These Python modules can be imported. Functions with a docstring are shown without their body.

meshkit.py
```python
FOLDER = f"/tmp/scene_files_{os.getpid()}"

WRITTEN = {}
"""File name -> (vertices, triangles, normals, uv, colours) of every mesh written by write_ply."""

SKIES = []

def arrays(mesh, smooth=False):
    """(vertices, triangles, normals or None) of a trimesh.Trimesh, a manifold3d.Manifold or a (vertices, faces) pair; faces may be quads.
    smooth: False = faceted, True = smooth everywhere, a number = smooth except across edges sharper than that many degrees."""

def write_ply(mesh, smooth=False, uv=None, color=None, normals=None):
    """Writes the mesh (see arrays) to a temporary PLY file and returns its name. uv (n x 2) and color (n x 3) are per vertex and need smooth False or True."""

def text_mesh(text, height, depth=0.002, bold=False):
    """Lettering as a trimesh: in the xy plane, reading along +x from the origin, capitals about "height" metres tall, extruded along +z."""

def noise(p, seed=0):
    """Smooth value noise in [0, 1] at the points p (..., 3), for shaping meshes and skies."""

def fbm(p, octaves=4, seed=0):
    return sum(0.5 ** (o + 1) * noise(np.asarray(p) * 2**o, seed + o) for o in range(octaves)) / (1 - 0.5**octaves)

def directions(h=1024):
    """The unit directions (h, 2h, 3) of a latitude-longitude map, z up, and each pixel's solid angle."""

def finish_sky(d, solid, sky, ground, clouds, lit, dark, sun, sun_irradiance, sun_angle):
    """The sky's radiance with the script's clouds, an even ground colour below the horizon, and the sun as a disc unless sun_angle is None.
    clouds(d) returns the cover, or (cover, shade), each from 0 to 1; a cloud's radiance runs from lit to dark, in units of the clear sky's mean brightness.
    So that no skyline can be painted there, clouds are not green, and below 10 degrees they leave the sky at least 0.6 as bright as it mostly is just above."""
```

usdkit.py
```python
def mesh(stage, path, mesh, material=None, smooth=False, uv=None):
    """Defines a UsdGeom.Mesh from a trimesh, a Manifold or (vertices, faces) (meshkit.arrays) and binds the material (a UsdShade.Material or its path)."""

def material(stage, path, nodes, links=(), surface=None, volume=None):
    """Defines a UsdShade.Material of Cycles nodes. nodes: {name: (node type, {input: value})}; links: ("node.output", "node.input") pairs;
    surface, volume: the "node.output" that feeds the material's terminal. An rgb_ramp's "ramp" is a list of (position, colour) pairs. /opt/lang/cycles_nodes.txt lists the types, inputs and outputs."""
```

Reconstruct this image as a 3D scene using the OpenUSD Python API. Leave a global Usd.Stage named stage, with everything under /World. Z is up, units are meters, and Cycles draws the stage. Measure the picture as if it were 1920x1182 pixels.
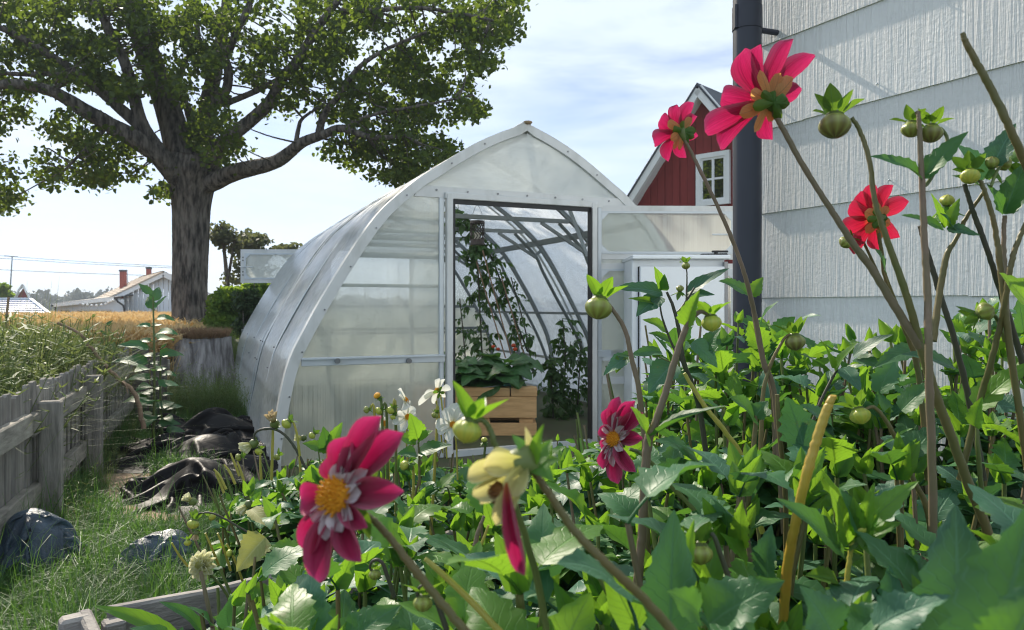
import math, random
import numpy as np
import trimesh, usdkit, meshkit
from shapely.geometry import Polygon, Point, box as sbox
from pxr import Usd, UsdGeom, UsdLux, UsdShade, Gf, Sdf, Vt

stage = Usd.Stage.CreateInMemory()
UsdGeom.SetStageUpAxis(stage, 'Z'); UsdGeom.SetStageMetersPerUnit(stage, 1.0)
UsdGeom.Xform.Define(stage, '/World')
UsdGeom.Scope.Define(stage, '/World/Looks')
# ------------------------------------------------------------------ camera, sky, sun
F = 1390.0; CX = 960.0; HZ = 575.0; EYE = 1.0          # focal length and horizon in pixels of the 1920 wide photograph
cam = UsdGeom.Camera.Define(stage, '/World/camera')
cam.CreateHorizontalApertureAttr(36.0); cam.CreateVerticalApertureAttr(36.0 * 630 / 1024)
cam.CreateFocalLengthAttr(F * 36 / 1920)
cam.CreateVerticalApertureOffsetAttr(-(591 - HZ) * 36 / 1920)
cam.CreateClippingRangeAttr(Gf.Vec2f(0.05, 5000))
cam.CreateFStopAttr(11.0); cam.CreateFocusDistanceAttr(1.6)
cam.CreateExposureAttr(1.5)
cam.AddTranslateOp().Set((0, 0, EYE)); cam.AddRotateXYZOp().Set((90, 0, 0))

SUN_AZ = math.radians(-31.8); SUN_EL = math.radians(38.0)     # azimuth from +y towards +x
sd = np.array([math.sin(SUN_AZ) * math.cos(SUN_EL), math.cos(SUN_AZ) * math.cos(SUN_EL), math.sin(SUN_EL)])
sun = UsdLux.DistantLight.Define(stage, '/World/sun')
sun.CreateIntensityAttr(0.64); sun.CreateAngleAttr(0.53); sun.CreateNormalizeAttr(True); sun.CreateColorAttr(Gf.Vec3f(1, .9, .76))
sun.AddTransformOp().Set(Gf.Matrix4d().SetRotate(Gf.Rotation(Gf.Vec3d(0, 0, 1), Gf.Vec3d(*sd))))
sky = UsdLux.DomeLight.Define(stage, '/World/sky')
sky_mat = usdkit.material(stage, '/World/Looks/sky', {
    'g': ('texture_coordinate', {}),
    'sky': ('sky_texture', {'sky_type': 'single_scattering', 'sun_disc': False, 'sun_elevation': SUN_EL, 'sun_rotation': SUN_AZ % (2 * math.pi), 'altitude': 100, 'air_density': 0.32, 'aerosol_density': 0.1, 'ozone_density': 1.0}),
    'm': ('mapping', {'scale': (1.0, 1.0, 6.0), 'rotation': (0.10, -0.12, 0)}),
    'n': ('noise_texture', {'scale': 2.3, 'detail': 6, 'roughness': .56, 'distortion': .5}),
    'r': ('rgb_ramp', {'ramp': [(0.28, (0, 0, 0)), (0.60, (1, 1, 1)), (1, (1, 1, 1))]}),
    'f': ('math', {'math_type': 'multiply', 'value2': .84}),
    'x': ('mix_color', {'b': (3.45, 3.9, 4.2)}),
    'b': ('background_shader', {'strength': .10}),
}, [('g.generated', 'm.vector'), ('m.vector', 'n.vector'), ('n.fac', 'r.fac'), ('r.color', 'f.value1'), ('f.value', 'x.fac'), ('sky.color', 'x.a'), ('x.result', 'b.color')], surface='b.background')
UsdShade.MaterialBindingAPI.Apply(sky.GetPrim()).Bind(sky_mat)
sky.GetPrim().SetCustomDataByKey('kind', 'structure')

# ------------------------------------------------------------------ helpers
def at(px, py, Y):
    """The point at depth Y seen at pixel (px, py) of the photograph."""
    return np.array([(px - CX) / F * Y, Y, EYE - (py - HZ) / F * Y])
def nrm(v):
    v = np.asarray(v, float); return v / (np.linalg.norm(v) + 1e-12)
USED = {}
def numbered(parent, name):
    k = (parent, name); n = USED.get(k, -1) + 1; USED[k] = n
    return f'{parent}/{name}' + (f'_{n:03d}' if n else '')
def tag(p, label=None, cat=None, group=None, kind=None):
    p = p.GetPrim() if hasattr(p, 'GetPrim') else p
    for k, v in (('label', label), ('category', cat), ('group', group), ('kind', kind)):
        if v: p.SetCustomDataByKey(k, v)
    return p
ORIGIN = {}
def thing(name, label, cat, loc=(0, 0, 0), group=None):
    path = numbered('/World', name)
    x = UsdGeom.Xform.Define(stage, path); x.AddTranslateOp().Set(tuple(float(a) for a in loc))
    ORIGIN[path] = np.array(loc, float)
    tag(x, label, cat, group); return path
class MB:
    """Collects vertices (world coordinates), triangles and uv of one mesh."""
    def __init__(s): s.v, s.f, s.u, s.n = [], [], [], 0
    def add(s, v, f, uv=None):
        v = np.asarray(v, float); f = np.asarray(f, int)
        if f.shape[1] == 4: f = np.vstack([f[:, [0, 1, 2]], f[:, [0, 2, 3]]])
        s.v.append(v); s.f.append(f + s.n); s.u.append(np.zeros((len(v), 2)) if uv is None else np.asarray(uv, float)); s.n += len(v); return s
    def tm(s, m): return s.add(m.vertices, m.faces)
    def box(s, c, X, Y, Z, bev=0.0):
        """Box at centre c with half-axis vectors X, Y, Z; bev chamfers the edges (fraction of metres)."""
        c = np.asarray(c, float); X, Y, Z = (np.asarray(a, float) for a in (X, Y, Z))
        if bev <= 0:
            v = np.array([c + a * X + b * Y + d * Z for a in (-1, 1) for b in (-1, 1) for d in (-1, 1)])
            f = [[0, 1, 3, 2], [4, 6, 7, 5], [0, 4, 5, 1], [2, 3, 7, 6], [0, 2, 6, 4], [1, 5, 7, 3]]
            return s.add(v, f)
        pts = []
        L = [np.linalg.norm(a) for a in (X, Y, Z)]
        for a in (-1, 1):
            for b in (-1, 1):
                for d in (-1, 1):
                    for k in range(3):
                        q = [1, 1, 1]
                        for j in range(3):
                            if j != k: q[j] = max(0, 1 - bev / L[j])
                        pts.append(c + a * q[0] * X + b * q[1] * Y + d * q[2] * Z)
        h = trimesh.convex.convex_hull(np.array(pts)); return s.tm(h)
    def bar(s, a, b, w, t, up=(0, 0, 1), bev=0.0):
        """A rectangular bar from a to b, w across, t along 'up'."""
        a, b = np.asarray(a, float), np.asarray(b, float); d = b - a; L = np.linalg.norm(d); d = d / L
        x = nrm(np.cross(d, up)); z = np.cross(x, d)
        return s.box((a + b) / 2, x * w / 2, d * L / 2, z * t / 2, bev)
    def tube(s, p, r, sides=6, cap=True, flat=1.0):
        p = np.asarray(p, float); n = len(p); r = np.broadcast_to(np.asarray(r, float), (n,))
        t = np.gradient(p, axis=0); t /= np.linalg.norm(t, axis=1, keepdims=True) + 1e-12
        ref = np.array([0, 0, 1.0]) if abs(t[0, 2]) < .9 else np.array([1.0, 0, 0])
        a = np.zeros_like(p); a[0] = nrm(np.cross(t[0], ref))
        for i in range(1, n):
            q = a[i - 1] - t[i] * (a[i - 1] @ t[i]); a[i] = nrm(q)
        b = np.cross(t, a); ang = np.arange(sides) * 2 * np.pi / sides
        v = p[:, None] + r[:, None, None] * (np.cos(ang)[None, :, None] * a[:, None] + flat * np.sin(ang)[None, :, None] * b[:, None])
        i, j = np.meshgrid(np.arange(n - 1), np.arange(sides), indexing='ij')
        f = np.stack([i * sides + j, i * sides + (j + 1) % sides, (i + 1) * sides + (j + 1) % sides, (i + 1) * sides + j], -1).reshape(-1, 4)
        L = np.concatenate([[0], np.cumsum(np.linalg.norm(np.diff(p, axis=0), axis=1))])
        uv = np.stack(np.broadcast_arrays(np.arange(sides)[None] / sides, L[:, None]), -1).reshape(-1, 2)
        s.add(v.reshape(-1, 3), f, uv)
        if cap:
            for row, o in ((0, -1), (n - 1, 1)):
                ring = v[row]; c = p[row]; m = len(ring)
                ff = [[m, k, (k + 1) % m] if o > 0 else [m, (k + 1) % m, k] for k in range(m)]
                s.add(np.vstack([ring, c]), ff, np.zeros((m + 1, 2)))
        return s
    def grid(s, P, uv=None, close_u=False):
        """P: (n, m, 3) points."""
        n, m = P.shape[:2]; i, j = np.meshgrid(np.arange(n - 1), np.arange(m - (0 if close_u else 1)), indexing='ij')
        f = np.stack([i * m + j, i * m + (j + 1) % m, (i + 1) * m + (j + 1) % m, (i + 1) * m + j], -1).reshape(-1, 4)
        return s.add(P.reshape(-1, 3), f, None if uv is None else uv.reshape(-1, 2))
    def poly(s, ring, O, U, V, N, th, uvscale=1.0):
        """Extruded shapely polygon in the plane O + a U + b V, thickness th along N (both faces)."""
        pg = ring if isinstance(ring, Polygon) else Polygon(ring)
        m = trimesh.creation.extrude_polygon(pg, th, engine='earcut')
        q = np.array(m.vertices); return s.add(O + q[:, :1] * U + q[:, 1:2] * V + q[:, 2:] * N, m.faces, q[:, :2] * uvscale)
    def arrays(s): return np.vstack(s.v), np.vstack(s.f), np.vstack(s.u)
def spline(P, n=12):
    """Catmull-Rom through the rows of P (any dimension), n points per span."""
    P = np.asarray(P, float)
    if len(P) < 3: return np.array([P[0] + (P[-1] - P[0]) * t for t in np.linspace(0, 1, n + 1)])
    Q = np.vstack([2 * P[0] - P[1], P, 2 * P[-1] - P[-2]]); out = []
    for i in range(1, len(Q) - 2):
        for t in np.linspace(0, 1, n, endpoint=False):
            a, b, c, d = Q[i - 1:i + 3]
            out.append(.5 * (2 * b + (c - a) * t + (2 * a - 5 * b + 4 * c - d) * t * t + (3 * b - a - 3 * c + d) * t ** 3))
    out.append(P[-1]); return np.array(out)
def part(name, mb, m, parent='/World', smooth=30, label=None, kind=None):
    path = numbered(parent, name)
    v, f, uv = mb.arrays() if isinstance(mb, MB) else mb
    top = '/'.join(path.split('/')[:3]); v = v - ORIGIN.get(top, 0)
    if smooth is True or smooth is False:
        g = usdkit.mesh(stage, path, (v, f), m, smooth, uv)
    else:
        mm = trimesh.Trimesh(v, f, process=False); g = usdkit.mesh(stage, path, mm, m, smooth)
    tag(g, label, kind=kind); return path
def struct(name, mb, m, smooth=False, kind='structure', label=None, cat=None):
    p = part(name, mb, m, '/World', smooth); tag(stage.GetPrimAtPath(p), label, cat, kind=kind); return p

# ------------------------------------------------------------------ materials
MAT = {}
def mat(name, nodes, links, surface='p.BSDF', volume=None):
    MAT[name] = usdkit.material(stage, '/World/Looks/' + name, nodes, links, surface=surface, volume=volume); return MAT[name]
def plain(name, c1, c2=None, rough=.6, scale=6.0, stretch=(1, 1, 1), bump=0.0, bscale=None, metallic=0.0, spec=.5, detail=5, rnd=.25, contrast=(.3, .7), bdist=.01):
    """Principled material whose colour wanders between c1 and c2 with a 3D noise, a little different on every object."""
    c2 = c2 or tuple(x * .8 for x in c1)
    nodes = {'g': ('geometry', {}), 'o': ('object_info', {}), 'm': ('mapping', {'scale': stretch}),
             'n': ('noise_texture', {'scale': scale, 'detail': detail, 'roughness': .6}),
             'r': ('rgb_ramp', {'ramp': [(contrast[0], c2), (contrast[1], c1)]}),
             'k': ('map_range', {'from_min': 0, 'from_max': 1, 'to_min': 1 - rnd, 'to_max': 1 + rnd}),
             'h': ('hsv', {}), 'p': ('principled_bsdf', {'roughness': rough, 'metallic': metallic, 'specular_ior_level': spec})}
    links = [('g.position', 'm.vector'), ('m.vector', 'n.vector'), ('n.fac', 'r.fac'), ('o.random', 'k.value'), ('k.result', 'h.value'), ('r.color', 'h.color'), ('h.color', 'p.base_color')]
    if bump:
        nodes['n2'] = ('noise_texture', {'scale': bscale or scale * 3, 'detail': 6, 'roughness': .65}); nodes['b'] = ('bump', {'strength': bump, 'distance': bdist})
        links += [('m.vector', 'n2.vector'), ('n2.fac', 'b.height'), ('b.normal', 'p.normal')]
    return mat(name, nodes, links)
def leafmat(name, c1, c2, trans, tfac=.4, rough=.42, vein=1.35, veinfreq=9, spec=.36, rnd=.25, coat=0.0):
    """Leaf: uv runs across (0..1) and along (0..1); pale midrib and side veins, light passes through."""
    nodes = {'u': ('uvmap', {'attribute': 'st'}), 's': ('separate_xyz', {}), 'o': ('object_info', {}), 'g': ('geometry', {}),
             'n': ('noise_texture', {'scale': 22, 'detail': 4}), 'r': ('rgb_ramp', {'ramp': [(.3, c2), (.7, c1)]}),
             'a1': ('math', {'math_type': 'subtract', 'value2': .5}), 'a2': ('math', {'math_type': 'absolute'}),
             'mid': ('map_range', {'from_min': .012, 'from_max': .04, 'to_min': 1, 'to_max': 0, 'clamp': True}),
             'v1': ('math', {'math_type': 'multiply_add', 'value2': -.55}), 'v2': ('math', {'math_type': 'multiply', 'value2': veinfreq}),
             'v3': ('math', {'math_type': 'fraction'}), 'v4': ('math', {'math_type': 'subtract', 'value2': .5}), 'v5': ('math', {'math_type': 'absolute'}),
             'sv': ('map_range', {'from_min': .03, 'from_max': .10, 'to_min': .6, 'to_max': 0, 'clamp': True}),
             'mx': ('math', {'math_type': 'maximum'}),
             'k': ('map_range', {'from_min': 0, 'from_max': 1, 'to_min': 1 - rnd, 'to_max': 1 + rnd}), 'hu': ('map_range', {'from_min': 0, 'from_max': 1, 'to_min': .485, 'to_max': .515}), 'h': ('hsv', {}),
             'hm': ('math', {'math_type': 'multiply', 'value2': 7.31}), 'hf': ('math', {'math_type': 'fraction'}),
             'n4': ('noise_texture', {'scale': 17, 'detail': 5, 'roughness': .65}), 'br': ('map_range', {'from_min': .66, 'from_max': .72, 'to_min': 0, 'to_max': .65, 'clamp': True}), 'bm': ('mix_color', {'b': (.20, .13, .05)}),
             'vc': ('mix_color', {'b': tuple(min(.6, x * vein + .02) for x in c1)}),
             'tc': ('mix_color', {'b': tuple(x * .45 for x in trans), 'a': trans}),
             'bp': ('bump', {'strength': .35, 'distance': .002, 'invert': True}),
             'n3': ('noise_texture', {'scale': 130, 'detail': 2}), 'ad': ('math', {'math_type': 'multiply_add', 'value2': .35}),
             'p': ('principled_bsdf', {'roughness': rough, 'specular_ior_level': spec, 'coat_weight': coat, 'coat_roughness': .3}), 't': ('translucent_bsdf', {}), 'x': ('mix_closure', {'fac': tfac})}
    links = [('u.UV', 's.vector'), ('s.x', 'a1.value1'), ('a1.value', 'a2.value1'), ('a2.value', 'mid.value'), ('a2.value', 'v1.value1'), ('s.y', 'v1.value3'), ('v1.value', 'v2.value1'), ('v2.value', 'v3.value1'),
             ('v3.value', 'v4.value1'), ('v4.value', 'v5.value1'), ('v5.value', 'sv.value'), ('mid.result', 'mx.value1'), ('sv.result', 'mx.value2'),
             ('g.position', 'n.vector'), ('n.fac', 'r.fac'), ('o.random', 'k.value'), ('o.random', 'hm.value1'), ('hm.value', 'hf.value1'), ('hf.value', 'hu.value'), ('hu.result', 'h.hue'), ('k.result', 'h.value'), ('r.color', 'h.color'), ('h.color', 'vc.a'), ('mx.value', 'vc.fac'), ('g.position', 'n4.vector'), ('n4.fac', 'br.value'), ('br.result', 'bm.fac'), ('vc.result', 'bm.a'), ('bm.result', 'p.base_color'),
             ('mx.value', 'tc.fac'), ('tc.result', 't.color'), ('g.position', 'n3.vector'), ('n3.fac', 'ad.value1'), ('mx.value', 'ad.value3'), ('ad.value', 'bp.height'), ('bp.normal', 'p.normal'), ('p.BSDF', 'x.closure1'), ('t.BSDF', 'x.closure2')]
    return mat(name, nodes, links, 'x.closure')
def petalmat(name, ramp, tramp, tfac=.45, streak=.25, rough=.5):
    """Petal: uv as for leaves; colour runs along the petal, with fine lengthwise streaks."""
    nodes = {'u': ('uvmap', {'attribute': 'st'}), 's': ('separate_xyz', {}), 'o': ('object_info', {}),
             'm': ('mapping', {'scale': (26, 1.2, 1)}), 'n': ('noise_texture', {'scale': 1.0, 'detail': 3}), 'r': ('rgb_ramp', {'ramp': ramp}), 'r2': ('rgb_ramp', {'ramp': tramp}),
             'ea': ('math', {'math_type': 'subtract', 'value2': .5}), 'eb': ('math', {'math_type': 'absolute'}), 'ec': ('map_range', {'from_min': .28, 'from_max': .5, 'to_min': 0, 'to_max': .34, 'clamp': True}), 'em': ('mix_color', {'b': tuple(min(.85, x + .22) for x in ramp[-1][1])}), 'k': ('map_range', {'from_min': .25, 'from_max': .75, 'to_min': 1 - 1.5 * streak, 'to_max': 1 + 1.3 * streak}), 'h': ('hsv', {}), 'h2': ('hsv', {}), 'bp': ('bump', {'strength': .8, 'distance': .003}),
             'p': ('principled_bsdf', {'roughness': rough, 'specular_ior_level': .3, 'sheen_weight': .2}), 't': ('translucent_bsdf', {}), 'x': ('mix_closure', {'fac': tfac})}
    links = [('u.UV', 's.vector'), ('u.UV', 'm.vector'), ('m.vector', 'n.vector'), ('n.fac', 'k.value'), ('n.fac', 'bp.height'), ('bp.normal', 'p.normal'), ('s.y', 'r.fac'), ('s.y', 'r2.fac'), ('k.result', 'h.value'), ('k.result', 'h2.value'),
             ('r.color', 'h.color'), ('r2.color', 'h2.color'), ('s.x', 'ea.value1'), ('ea.value', 'eb.value1'), ('eb.value', 'ec.value'), ('ec.result', 'em.fac'), ('h.color', 'em.a'), ('em.result', 'p.base_color'), ('h2.color', 't.color'), ('p.BSDF', 'x.closure1'), ('t.BSDF', 'x.closure2')]
    return mat(name, nodes, links, 'x.closure')

leafmat('leaf_green', (.056, .158, .060), (.040, .118, .048), (.15, .36, .035), .32, .46)
leafmat('leaf_blue_green', (.060, .158, .090), (.044, .122, .070), (.09, .25, .05), .24, .46)
leafmat('leaf_young', (.100, .235, .036), (.072, .180, .030), (.28, .52, .03), .45, .42)
leafmat('leaf_pale', (.42, .44, .16), (.34, .36, .12), (.55, .55, .10), .40, .5)
leafmat('leaf_chard', (.045, .125, .04), (.03, .09, .03), (.16, .36, .04), .3, .42, vein=2.2, veinfreq=6)
leafmat('leaf_tomato', (.045, .10, .03), (.032, .08, .026), (.16, .32, .04), .3, .5, veinfreq=6)
leafmat('leaf_weed', (.085, .15, .04), (.06, .12, .035), (.25, .40, .06), .4, .5, rnd=.35)
leafmat('sepal', (.085, .19, .03), (.06, .15, .025), (.25, .45, .03), .35, .4)
leafmat('phyllary', (.60, .33, .14), (.52, .40, .16), (.80, .48, .14), .55, .4, vein=1.1)
PINK = [(0, (.40, .12, .05)), (.2, (.28, .006, .045)), (.5, (.36, .006, .065)), (.9, (.44, .02, .115)), (1, (.60, .16, .28))]
petalmat('petal_pink', PINK, [(0, (.6, .2, .04)), (.25, (.42, .006, .06)), (1, (.56, .02, .13))], .45, .32)
petalmat('petal_red', [(0, (.55, .10, .05)), (.25, (.55, .018, .04)), (.95, (.58, .022, .06)), (1, (.7, .2, .25))], [(0, (.6, .2, .04)), (.3, (.55, .01, .04)), (1, (.6, .02, .08))], .45)
petalmat('petal_crimson', [(0, (.16, .004, .028)), (.5, (.26, .004, .045)), (.85, (.42, .010, .085)), (1, (.58, .05, .20))], [(0, (.35, .006, .05)), (.6, (.5, .008, .09)), (1, (.65, .04, .2))], .32, .18)
petalmat('petal_white', [(0, (.70, .66, .20)), (.2, (.80, .80, .72)), (1, (.82, .83, .78))], [(0, (.7, .65, .15)), (.25, (.8, .8, .7)), (1, (.85, .86, .8))], .4, .06)
petalmat('petal_collar', [(0, (.70, .45, .45)), (.35, (.80, .72, .74)), (1, (.84, .80, .80))], [(0, (.7, .4, .4)), (1, (.85, .8, .8))], .4, .06)
petalmat('petal_cream', [(0, (.62, .62, .14)), (.4, (.80, .78, .46)), (1, (.82, .81, .62))], [(0, (.7, .68, .15)), (1, (.85, .84, .55))], .4, .06)
petalmat('petal_wilted', [(0, (.42, .42, .10)), (.5, (.66, .62, .24)), (1, (.72, .66, .34))], [(0, (.6, .6, .1)), (1, (.8, .72, .3))], .4, .12)
petalmat('petal_dry', [(0, (.55, .42, .16)), (1, (.60, .48, .30))], [(0, (.6, .45, .15)), (1, (.7, .55, .3))], .3, .2)
plain('disc_yellow', (.85, .42, .015), (.70, .28, .01), .6, 300, bump=.8, bscale=500, rnd=.05, bdist=.003)
plain('disc_brown', (.25, .10, .02), (.15, .06, .015), .7, 200, bump=.5, rnd=.05)
def budmat(name, a, b, c):
    nodes = {'u': ('uvmap', {'attribute': 'st'}), 's': ('separate_xyz', {}), 'm': ('math', {'math_type': 'multiply', 'value2': 8}), 'f': ('math', {'math_type': 'fraction'}), 'd': ('math', {'math_type': 'subtract', 'value2': .5}), 'e': ('math', {'math_type': 'absolute'}),
             'r': ('rgb_ramp', {'ramp': [(.0, a), (.25, b), (.5, c)]}), 'r2': ('rgb_ramp', {'ramp': [(0, c), (.35, c), (.8, b), (1, a)]}), 'x': ('mix_color', {'fac': .5}), 'bp': ('bump', {'strength': .35, 'distance': .004}), 'p': ('principled_bsdf', {'roughness': .38})}
    mat(name, nodes, [('u.UV', 's.vector'), ('s.x', 'm.value1'), ('m.value', 'f.value1'), ('f.value', 'd.value1'), ('d.value', 'e.value1'), ('e.value', 'r.fac'), ('e.value', 'bp.height'), ('bp.normal', 'p.normal'), ('s.y', 'r2.fac'), ('r.color', 'x.a'), ('r2.color', 'x.b'), ('x.result', 'p.base_color')])
budmat('bud_green', (.14, .09, .025), (.20, .22, .04), (.30, .36, .08))
budmat('bud_yellow', (.40, .38, .05), (.45, .45, .06), (.30, .38, .06))
budmat('bud_striped', (.075, .045, .025), (.16, .14, .035), (.26, .30, .08))
plain('stem_green', (.12, .15, .04), (.085, .12, .032), .45, 30, rnd=.2, spec=.4)
plain('stem_brown', (.145, .105, .042), (.095, .105, .034), .45, 14, rnd=.15, spec=.4)
plain('stem_mauve', (.20, .135, .10), (.13, .115, .06), .5, 14, rnd=.15, spec=.35)
plain('stem_orange', (.40, .20, .025), (.34, .29, .035), .4, 9, rnd=.05, bump=.2, bscale=60, bdist=.002)
plain('stem_yellow', (.40, .33, .06), (.30, .30, .05), .45, 20, rnd=.1)
plain('stem_dark', (.055, .045, .03), (.04, .05, .025), .5, 20, rnd=.2)
plain('ground_soil', (.085, .062, .042), (.05, .038, .028), .95, 9, bump=.8, bscale=40, rnd=0)
plain('ground_grass', (.050, .075, .022), (.075, .065, .035), .95, 3, bump=.6, bscale=30, rnd=0)
plain('bare_soil', (.40, .285, .185), (.29, .20, .13), .95, 6, bump=.8, bscale=28, rnd=0)
plain('alu_white', (.58, .59, .575), (.42, .43, .40), .42, 7, (1, 1, .35), rnd=.03, detail=8, contrast=(.25, .52))
plain('alu_grey', (.50, .54, .56), (.45, .49, .52), .38, 3, rnd=.05, metallic=.25)
plain('steel_arch', (.21, .235, .23), (.17, .19, .185), .42, 5, rnd=.08, metallic=.35)
plain('rubber', (.012, .013, .014), None, .6, 5, rnd=0)
plain('bolt', (.22, .23, .24), None, .35, 5, metallic=.8)
plain('pipe_paint', (.022, .025, .036), (.016, .018, .028), .42, 4, rnd=.03, bump=.15, bscale=160, bdist=.001)
plain('cabinet_white', (.74, .78, .80), (.70, .74, .77), .32, 2, rnd=.02)
plain('black_plastic', (.018, .019, .024), (.012, .012, .015), .42, 6, rnd=.1, bump=.12, bscale=30)
plain('old_wood', (.34, .315, .28), (.15, .14, .125), .85, 5, (9, 9, 1.2), .7, 14, rnd=.22)
plain('old_wood_rail', (.36, .335, .28), (.18, .165, .14), .85, 4, (2, 2, 9), .7, 14, rnd=.12)
plain('box_wood', (.40, .37, .34), (.21, .195, .185), .85, 4, (2, 2, 10), .8, 14, rnd=.1)
plain('dark_plank', (.15, .135, .12), (.075, .068, .06), .85, 5, (9, 9, 1.2), .7, 14, rnd=.2)
plain('pallet_wood', (.72, .46, .22), (.54, .32, .14), .7, 4, (1.5, 1.5, 10), .3, 12, rnd=.12)
plain('bark', (.235, .205, .175), (.035, .030, .026), .95, 15, (1, 1, .22), 1.0, 22, rnd=0, bdist=.08, contrast=(.36, .62))
plain('stump_bark', (.54, .51, .50), (.10, .088, .085), .9, 17, (1, 1, .2), 1.0, 12, rnd=0, bdist=.04)
plain('dry_stick', (.28, .185, .115), (.17, .11, .07), .8, 10, bump=.5, rnd=.1)
plain('straw', (.62, .46, .21), (.48, .34, .14), .8, 10, rnd=.2)
plain('red_paint', (.215, .022, .018), (.165, .016, .014), .8, 5, (6, 6, .5), .3, 20, rnd=.06)
plain('white_paint', (.78, .78, .76), (.72, .72, .70), .55, 4, rnd=.03)
plain('pale_paint', (.72, .77, .81), (.68, .73, .77), .6, 4, rnd=.03)
plain('dark_roof', (.055, .062, .075), (.035, .04, .05), .7, 8, bump=.3, rnd=.05)
plain('tan_roof', (.50, .40, .30), (.42, .33, .24), .75, 6, rnd=.12)
plain('blue_roof', (.20, .27, .46), (.14, .20, .37), .4, 6, rnd=.12)
plain('green_roof', (.28, .38, .34), (.22, .32, .28), .6, 6, rnd=.1)
plain('chimney_brick', (.36, .09, .06), (.28, .07, .05), .85, 20, rnd=.1)
plain('wire', (.20, .22, .25), None, .6, 5, rnd=0)
plain('lantern_metal', (.06, .045, .04), (.045, .035, .03), .55, 30, rnd=0)
plain('tomato_red', (.55, .04, .02), (.6, .10, .02), .25, 20, rnd=.1)
plain('tool_green', (.02, .10, .085), None, .35, 10, rnd=0)
plain('heather', (.32, .17, .12), (.16, .15, .07), .9, 30, rnd=.2)
mat('tarp_blue', {'g': ('geometry', {}), 'n': ('noise_texture', {'scale': 14, 'detail': 6}), 'r': ('rgb_ramp', {'ramp': [(.35, (.014, .028, .044)), (.65, (.040, .072, .105))]}), 'n2': ('noise_texture', {'scale': 45, 'detail': 5, 'roughness': .65, 'distortion': 1.2}), 'b': ('bump', {'strength': .55, 'distance': .012}),
                  'p': ('principled_bsdf', {'roughness': .36, 'specular_ior_level': .6})}, [('g.position', 'n.vector'), ('n.fac', 'r.fac'), ('r.color', 'p.base_color'), ('g.position', 'n2.vector'), ('n2.fac', 'b.height'), ('b.normal', 'p.normal')])
mat('sheet_black', {'g': ('geometry', {}), 'n2': ('noise_texture', {'scale': 16, 'detail': 5, 'distortion': .8}), 'b': ('bump', {'strength': .35, 'distance': .012}), 'n': ('noise_texture', {'scale': 5, 'detail': 6}), 'r': ('rgb_ramp', {'ramp': [(.45, (.0055, .0055, .007)), (.8, (.014, .012, .012))]}),
                    'p': ('principled_bsdf', {'roughness': .48, 'specular_ior_level': .14})}, [('g.position', 'n.vector'), ('n.fac', 'r.fac'), ('r.color', 'p.base_color'), ('g.position', 'n2.vector'), ('n2.fac', 'b.height'), ('b.normal', 'p.normal')])
def island(name, stops, trans, tfac=.35, rough=.55, spec=.4, sc=.5, nmix=.5):
    """Foliage of many small faces: every face its own tone, drifting in patches."""
    mat(name, {'g': ('geometry', {}), 'n': ('noise_texture', {'scale': sc, 'detail': 3}), 'mx': ('mix_float', {'fac': nmix}), 'r': ('rgb_ramp', {'ramp': stops}), 'p': ('principled_bsdf', {'roughness': rough, 'specular_ior_level': spec}), 't': ('translucent_bsdf', {'color': trans}), 'x': ('mix_closure', {'fac': tfac})},
        [('g.position', 'n.vector'), ('n.fac', 'mx.b'), ('g.random_per_island', 'mx.a'), ('mx.result', 'r.fac'), ('r.color', 'p.base_color'), ('p.BSDF', 'x.closure1'), ('t.BSDF', 'x.closure2')], 'x.closure')
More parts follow.
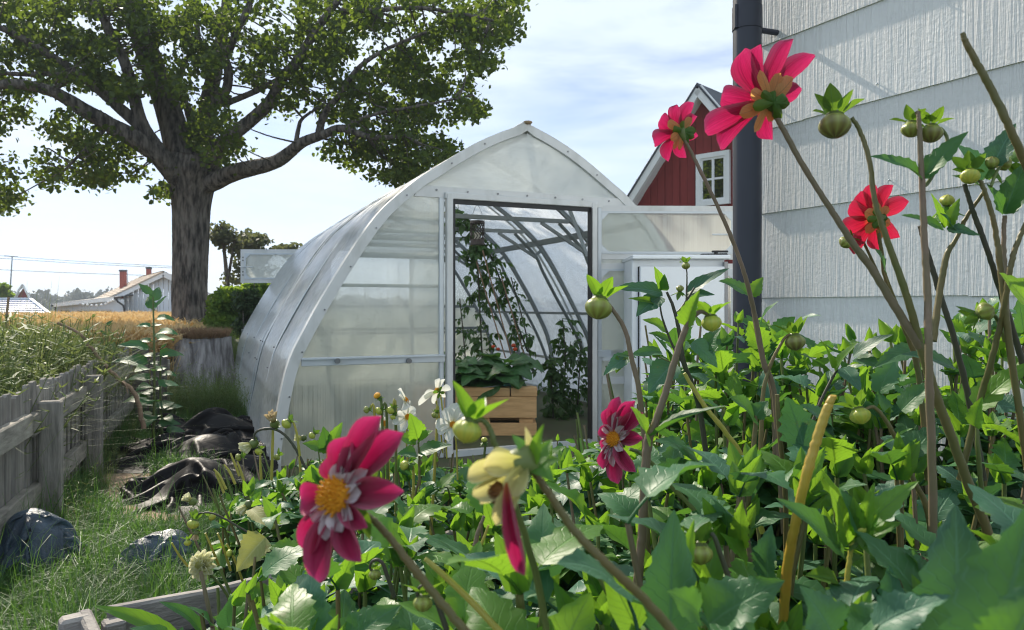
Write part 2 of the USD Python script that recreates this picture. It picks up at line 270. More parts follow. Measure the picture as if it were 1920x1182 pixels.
island('tree_leaf', [(.1, (.019, .038, .011)), (.5, (.038, .068, .016)), (.9, (.082, .122, .026))], (.22, .32, .03), .38)
island('far_leaf', [(.1, (.07, .085, .045)), (.9, (.15, .165, .08))], (.25, .28, .10), .3)
island('hedge_leaf', [(.1, (.07, .14, .025)), (.9, (.18, .27, .045))], (.38, .55, .06), .42)
island('dark_leaf', [(.1, (.03, .06, .025)), (.9, (.07, .11, .04))], (.12, .2, .05), .3)
island('grass_blade', [(.1, (.045, .120, .034)), (.6, (.085, .195, .048)), (.94, (.13, .25, .06)), (.995, (.34, .34, .15))], (.18, .38, .05), .35, .5, sc=1.5)
island('weed_blade', [(.1, (.085, .145, .04)), (.55, (.15, .215, .06)), (.82, (.20, .25, .08)), (1, (.44, .37, .18))], (.30, .36, .10), .35, .55, sc=.9)
island('wheat_stalk', [(.1, (.62, .48, .25)), (.9, (.82, .67, .40))], (.85, .62, .28), .5, .6, sc=.3)
island('distant_leaf', [(.1, (.10, .125, .10)), (.9, (.20, .22, .18))], (.2, .22, .18), .2, sc=.05)
island('heather_tip', [(.1, (.20, .16, .07)), (.5, (.36, .20, .14)), (.9, (.52, .30, .22))], (.4, .25, .15), .3)
# polycarbonate: twin wall sheet, partly see-through, partly milky, with fine ribs (uv in metres; u across the ribs)
def poly_mat(name, clear, milky, gloss, tint, ribs=(150, 1.5, 1), rough=.22):
    mat(name, {'u': ('uvmap', {'attribute': 'st'}), 'm': ('mapping', {'scale': ribs}), 'n': ('noise_texture', {'scale': 1.0, 'detail': 2}),
               'n2': ('noise_texture', {'scale': 3.0, 'detail': 4}), 'b': ('bump', {'strength': .25, 'distance': .004}), 'g': ('geometry', {}),
               'k': ('map_range', {'from_min': .25, 'from_max': .75, 'to_min': clear - .16, 'to_max': clear + .16}),
               'ts': ('transparent_bsdf', {'color': (.93, .95, .94)}), 'rf': ('refraction_bsdf', {'color': (.93, .95, .93), 'roughness': .34, 'IOR': 1.16, 'distribution': 'ggx'}), 'tr': ('mix_closure', {'fac': .34}), 'tl': ('translucent_bsdf', {'color': tint}), 'df': ('diffuse_bsdf', {'color': tint}), 'x0': ('mix_closure', {'fac': milky}), 'x1': ('mix_closure', {}),
               'gl': ('glossy_bsdf', {'color': (.9, .92, .93), 'roughness': rough}), 'fr': ('layer_weight', {'blend': .5}), 'pw': ('math', {'math_type': 'power', 'value2': 3.5}), 'fm': ('math', {'math_type': 'multiply_add', 'value2': gloss, 'value3': .04, 'use_clamp': True}), 'x2': ('mix_closure', {})},
        [('u.UV', 'm.vector'), ('m.vector', 'n.vector'), ('n.fac', 'b.height'), ('b.normal', 'gl.normal'), ('n.fac', 'k.value'), ('k.result', 'x1.fac'), ('df.BSDF', 'x0.closure1'), ('tl.BSDF', 'x0.closure2'), ('ts.BSDF', 'tr.closure1'), ('rf.BSDF', 'tr.closure2'), ('b.normal', 'rf.normal'), ('x0.closure', 'x1.closure1'), ('tr.closure', 'x1.closure2'),
         ('fr.facing', 'pw.value1'), ('pw.value', 'fm.value1'), ('fm.value', 'x2.fac'), ('x1.closure', 'x2.closure1'), ('gl.BSDF', 'x2.closure2')], 'x2.closure')
poly_mat('polycarbonate_wall', .66, .66, .35, (.74, .76, .71))
poly_mat('polycarbonate_gable', .48, .78, .35, (.80, .83, .82))
poly_mat('polycarbonate_roof', .24, .80, .5, (.90, .92, .93), (18, 18, 1), .2)
mat('window_glass', {'tr': ('transparent_bsdf', {'color': (.55, .6, .6)}), 'gl': ('glossy_bsdf', {'color': (1, 1, 1), 'roughness': .02}), 'fr': ('layer_weight', {'blend': .5}), 'fm': ('math', {'math_type': 'multiply_add', 'value2': .5, 'value3': .42, 'use_clamp': True}), 'x': ('mix_closure', {})}, [('fr.facing', 'fm.value1'), ('fm.value', 'x.fac'), ('tr.BSDF', 'x.closure1'), ('gl.BSDF', 'x.closure2')], 'x.closure')
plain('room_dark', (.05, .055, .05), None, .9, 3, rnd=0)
plain('curtain', (.62, .60, .50), (.5, .48, .40), .9, 3, (8, 8, .4), rnd=0)
mat('bulb', {'p': ('principled_bsdf', {'base_color': (.85, .85, .82), 'roughness': .15})}, [])
# fibre-cement shingle: vertical combed grain; uv in metres
mat('shingle', {'u': ('uvmap', {'attribute': 'st'}), 'o': ('object_info', {}), 'm': ('mapping', {'scale': (92, 2.6, 1)}), 'n': ('noise_texture', {'scale': 1, 'detail': 3, 'roughness': .6, 'distortion': .35}), 'm2': ('mapping', {'scale': (60, 60, 1)}), 'n2': ('noise_texture', {'scale': 1.2, 'detail': 5}), 'mx': ('mix_float', {'fac': .22}),
                'b': ('bump', {'strength': 1.0, 'distance': .009}), 'm3': ('mapping', {'scale': (3, 3, 1)}), 'n3': ('noise_texture', {'scale': 1.5, 'detail': 6}), 'r': ('rgb_ramp', {'ramp': [(.3, (.74, .738, .71)), (.7, (.80, .795, .765))]}), 'k': ('map_range', {'from_min': 0, 'from_max': 1, 'to_min': .95, 'to_max': 1.05}), 'h': ('hsv', {}), 'p': ('principled_bsdf', {'roughness': .62, 'specular_ior_level': .35})},
    [('u.UV', 'm.vector'), ('m.vector', 'n.vector'), ('u.UV', 'm2.vector'), ('m2.vector', 'n2.vector'), ('n.fac', 'mx.a'), ('n2.fac', 'mx.b'), ('mx.result', 'b.height'), ('b.normal', 'p.normal'), ('u.UV', 'm3.vector'), ('m3.vector', 'n3.vector'), ('n3.fac', 'r.fac'), ('r.color', 'h.color'), ('o.random', 'k.value'), ('k.result', 'h.value'), ('h.color', 'p.base_color')])
# ------------------------------------------------------------------ ground
rng = np.random.default_rng(7)
gx = np.concatenate([-np.geomspace(1500, 12, 26), np.linspace(-11, 11, 90), np.geomspace(12, 1500, 26)])
gy = np.concatenate([-np.geomspace(300, 3, 10), np.linspace(-2, 16, 80), np.geomspace(17, 2500, 30)])
GX, GY = np.meshgrid(gx, gy)
def ground_z(x, y):
    p = np.stack([np.asarray(x, float) * .9, np.asarray(y, float) * .9, np.zeros_like(np.asarray(x, float))], -1)
    return (meshkit.fbm(p, 3, 5) - .5) * .06 * np.clip(1 - np.hypot(x, y) / 30, 0, 1)
P = np.stack([GX, GY, ground_z(GX, GY) - .012], -1)
struct('ground', MB().grid(P), MAT['ground_grass'], True)
def sheet(name, poly, z, m, res=.12):
    b = Polygon(poly).bounds; xs = np.arange(b[0], b[2] + res, res); ys = np.arange(b[1], b[3] + res, res)
    X, Y = np.meshgrid(xs, ys); V = np.stack([X, Y, ground_z(X, Y) + z], -1)
    pg = Polygon(poly); nx = len(xs); mb = MB(); f = []
    from shapely import contains_xy
    ins = contains_xy(pg, X, Y)
    for i in range(len(ys) - 1):
        for j in range(nx - 1):
            if ins[i, j] and ins[i + 1, j] and ins[i, j + 1] and ins[i + 1, j + 1]: f.append([i * nx + j, i * nx + j + 1, (i + 1) * nx + j + 1, (i + 1) * nx + j])
    struct(name, mb.add(V.reshape(-1, 3), f), m, True)
sheet('garden_soil', [(-1.15, 1.2), (-1.25, 3.6), (1.6, 4.7), (1.4, 2.4), (2.6, .2), (-.2, .2)], .018, MAT['ground_soil'])
sheet('bare_soil', [at(q[0], 575, 1)[:2] * 1390 / (q[1] - 575) for q in [(150, 890), (250, 850), (330, 900), (420, 940), (390, 1010), (230, 1010), (150, 950)]], .012, MAT['bare_soil'], .06)
fld = [(-60, 7.9), (-4.0, 7.9), (-6.0, 44), (-70, 44)]
struct('field', MB().add([(a, b, .004) for a, b in fld], [[0, 1, 2, 3]]), MAT['ground_grass'])

# ------------------------------------------------------------------ grey house with shingled wall and downpipe
WD = nrm([-.494, .869, 0]); WN = np.array([-.869, -.494, 0]); WA = 2.1        # along the wall away from the camera; out of the wall
def wall_pt(px): # point on the wall plane seen in column px (z = 0)
    k = np.array([(px - CX) / F, 1, 0]); return k * (WA / (-k @ WN))
corner = wall_pt(1421)
house = thing('grey_house', 'grey house wall of combed fibre-cement shingles with a black downpipe at its corner', 'house', (corner[0], corner[1], 0))
U = -WD      # runs along the wall towards the camera from the corner
seams = [.727 + .3035 * k for k in range(-2, 8)]; PW = .545
j0 = (wall_pt(1503) - corner) @ U
LEN = 3.4
w = MB(); w.box(corner + U * (LEN / 2) - WN * .10 + np.array([0, 0, 1.55]), U * LEN / 2, WN * .08, np.array([0, 0, 1.55])); part('wall', w, MAT['pale_paint'], house, False)
w = MB(); w.box(corner - WN * 1.52 + U * .02 + np.array([0, 0, 1.55]), U * .02, WN * 1.34, np.array([0, 0, 1.55])); part('end_wall', w, MAT['pale_paint'], house, False)
r7 = np.random.default_rng(3)
for k, z0 in enumerate(seams):
    off = (j0 + (0 if k % 2 == 1 else PW / 2)) % PW - PW
    n = 0
    while off < LEN:
        a, b = max(off, 0.0), min(off + PW - .0006, LEN)
        if b - a > .02:
            zt = z0 + .3035 + .02; jit = r7.uniform(-.0025, .0025)
            o_b, o_t = .010, .0035
            v = []
            for (u, z, o) in [(a, z0 + jit, o_b), (b, z0 + jit, o_b), (b, zt, o_t), (a, zt, o_t)]:
                v.append(corner + U * u + WN * (-.02 + o + .0) + np.array([0, 0, z]))
            for (u, z, o) in [(a, z0 + jit, o_b), (b, z0 + jit, o_b), (b, zt, o_t), (a, zt, o_t)]:
                v.append(corner + U * u + WN * (-.02 + o - .007) + np.array([0, 0, z]))
            uo = r7.uniform(0, 30)
            uv = [(a + uo, z0), (b + uo, z0), (b + uo, zt), (a + uo, zt)] * 2
            part('shingle', MB().add(v, [[0, 1, 2, 3], [4, 7, 6, 5], [0, 4, 5, 1], [1, 5, 6, 2], [2, 6, 7, 3], [3, 7, 4, 0]], uv), MAT['shingle'], house, False)
            if b < LEN and 0 < z0 < 2.2:
                for uu in (a + .04, (a + b) / 2):
                    if r7.random() < .35: part('nail', MB().tm(trimesh.creation.icosphere(1, .0032).apply_translation(corner + U * uu + WN * -.008 + np.array([0, 0, z0 + .05]))), MAT['alu_grey'] if r7.random() < .6 else MAT['bolt'], house, True)
        off += PW
pc = at(1401, 575, 2.585); pc[2] = 0
part('downpipe', MB().tube([pc + [0, 0, z] for z in np.linspace(.05, 3.3, 8)], .0485, 24), MAT['pipe_paint'], house, 40)
pe = MB()
zc = at(1401, 36, 2.585)[2]
pe.tube([pc + [0, 0, zc - .04], pc + [0, 0, zc + .04]], .0508, 24); part('pipe_collar', pe, MAT['pipe_paint'], house, 40)
part('pipe_collar', MB().box(pc + [-.046, -.022, zc], (.005, 0, 0), (0, .008, 0), (0, 0, .041), .002), MAT['pipe_paint'], house)
br = at(1425, 57, 2.6); part('pipe_bracket', MB().tube([br, br + U * .0 + np.array([.085, .03, 0])], .010, 12), MAT['pipe_paint'], house, 40)

# ------------------------------------------------------------------ red house
RY = 16.0; ua = nrm([.72, -.69, 0]); ur = nrm([.69, .72, 0]); up = np.array([0, 0, 1.0])
ap = at(1320, 172, RY); rn = -ur          # gable faces -ur
half = None
# the left rake passes pixel (1187, 385): solve distance along -ua
best = min(np.linspace(.5, 6, 1200), key=lambda s: abs((CX + F * (ap - ua * s)[0] / (ap - ua * s)[1]) - 1187))
Lp = ap - ua * best; zl = EYE - (385 - HZ) / F * Lp[1]; slope = (ap[2] - zl) / best
HW = min(best * 1.35, (ap[2] - 2.2) / slope)
red = thing('red_house', 'dark red wooden house gable with white bargeboards behind the grey house', 'house', (ap[0], ap[1], 0))
A0 = np.array([ap[0], ap[1], 0])
nb = 26
for i in range(nb):
    a = -HW + 2 * HW * i / nb; b = a + 2 * HW / nb - .012
    top = lambda s: ap[2] - slope * abs(s) - .10
    off = .012 if i % 2 else 0
    ring = [(a, 0), (b, 0), (b, top(b))] + ([(0, top(0))] if a < 0 < b else []) + [(a, top(a))]
    part('board', MB().poly(ring, A0 + rn * off, ua, up, rn, .02), MAT['red_paint'], red, False)
part('wall', MB().poly([(-HW, 0), (HW, 0), (HW, ap[2] - slope * HW - .1), (0, ap[2] - .1), (-HW, ap[2] - slope * HW - .1)], A0 - rn * .03, ua, up, rn, .02), MAT['red_paint'], red, False)
for sg in (-1, 1):
    e = HW + .25; p0 = A0 + up * (ap[2] - .0); p1 = A0 + ua * sg * e + up * (ap[2] - slope * e)
    part('bargeboard', MB().bar(p0 + rn * .26, p1 + rn * .26, .04, .22, rn * 0 + up, .006), MAT['white_paint'], red)
    part('bargeboard', MB().bar(p0 + rn * .12 - up * .16, p1 + rn * .12 - up * .16, .22, .03, up, .006), MAT['white_paint'], red)
    q0, q1 = p0 + rn * .30 + up * .13, p1 + rn * .30 + up * .13
    part('roof', MB().add([q0, q1, q1 + ur * 7.4, q0 + ur * 7.4, q0 - up * .06, q1 - up * .06, q1 + ur * 7.4 - up * .06, q0 + ur * 7.4 - up * .06], [[0, 1, 2, 3], [7, 6, 5, 4], [0, 4, 5, 1], [1, 5, 6, 2], [3, 2, 6, 7]]), MAT['dark_roof'], red, False)
    part('side_wall', MB().add([A0 + ua * sg * HW, A0 + ua * sg * HW + ur * 7, A0 + ua * sg * HW + ur * 7 + up * (ap[2] - slope * HW), A0 + ua * sg * HW + up * (ap[2] - slope * HW)], [[0, 1, 2, 3]]), MAT['red_paint'], red, False)
def on_gable(px, py):
    k = np.array([(px - CX) / F, 1, -(py - HZ) / F]); o = np.array([0, 0, EYE]); t = ((A0 - o) @ rn) / (k @ rn); q = o + k * t - A0
    return q @ ua, q[2]
def window(parent, O, a0, a1, z0, z1, ua, rn, cols, rows, fr=.09, sash=.045, mull=.03, frame_m='white_paint', glass='window_glass', back='room_dark', curtain=False):
    f = MB()
    f.poly(Polygon([(a0, z0), (a1, z0), (a1, z1), (a0, z1)], [[(a0 + fr, z0 + fr), (a0 + fr, z1 - fr), (a1 - fr, z1 - fr), (a1 - fr, z0 + fr)]]), O + rn * .0, ua, up, rn, .07)
    win = part('window', f, MAT[frame_m], parent, False)
    b0, b1, y0, y1 = a0 + fr, a1 - fr, z0 + fr, z1 - fr
    part('sash', MB().poly(Polygon([(b0, y0), (b1, y0), (b1, y1), (b0, y1)], [[(b0 + sash, y0 + sash), (b0 + sash, y1 - sash), (b1 - sash, y1 - sash), (b1 - sash, y0 + sash)]]), O + rn * .008, ua, up, rn, .04), MAT[frame_m], win, False)
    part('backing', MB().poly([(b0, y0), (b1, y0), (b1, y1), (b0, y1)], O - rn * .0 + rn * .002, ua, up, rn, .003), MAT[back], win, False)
    xs = np.linspace(b0 + sash, b1 - sash, cols + 1); ys = np.linspace(y0 + sash, y1 - sash, rows + 1)
    for x in xs[1:-1]: part('mullion', MB().poly([(x - mull, y0 + sash), (x + mull, y0 + sash), (x + mull, y1 - sash), (x - mull, y1 - sash)], O + rn * .012, ua, up, rn, .034), MAT[frame_m], win, False)
    for y in ys[1:-1]: part('mullion', MB().poly([(b0 + sash, y - mull * .8), (b1 - sash, y - mull * .8), (b1 - sash, y + mull * .8), (b0 + sash, y + mull * .8)], O + rn * .010, ua, up, rn, .034), MAT[frame_m], win, False)
    for i in range(cols):
        for j in range(rows): part('pane', MB().poly([(xs[i], ys[j]), (xs[i + 1], ys[j]), (xs[i + 1], ys[j + 1]), (xs[i], ys[j + 1])], O + rn * .026, ua, up, rn, .004), MAT[glass], win, False)
    return win
wa, wz = on_gable(1309, 292); wb, wz2 = on_gable(1372, 378)
window(red, A0 + rn * .035, wa, wa + (wb - wa), wz2 - .05, wz, ua, rn, 2, 2, .10, .045, .025)

# ------------------------------------------------------------------ greenhouse
Y0 = 4.5; GD = nrm([-.3963, .9181, 0]); GW = np.array([.9181, .3963, 0]); G0 = np.array([-.3237 * Y0, Y0, 0])
HWG = .3751 * Y0; WG = 2 * HWG; LG = 4.75
def gh(s, t, z): return G0 + GW * s + GD * t + up * z
def front(px, py):
    k = (px - CX) / F; s = (k * Y0 - G0[0]) / (GW[0] - k * GW[1]); Yp = Y0 + s * GW[1]
    return s, EYE - (py - HZ) / F * Yp
raw = [front(*q) for q in [(982, 236), (941, 251), (899, 269), (861, 290), (812, 321), (775, 346), (707, 408), (631, 520), (575, 617), (541, 691), (518, 800), (508, 850)]]
raw[0] = (HWG, raw[0][1]); raw = [(max(s, 0.0), z) for s, z in raw] + [(0.0, 0.0)]
zpk = raw[0][1]
prof = spline(np.array(raw)[::-1], 5)           # left half, base to ridge (s, z)
def prof_at(z, inset=0.0):
    return np.interp(z, prof[:, 1], prof[:, 0]) + inset
def offset(pr, d):
    t = np.gradient(pr, axis=0); t /= np.linalg.norm(t, axis=1, keepdims=True); n = np.stack([t[:, 1], -t[:, 0]], 1); q = pr + n * d
    return q[q[:, 0] <= HWG]
ghs = thing('greenhouse', 'pointed-arch polycarbonate greenhouse with a wide open door and aluminium trim', 'greenhouse', tuple(G0))
def arch_strip(pr_out, pr_in, t0, t1, mir):
    n = min(len(pr_out), len(pr_in)); a = pr_out[np.linspace(0, len(pr_out) - 1, 60).astype(int)]; b = pr_in[np.linspace(0, len(pr_in) - 1, 60).astype(int)]
    S = (lambda s: WG - s) if mir else (lambda s: s)
    P = np.array([[gh(S(o[0]), t0, o[1]), gh(S(i[0]), t0, i[1]), gh(S(i[0]), t1, i[1]), gh(S(o[0]), t1, o[1])] for o, i in zip(a, b)])
    return MB().grid(P if not mir else P[:, ::-1], close_u=True)
tr_in = offset(prof, .050); tr_in = np.vstack([tr_in, [HWG, tr_in[-1, 1] + .02]])
for mir in (0, 1):
    part('arch_trim', arch_strip(offset(prof, -.012) if False else prof, tr_in, -.035, .0, mir), MAT['alu_white'], ghs, 40)
    part('edge_flange', arch_strip(prof + [-.014, .006], prof + [.0, 0], -.035, .05, mir), MAT['alu_white'], ghs, 40)
    for z in [.2, .45, .72, .98, 1.25, 1.5, 1.72, 1.95, 2.1]:
        s = prof_at(z) + .04; s = WG - s if mir else s
        part('screw', MB().tube([gh(s, -.035, z), gh(s, -.041, z)], .0055, 8), MAT['bolt'], ghs, False)
# header across the gable and door frame
zh0 = front(809, 371)[1]; zh1 = front(809, 350)[1]
s0 = prof_at((zh0 + zh1) / 2) + .05
part('header', MB().poly([(s0, zh0), (WG - s0, zh0), (WG - s0 - .03, zh1), (s0 + .03, zh1)], gh(0, -.028, 0), GW, up, GD, .02), MAT['alu_white'], ghs, False)
for s in np.linspace(s0 + .15, WG - s0 - .15, 7): part('screw', MB().tube([gh(s, -.028, zh1 - .025), gh(s, -.034, zh1 - .025)], .007, 8), MAT['bolt'], ghs, False)
dl, dr = front(843, 500)[0], front(1106, 500)[0]; dtop = front(845, 374)[1]
fw = .045
fr = MB()
part('door_jamb', MB().bar(gh(dl - fw / 2 + .01, -.03, 0), gh(dl - fw / 2 + .01, -.03, dtop + .03), fw, .045, GD, .004), MAT['alu_white'], ghs)
part('door_jamb', MB().bar(gh(dr + fw / 2 - .01, -.03, 0), gh(dr + fw / 2 - .01, -.03, dtop + .03), fw, .045, GD, .004), MAT['alu_white'], ghs)
part('door_lintel', MB().bar(gh(dl - fw, -.032, dtop + .018), gh(dr + fw, -.032, dtop + .018), .042, .03, GD, .004), MAT['alu_white'], ghs)
part('door_seal', MB().bar(gh(dl + .016, -.03, .05), gh(dl + .016, -.03, dtop - .01), .012, .05, GD), MAT['rubber'], ghs)
part('door_seal', MB().bar(gh(dr - .016, -.03, .05), gh(dr - .016, -.03, dtop - .01), .012, .05, GD), MAT['rubber'], ghs)
part('door_seal', MB().bar(gh(dl, -.03, dtop - .01), gh(dr, -.03, dtop - .01), .012, .05, up), MAT['rubber'], ghs)
part('door_sill', MB().bar(gh(dl, -.02, .02), gh(dr, -.02, .02), .05, .04, up), MAT['alu_grey'], ghs)
for s in (dl - fw - .02, dr + fw + .02): part('end_post', MB().bar(gh(s, -.015, 0), gh(s, -.015, zh0), .03, .03, GD, .003), MAT['alu_grey'], ghs)
# front panels
def ring_part(z0, z1, sa=None, sb=None, inset=.05, n=24):
    zs = np.linspace(z0, z1, n); L = [(prof_at(z) + inset, z) for z in zs]
    R = [(WG - a, z) for a, z in L]
    if sb is not None: return Polygon(L + [(sb, z1), (sb, z0)])
    if sa is not None: return Polygon(R + [(sa, z1), (sa, z0)])
    return Polygon(L + R[::-1])
part('front_panel', MB().poly(ring_part(.03, zh0 + .02, sb=dl - fw + .004), gh(0, -.012, 0), GW, up, GD, .006), MAT['polycarbonate_wall'], ghs, False)
part('front_panel', MB().poly(ring_part(.03, zh0 + .02, sa=dr + fw - .004), gh(0, -.012, 0), GW, up, GD, .006), MAT['polycarbonate_wall'], ghs, False)
gb = ring_part(zh1 - .02, zpk - .06, inset=.05)
mb = MB().poly(gb, gh(0, -.012, 0), GW, up, GD, .006); mb.u = [u[:, ::-1] for u in mb.u]
part('gable_panel', mb, MAT['polycarbonate_gable'], ghs, False)
zr = front(700, 675)[1]
part('cross_rail', MB().bar(gh(prof_at(zr) + .06, -.028, zr), gh(dl - fw, -.028, zr), .022, .052, up, .003), MAT['alu_grey'], ghs)
part('cross_rail', MB().bar(gh(prof_at(zr) + .06, -.034, zr + .018), gh(dl - fw, -.034, zr + .018), .034, .008, up), MAT['alu_grey'], ghs)
part('cross_rail', MB().bar(gh(dr + fw, -.028, zr), gh(WG - prof_at(zr) - .06, -.028, zr), .022, .052, up, .003), MAT['alu_grey'], ghs)
for px in (630, 763):
    s, z = front(px, 676); part('bolt', MB().tube([gh(s, -.04, z), gh(s, -.062, z)], .017, 10), MAT['bolt'], ghs, False)
for py in (408, 433, 447, 460, 479, 536):
    z = front(740, py)[1]; part('wall_batten', MB().bar(gh(prof_at(z) + .05, .02, z), gh(dl - fw, .02, z), .02, .022 if py != 479 else .036, up), MAT['alu_grey'], ghs)
# covers: sheets over the arches
def cover(t0, t1, mir, off=.0):
    pr = prof[np.linspace(0, len(prof) - 1, 48).astype(int)] + [-.004 - off, .004 + off]
    L = np.concatenate([[0], np.cumsum(np.linalg.norm(np.diff(pr, axis=0), axis=1))]); S = (lambda s: WG - s) if mir else (lambda s: s)
    ts = np.linspace(t0, t1, 9)
    P = np.array([[gh(S(p[0]), t, p[1] + .006 * math.sin(7 * t + 1.3 * p[1] * 4)) + GW * (.007 * math.sin(3.1 * t + p[1] * 5)) for t in ts] for p in pr])
    uv = np.stack(np.broadcast_arrays(ts[None], L[:, None]), -1); return MB().grid(P, uv)
for mir in (0, 1):
    part('cover_sheet', cover(-.01, 2.12, mir), MAT['polycarbonate_roof'], ghs, True)
    part('cover_sheet', cover(2.06, LG + .02, mir, .004), MAT['polycarbonate_roof'], ghs, True)
    for t in (.95, 1.9, 2.09, 2.85, 3.8):
        S = prof + [-.008, .008]; part('seam_strip', arch_strip(S, S + [.004, -.002], t - .018, t + .018, mir), MAT['alu_grey'], ghs, 40)
        for z in (.55, .7): s = prof_at(z) - .012; s = WG - s if mir else s; part('screw', MB().tube([gh(s, t + .05, z), gh(s - (.01 if not mir else -.01), t + .05, z + .002)], .006, 6), MAT['bolt'], ghs, False)
part('ridge_cap', MB().bar(gh(HWG, -.04, zpk + .012), gh(HWG, LG, zpk + .012), .06, .018, up, .004), MAT['alu_white'], ghs)
part('ridge_moss', MB().tm(trimesh.creation.icosphere(2, .022).apply_scale([1.5, .8, .6]).apply_translation(gh(HWG, -.04, zpk + .015))), MAT['heather'], ghs, False)
# arches with inner braces
def arch_mb(t, w=.032):
    mb = MB(); o = offset(prof, .012); full = np.vstack([o, [[HWG, zpk - .03]]]); full = np.vstack([full, (full * [-1, 1] + [WG, 0])[::-1][1:]])
    pts = np.array([gh(s, t, z) for s, z in full[::2]]); n = len(pts)
    tt = np.gradient(pts, axis=0); tt /= np.linalg.norm(tt, axis=1, keepdims=True); nn = np.cross(tt, GD)
    P = np.stack([pts + GD * w / 2 + nn * w / 2, pts + GD * w / 2 - nn * w / 2, pts - GD * w / 2 - nn * w / 2, pts - GD * w / 2 + nn * w / 2], 1)
    return mb.grid(P, close_u=True)
ZT = zh0 + .01
for i in range(1, 6):
    t = .95 * i if i < 5 else LG - .03
    ar = part('arch', arch_mb(t), MAT['steel_arch'], ghs, 40)
    if i < 5:
        sl = prof_at(ZT) + .05
        part('collar_beam', MB().bar(gh(sl, t, ZT), gh(WG - sl, t, ZT), .034, .034, up), MAT['steel_arch'], ar, 40)
        for mir in (0, 1):
            S = (lambda s: WG - s) if mir else (lambda s: s)
            q = [(sl + .09, ZT - .02), (prof_at(1.5) + .13, 1.5), (prof_at(1.35) + .15, 1.35), (prof_at(1.1) + .16, 1.1), (prof_at(.8) + .14, .8), (prof_at(.5) + .10, .5), (prof_at(.2) + .06, .2)]
            q = spline(np.array(q), 5)
            part('inner_chord', MB().tube([gh(S(s), t, z) for s, z in q], .016, 6), MAT['steel_arch'], ar, 40)
            part('brace', MB().bar(gh(S(sl + .26), t, ZT - .02), gh(S(prof_at(1.5) + .12), t, 1.48), .026, .026, up), MAT['steel_arch'], ar, 40)
            part('brace', MB().bar(gh(S(prof_at(1.55) + .03), t, 1.55), gh(S(prof_at(1.5) + .13), t, 1.5), .026, .026, up), MAT['steel_arch'], ar, 40)
# purlins
def right_z(px, py):
    """height on the right hand cover at which the line of sight meets it"""
    k = np.array([(px - CX) / F, 1, -(py - HZ) / F]); o = np.array([0, 0, EYE]); best = None
    for zz in np.linspace(.3, 2.1, 400):
        a = gh(WG - prof_at(zz), 0, zz); t = (a[2] - o[2]) / k[2] if abs(k[2]) > 1e-6 else None
        if t is None or t < 0: continue
        q = o + k * t; d = abs((q - a) @ GW)
        if best is None or d < best[0]: best = (d, zz)
    return best[1]
zp = right_z(1061, 448)
for z in (zp, .93, .42):
    for mir in (0, 1):
        s = prof_at(z) + .035; s = WG - s if mir else s
        part('purlin', MB().bar(gh(s, 0, z), gh(s, LG, z), .03, .055 if z == zp else .026, up, .003), MAT['steel_arch'], ghs)
part('purlin', MB().bar(gh(HWG, 0, zpk - .05), gh(HWG, LG, zpk - .05), .03, .04, up), MAT['steel_arch'], ghs)
for mir in (0, 1):
    s = 0.02 if not mir else WG - .02; part('base_rail', MB().bar(gh(s, 0, .03), gh(s, LG, .03), .04, .06, up), MAT['alu_grey'], ghs)
# blue-grey roof vent stay near the door
a, b = at(1063, 380, 5.6), at(1101, 480, 5.75); part('stay_rod', MB().bar(a, b, .022, .022, GD), MAT['alu_grey'], ghs)
# back wall with its upper door leaf swung out to the left
bw = ring_part(.02, zpk - .06, inset=.03)
hole = sbox(dl, .05, dr, dtop)
part('back_panel', MB().poly(bw.difference(hole), gh(0, LG, 0), GW, up, GD, .006), MAT['polycarbonate_wall'], ghs, False)
part('back_panel', MB().poly(sbox(dl + .02, .06, dr - .02, .98), gh(0, LG + .02, 0), GW, up, GD, .006), MAT['polycarbonate_wall'], ghs, False)
for s in (dl, dr): part('back_post', MB().bar(gh(s, LG, 0), gh(s, LG, zh0), .05, .04, GD), MAT['steel_arch'], ghs)
for z, a, b in ((zh0, s0, WG - s0), (zr, .1, WG - .1), (zr + .05, .1, WG - .1), (1.0, .3, WG - .3)): part('back_rail', MB().bar(gh(a, LG - .02, z), gh(b, LG - .02, z), .03, .035, up), MAT['steel_arch'], ghs)
def door_leaf(name, parent, c0, du, width, z0, z1, nn, fr=.06, mid=None):
    m = MB(); pg = Polygon([(0, z0), (width, z0), (width, z1), (0, z1)], [[(fr, z0 + fr), (fr, z1 - fr), (width - fr, z1 - fr), (width - fr, z0 + fr)]])
    m.poly(pg, c0 - nn * .012, du, up, nn, .03); d = part(name, m, MAT['alu_white'], parent, False)
    part('inner_edge', MB().poly(Polygon([(fr - .012, z0 + fr - .012), (width - fr + .012, z0 + fr - .012), (width - fr + .012, z1 - fr + .012), (fr - .012, z1 - fr + .012)], [[(fr + .004, z0 + fr + .004), (fr + .004, z1 - fr - .004), (width - fr - .004, z1 - fr - .004), (width - fr - .004, z0 + fr + .004)]]), c0 + nn * .017, du, up, nn, .006), MAT['alu_grey'], d, False)
    part('door_panel', MB().poly(sbox(fr - .01, z0 + fr - .01, width - fr + .01, z1 - fr + .01), c0, du, up, nn, .006), MAT['polycarbonate_wall'], d, False)
    for x, sx in ((fr, 1), (width - fr, -1)):
        for z, sz in ((z0 + fr, 1), (z1 - fr, -1)):
            part('corner_plate', MB().poly([(x, z), (x + sx * .06, z), (x, z + sz * .06)], c0 + nn * .0185, du, up, nn, .004), MAT['alu_grey'], d, False)
        for z in (z0 + .10, z0 + .14, z1 - .10, z1 - .14):
            xx = x - sx * fr / 2; part('screw', MB().tube([c0 + du * xx + up * z + nn * .018, c0 + du * xx + up * z + nn * .022], .008, 8), MAT['rubber'], d, False)
    return d
hx = at(1113, 575, 5.40); hx[2] = 0; du = nrm([1, .03, 0]); nn = np.array([.03, -1, 0])
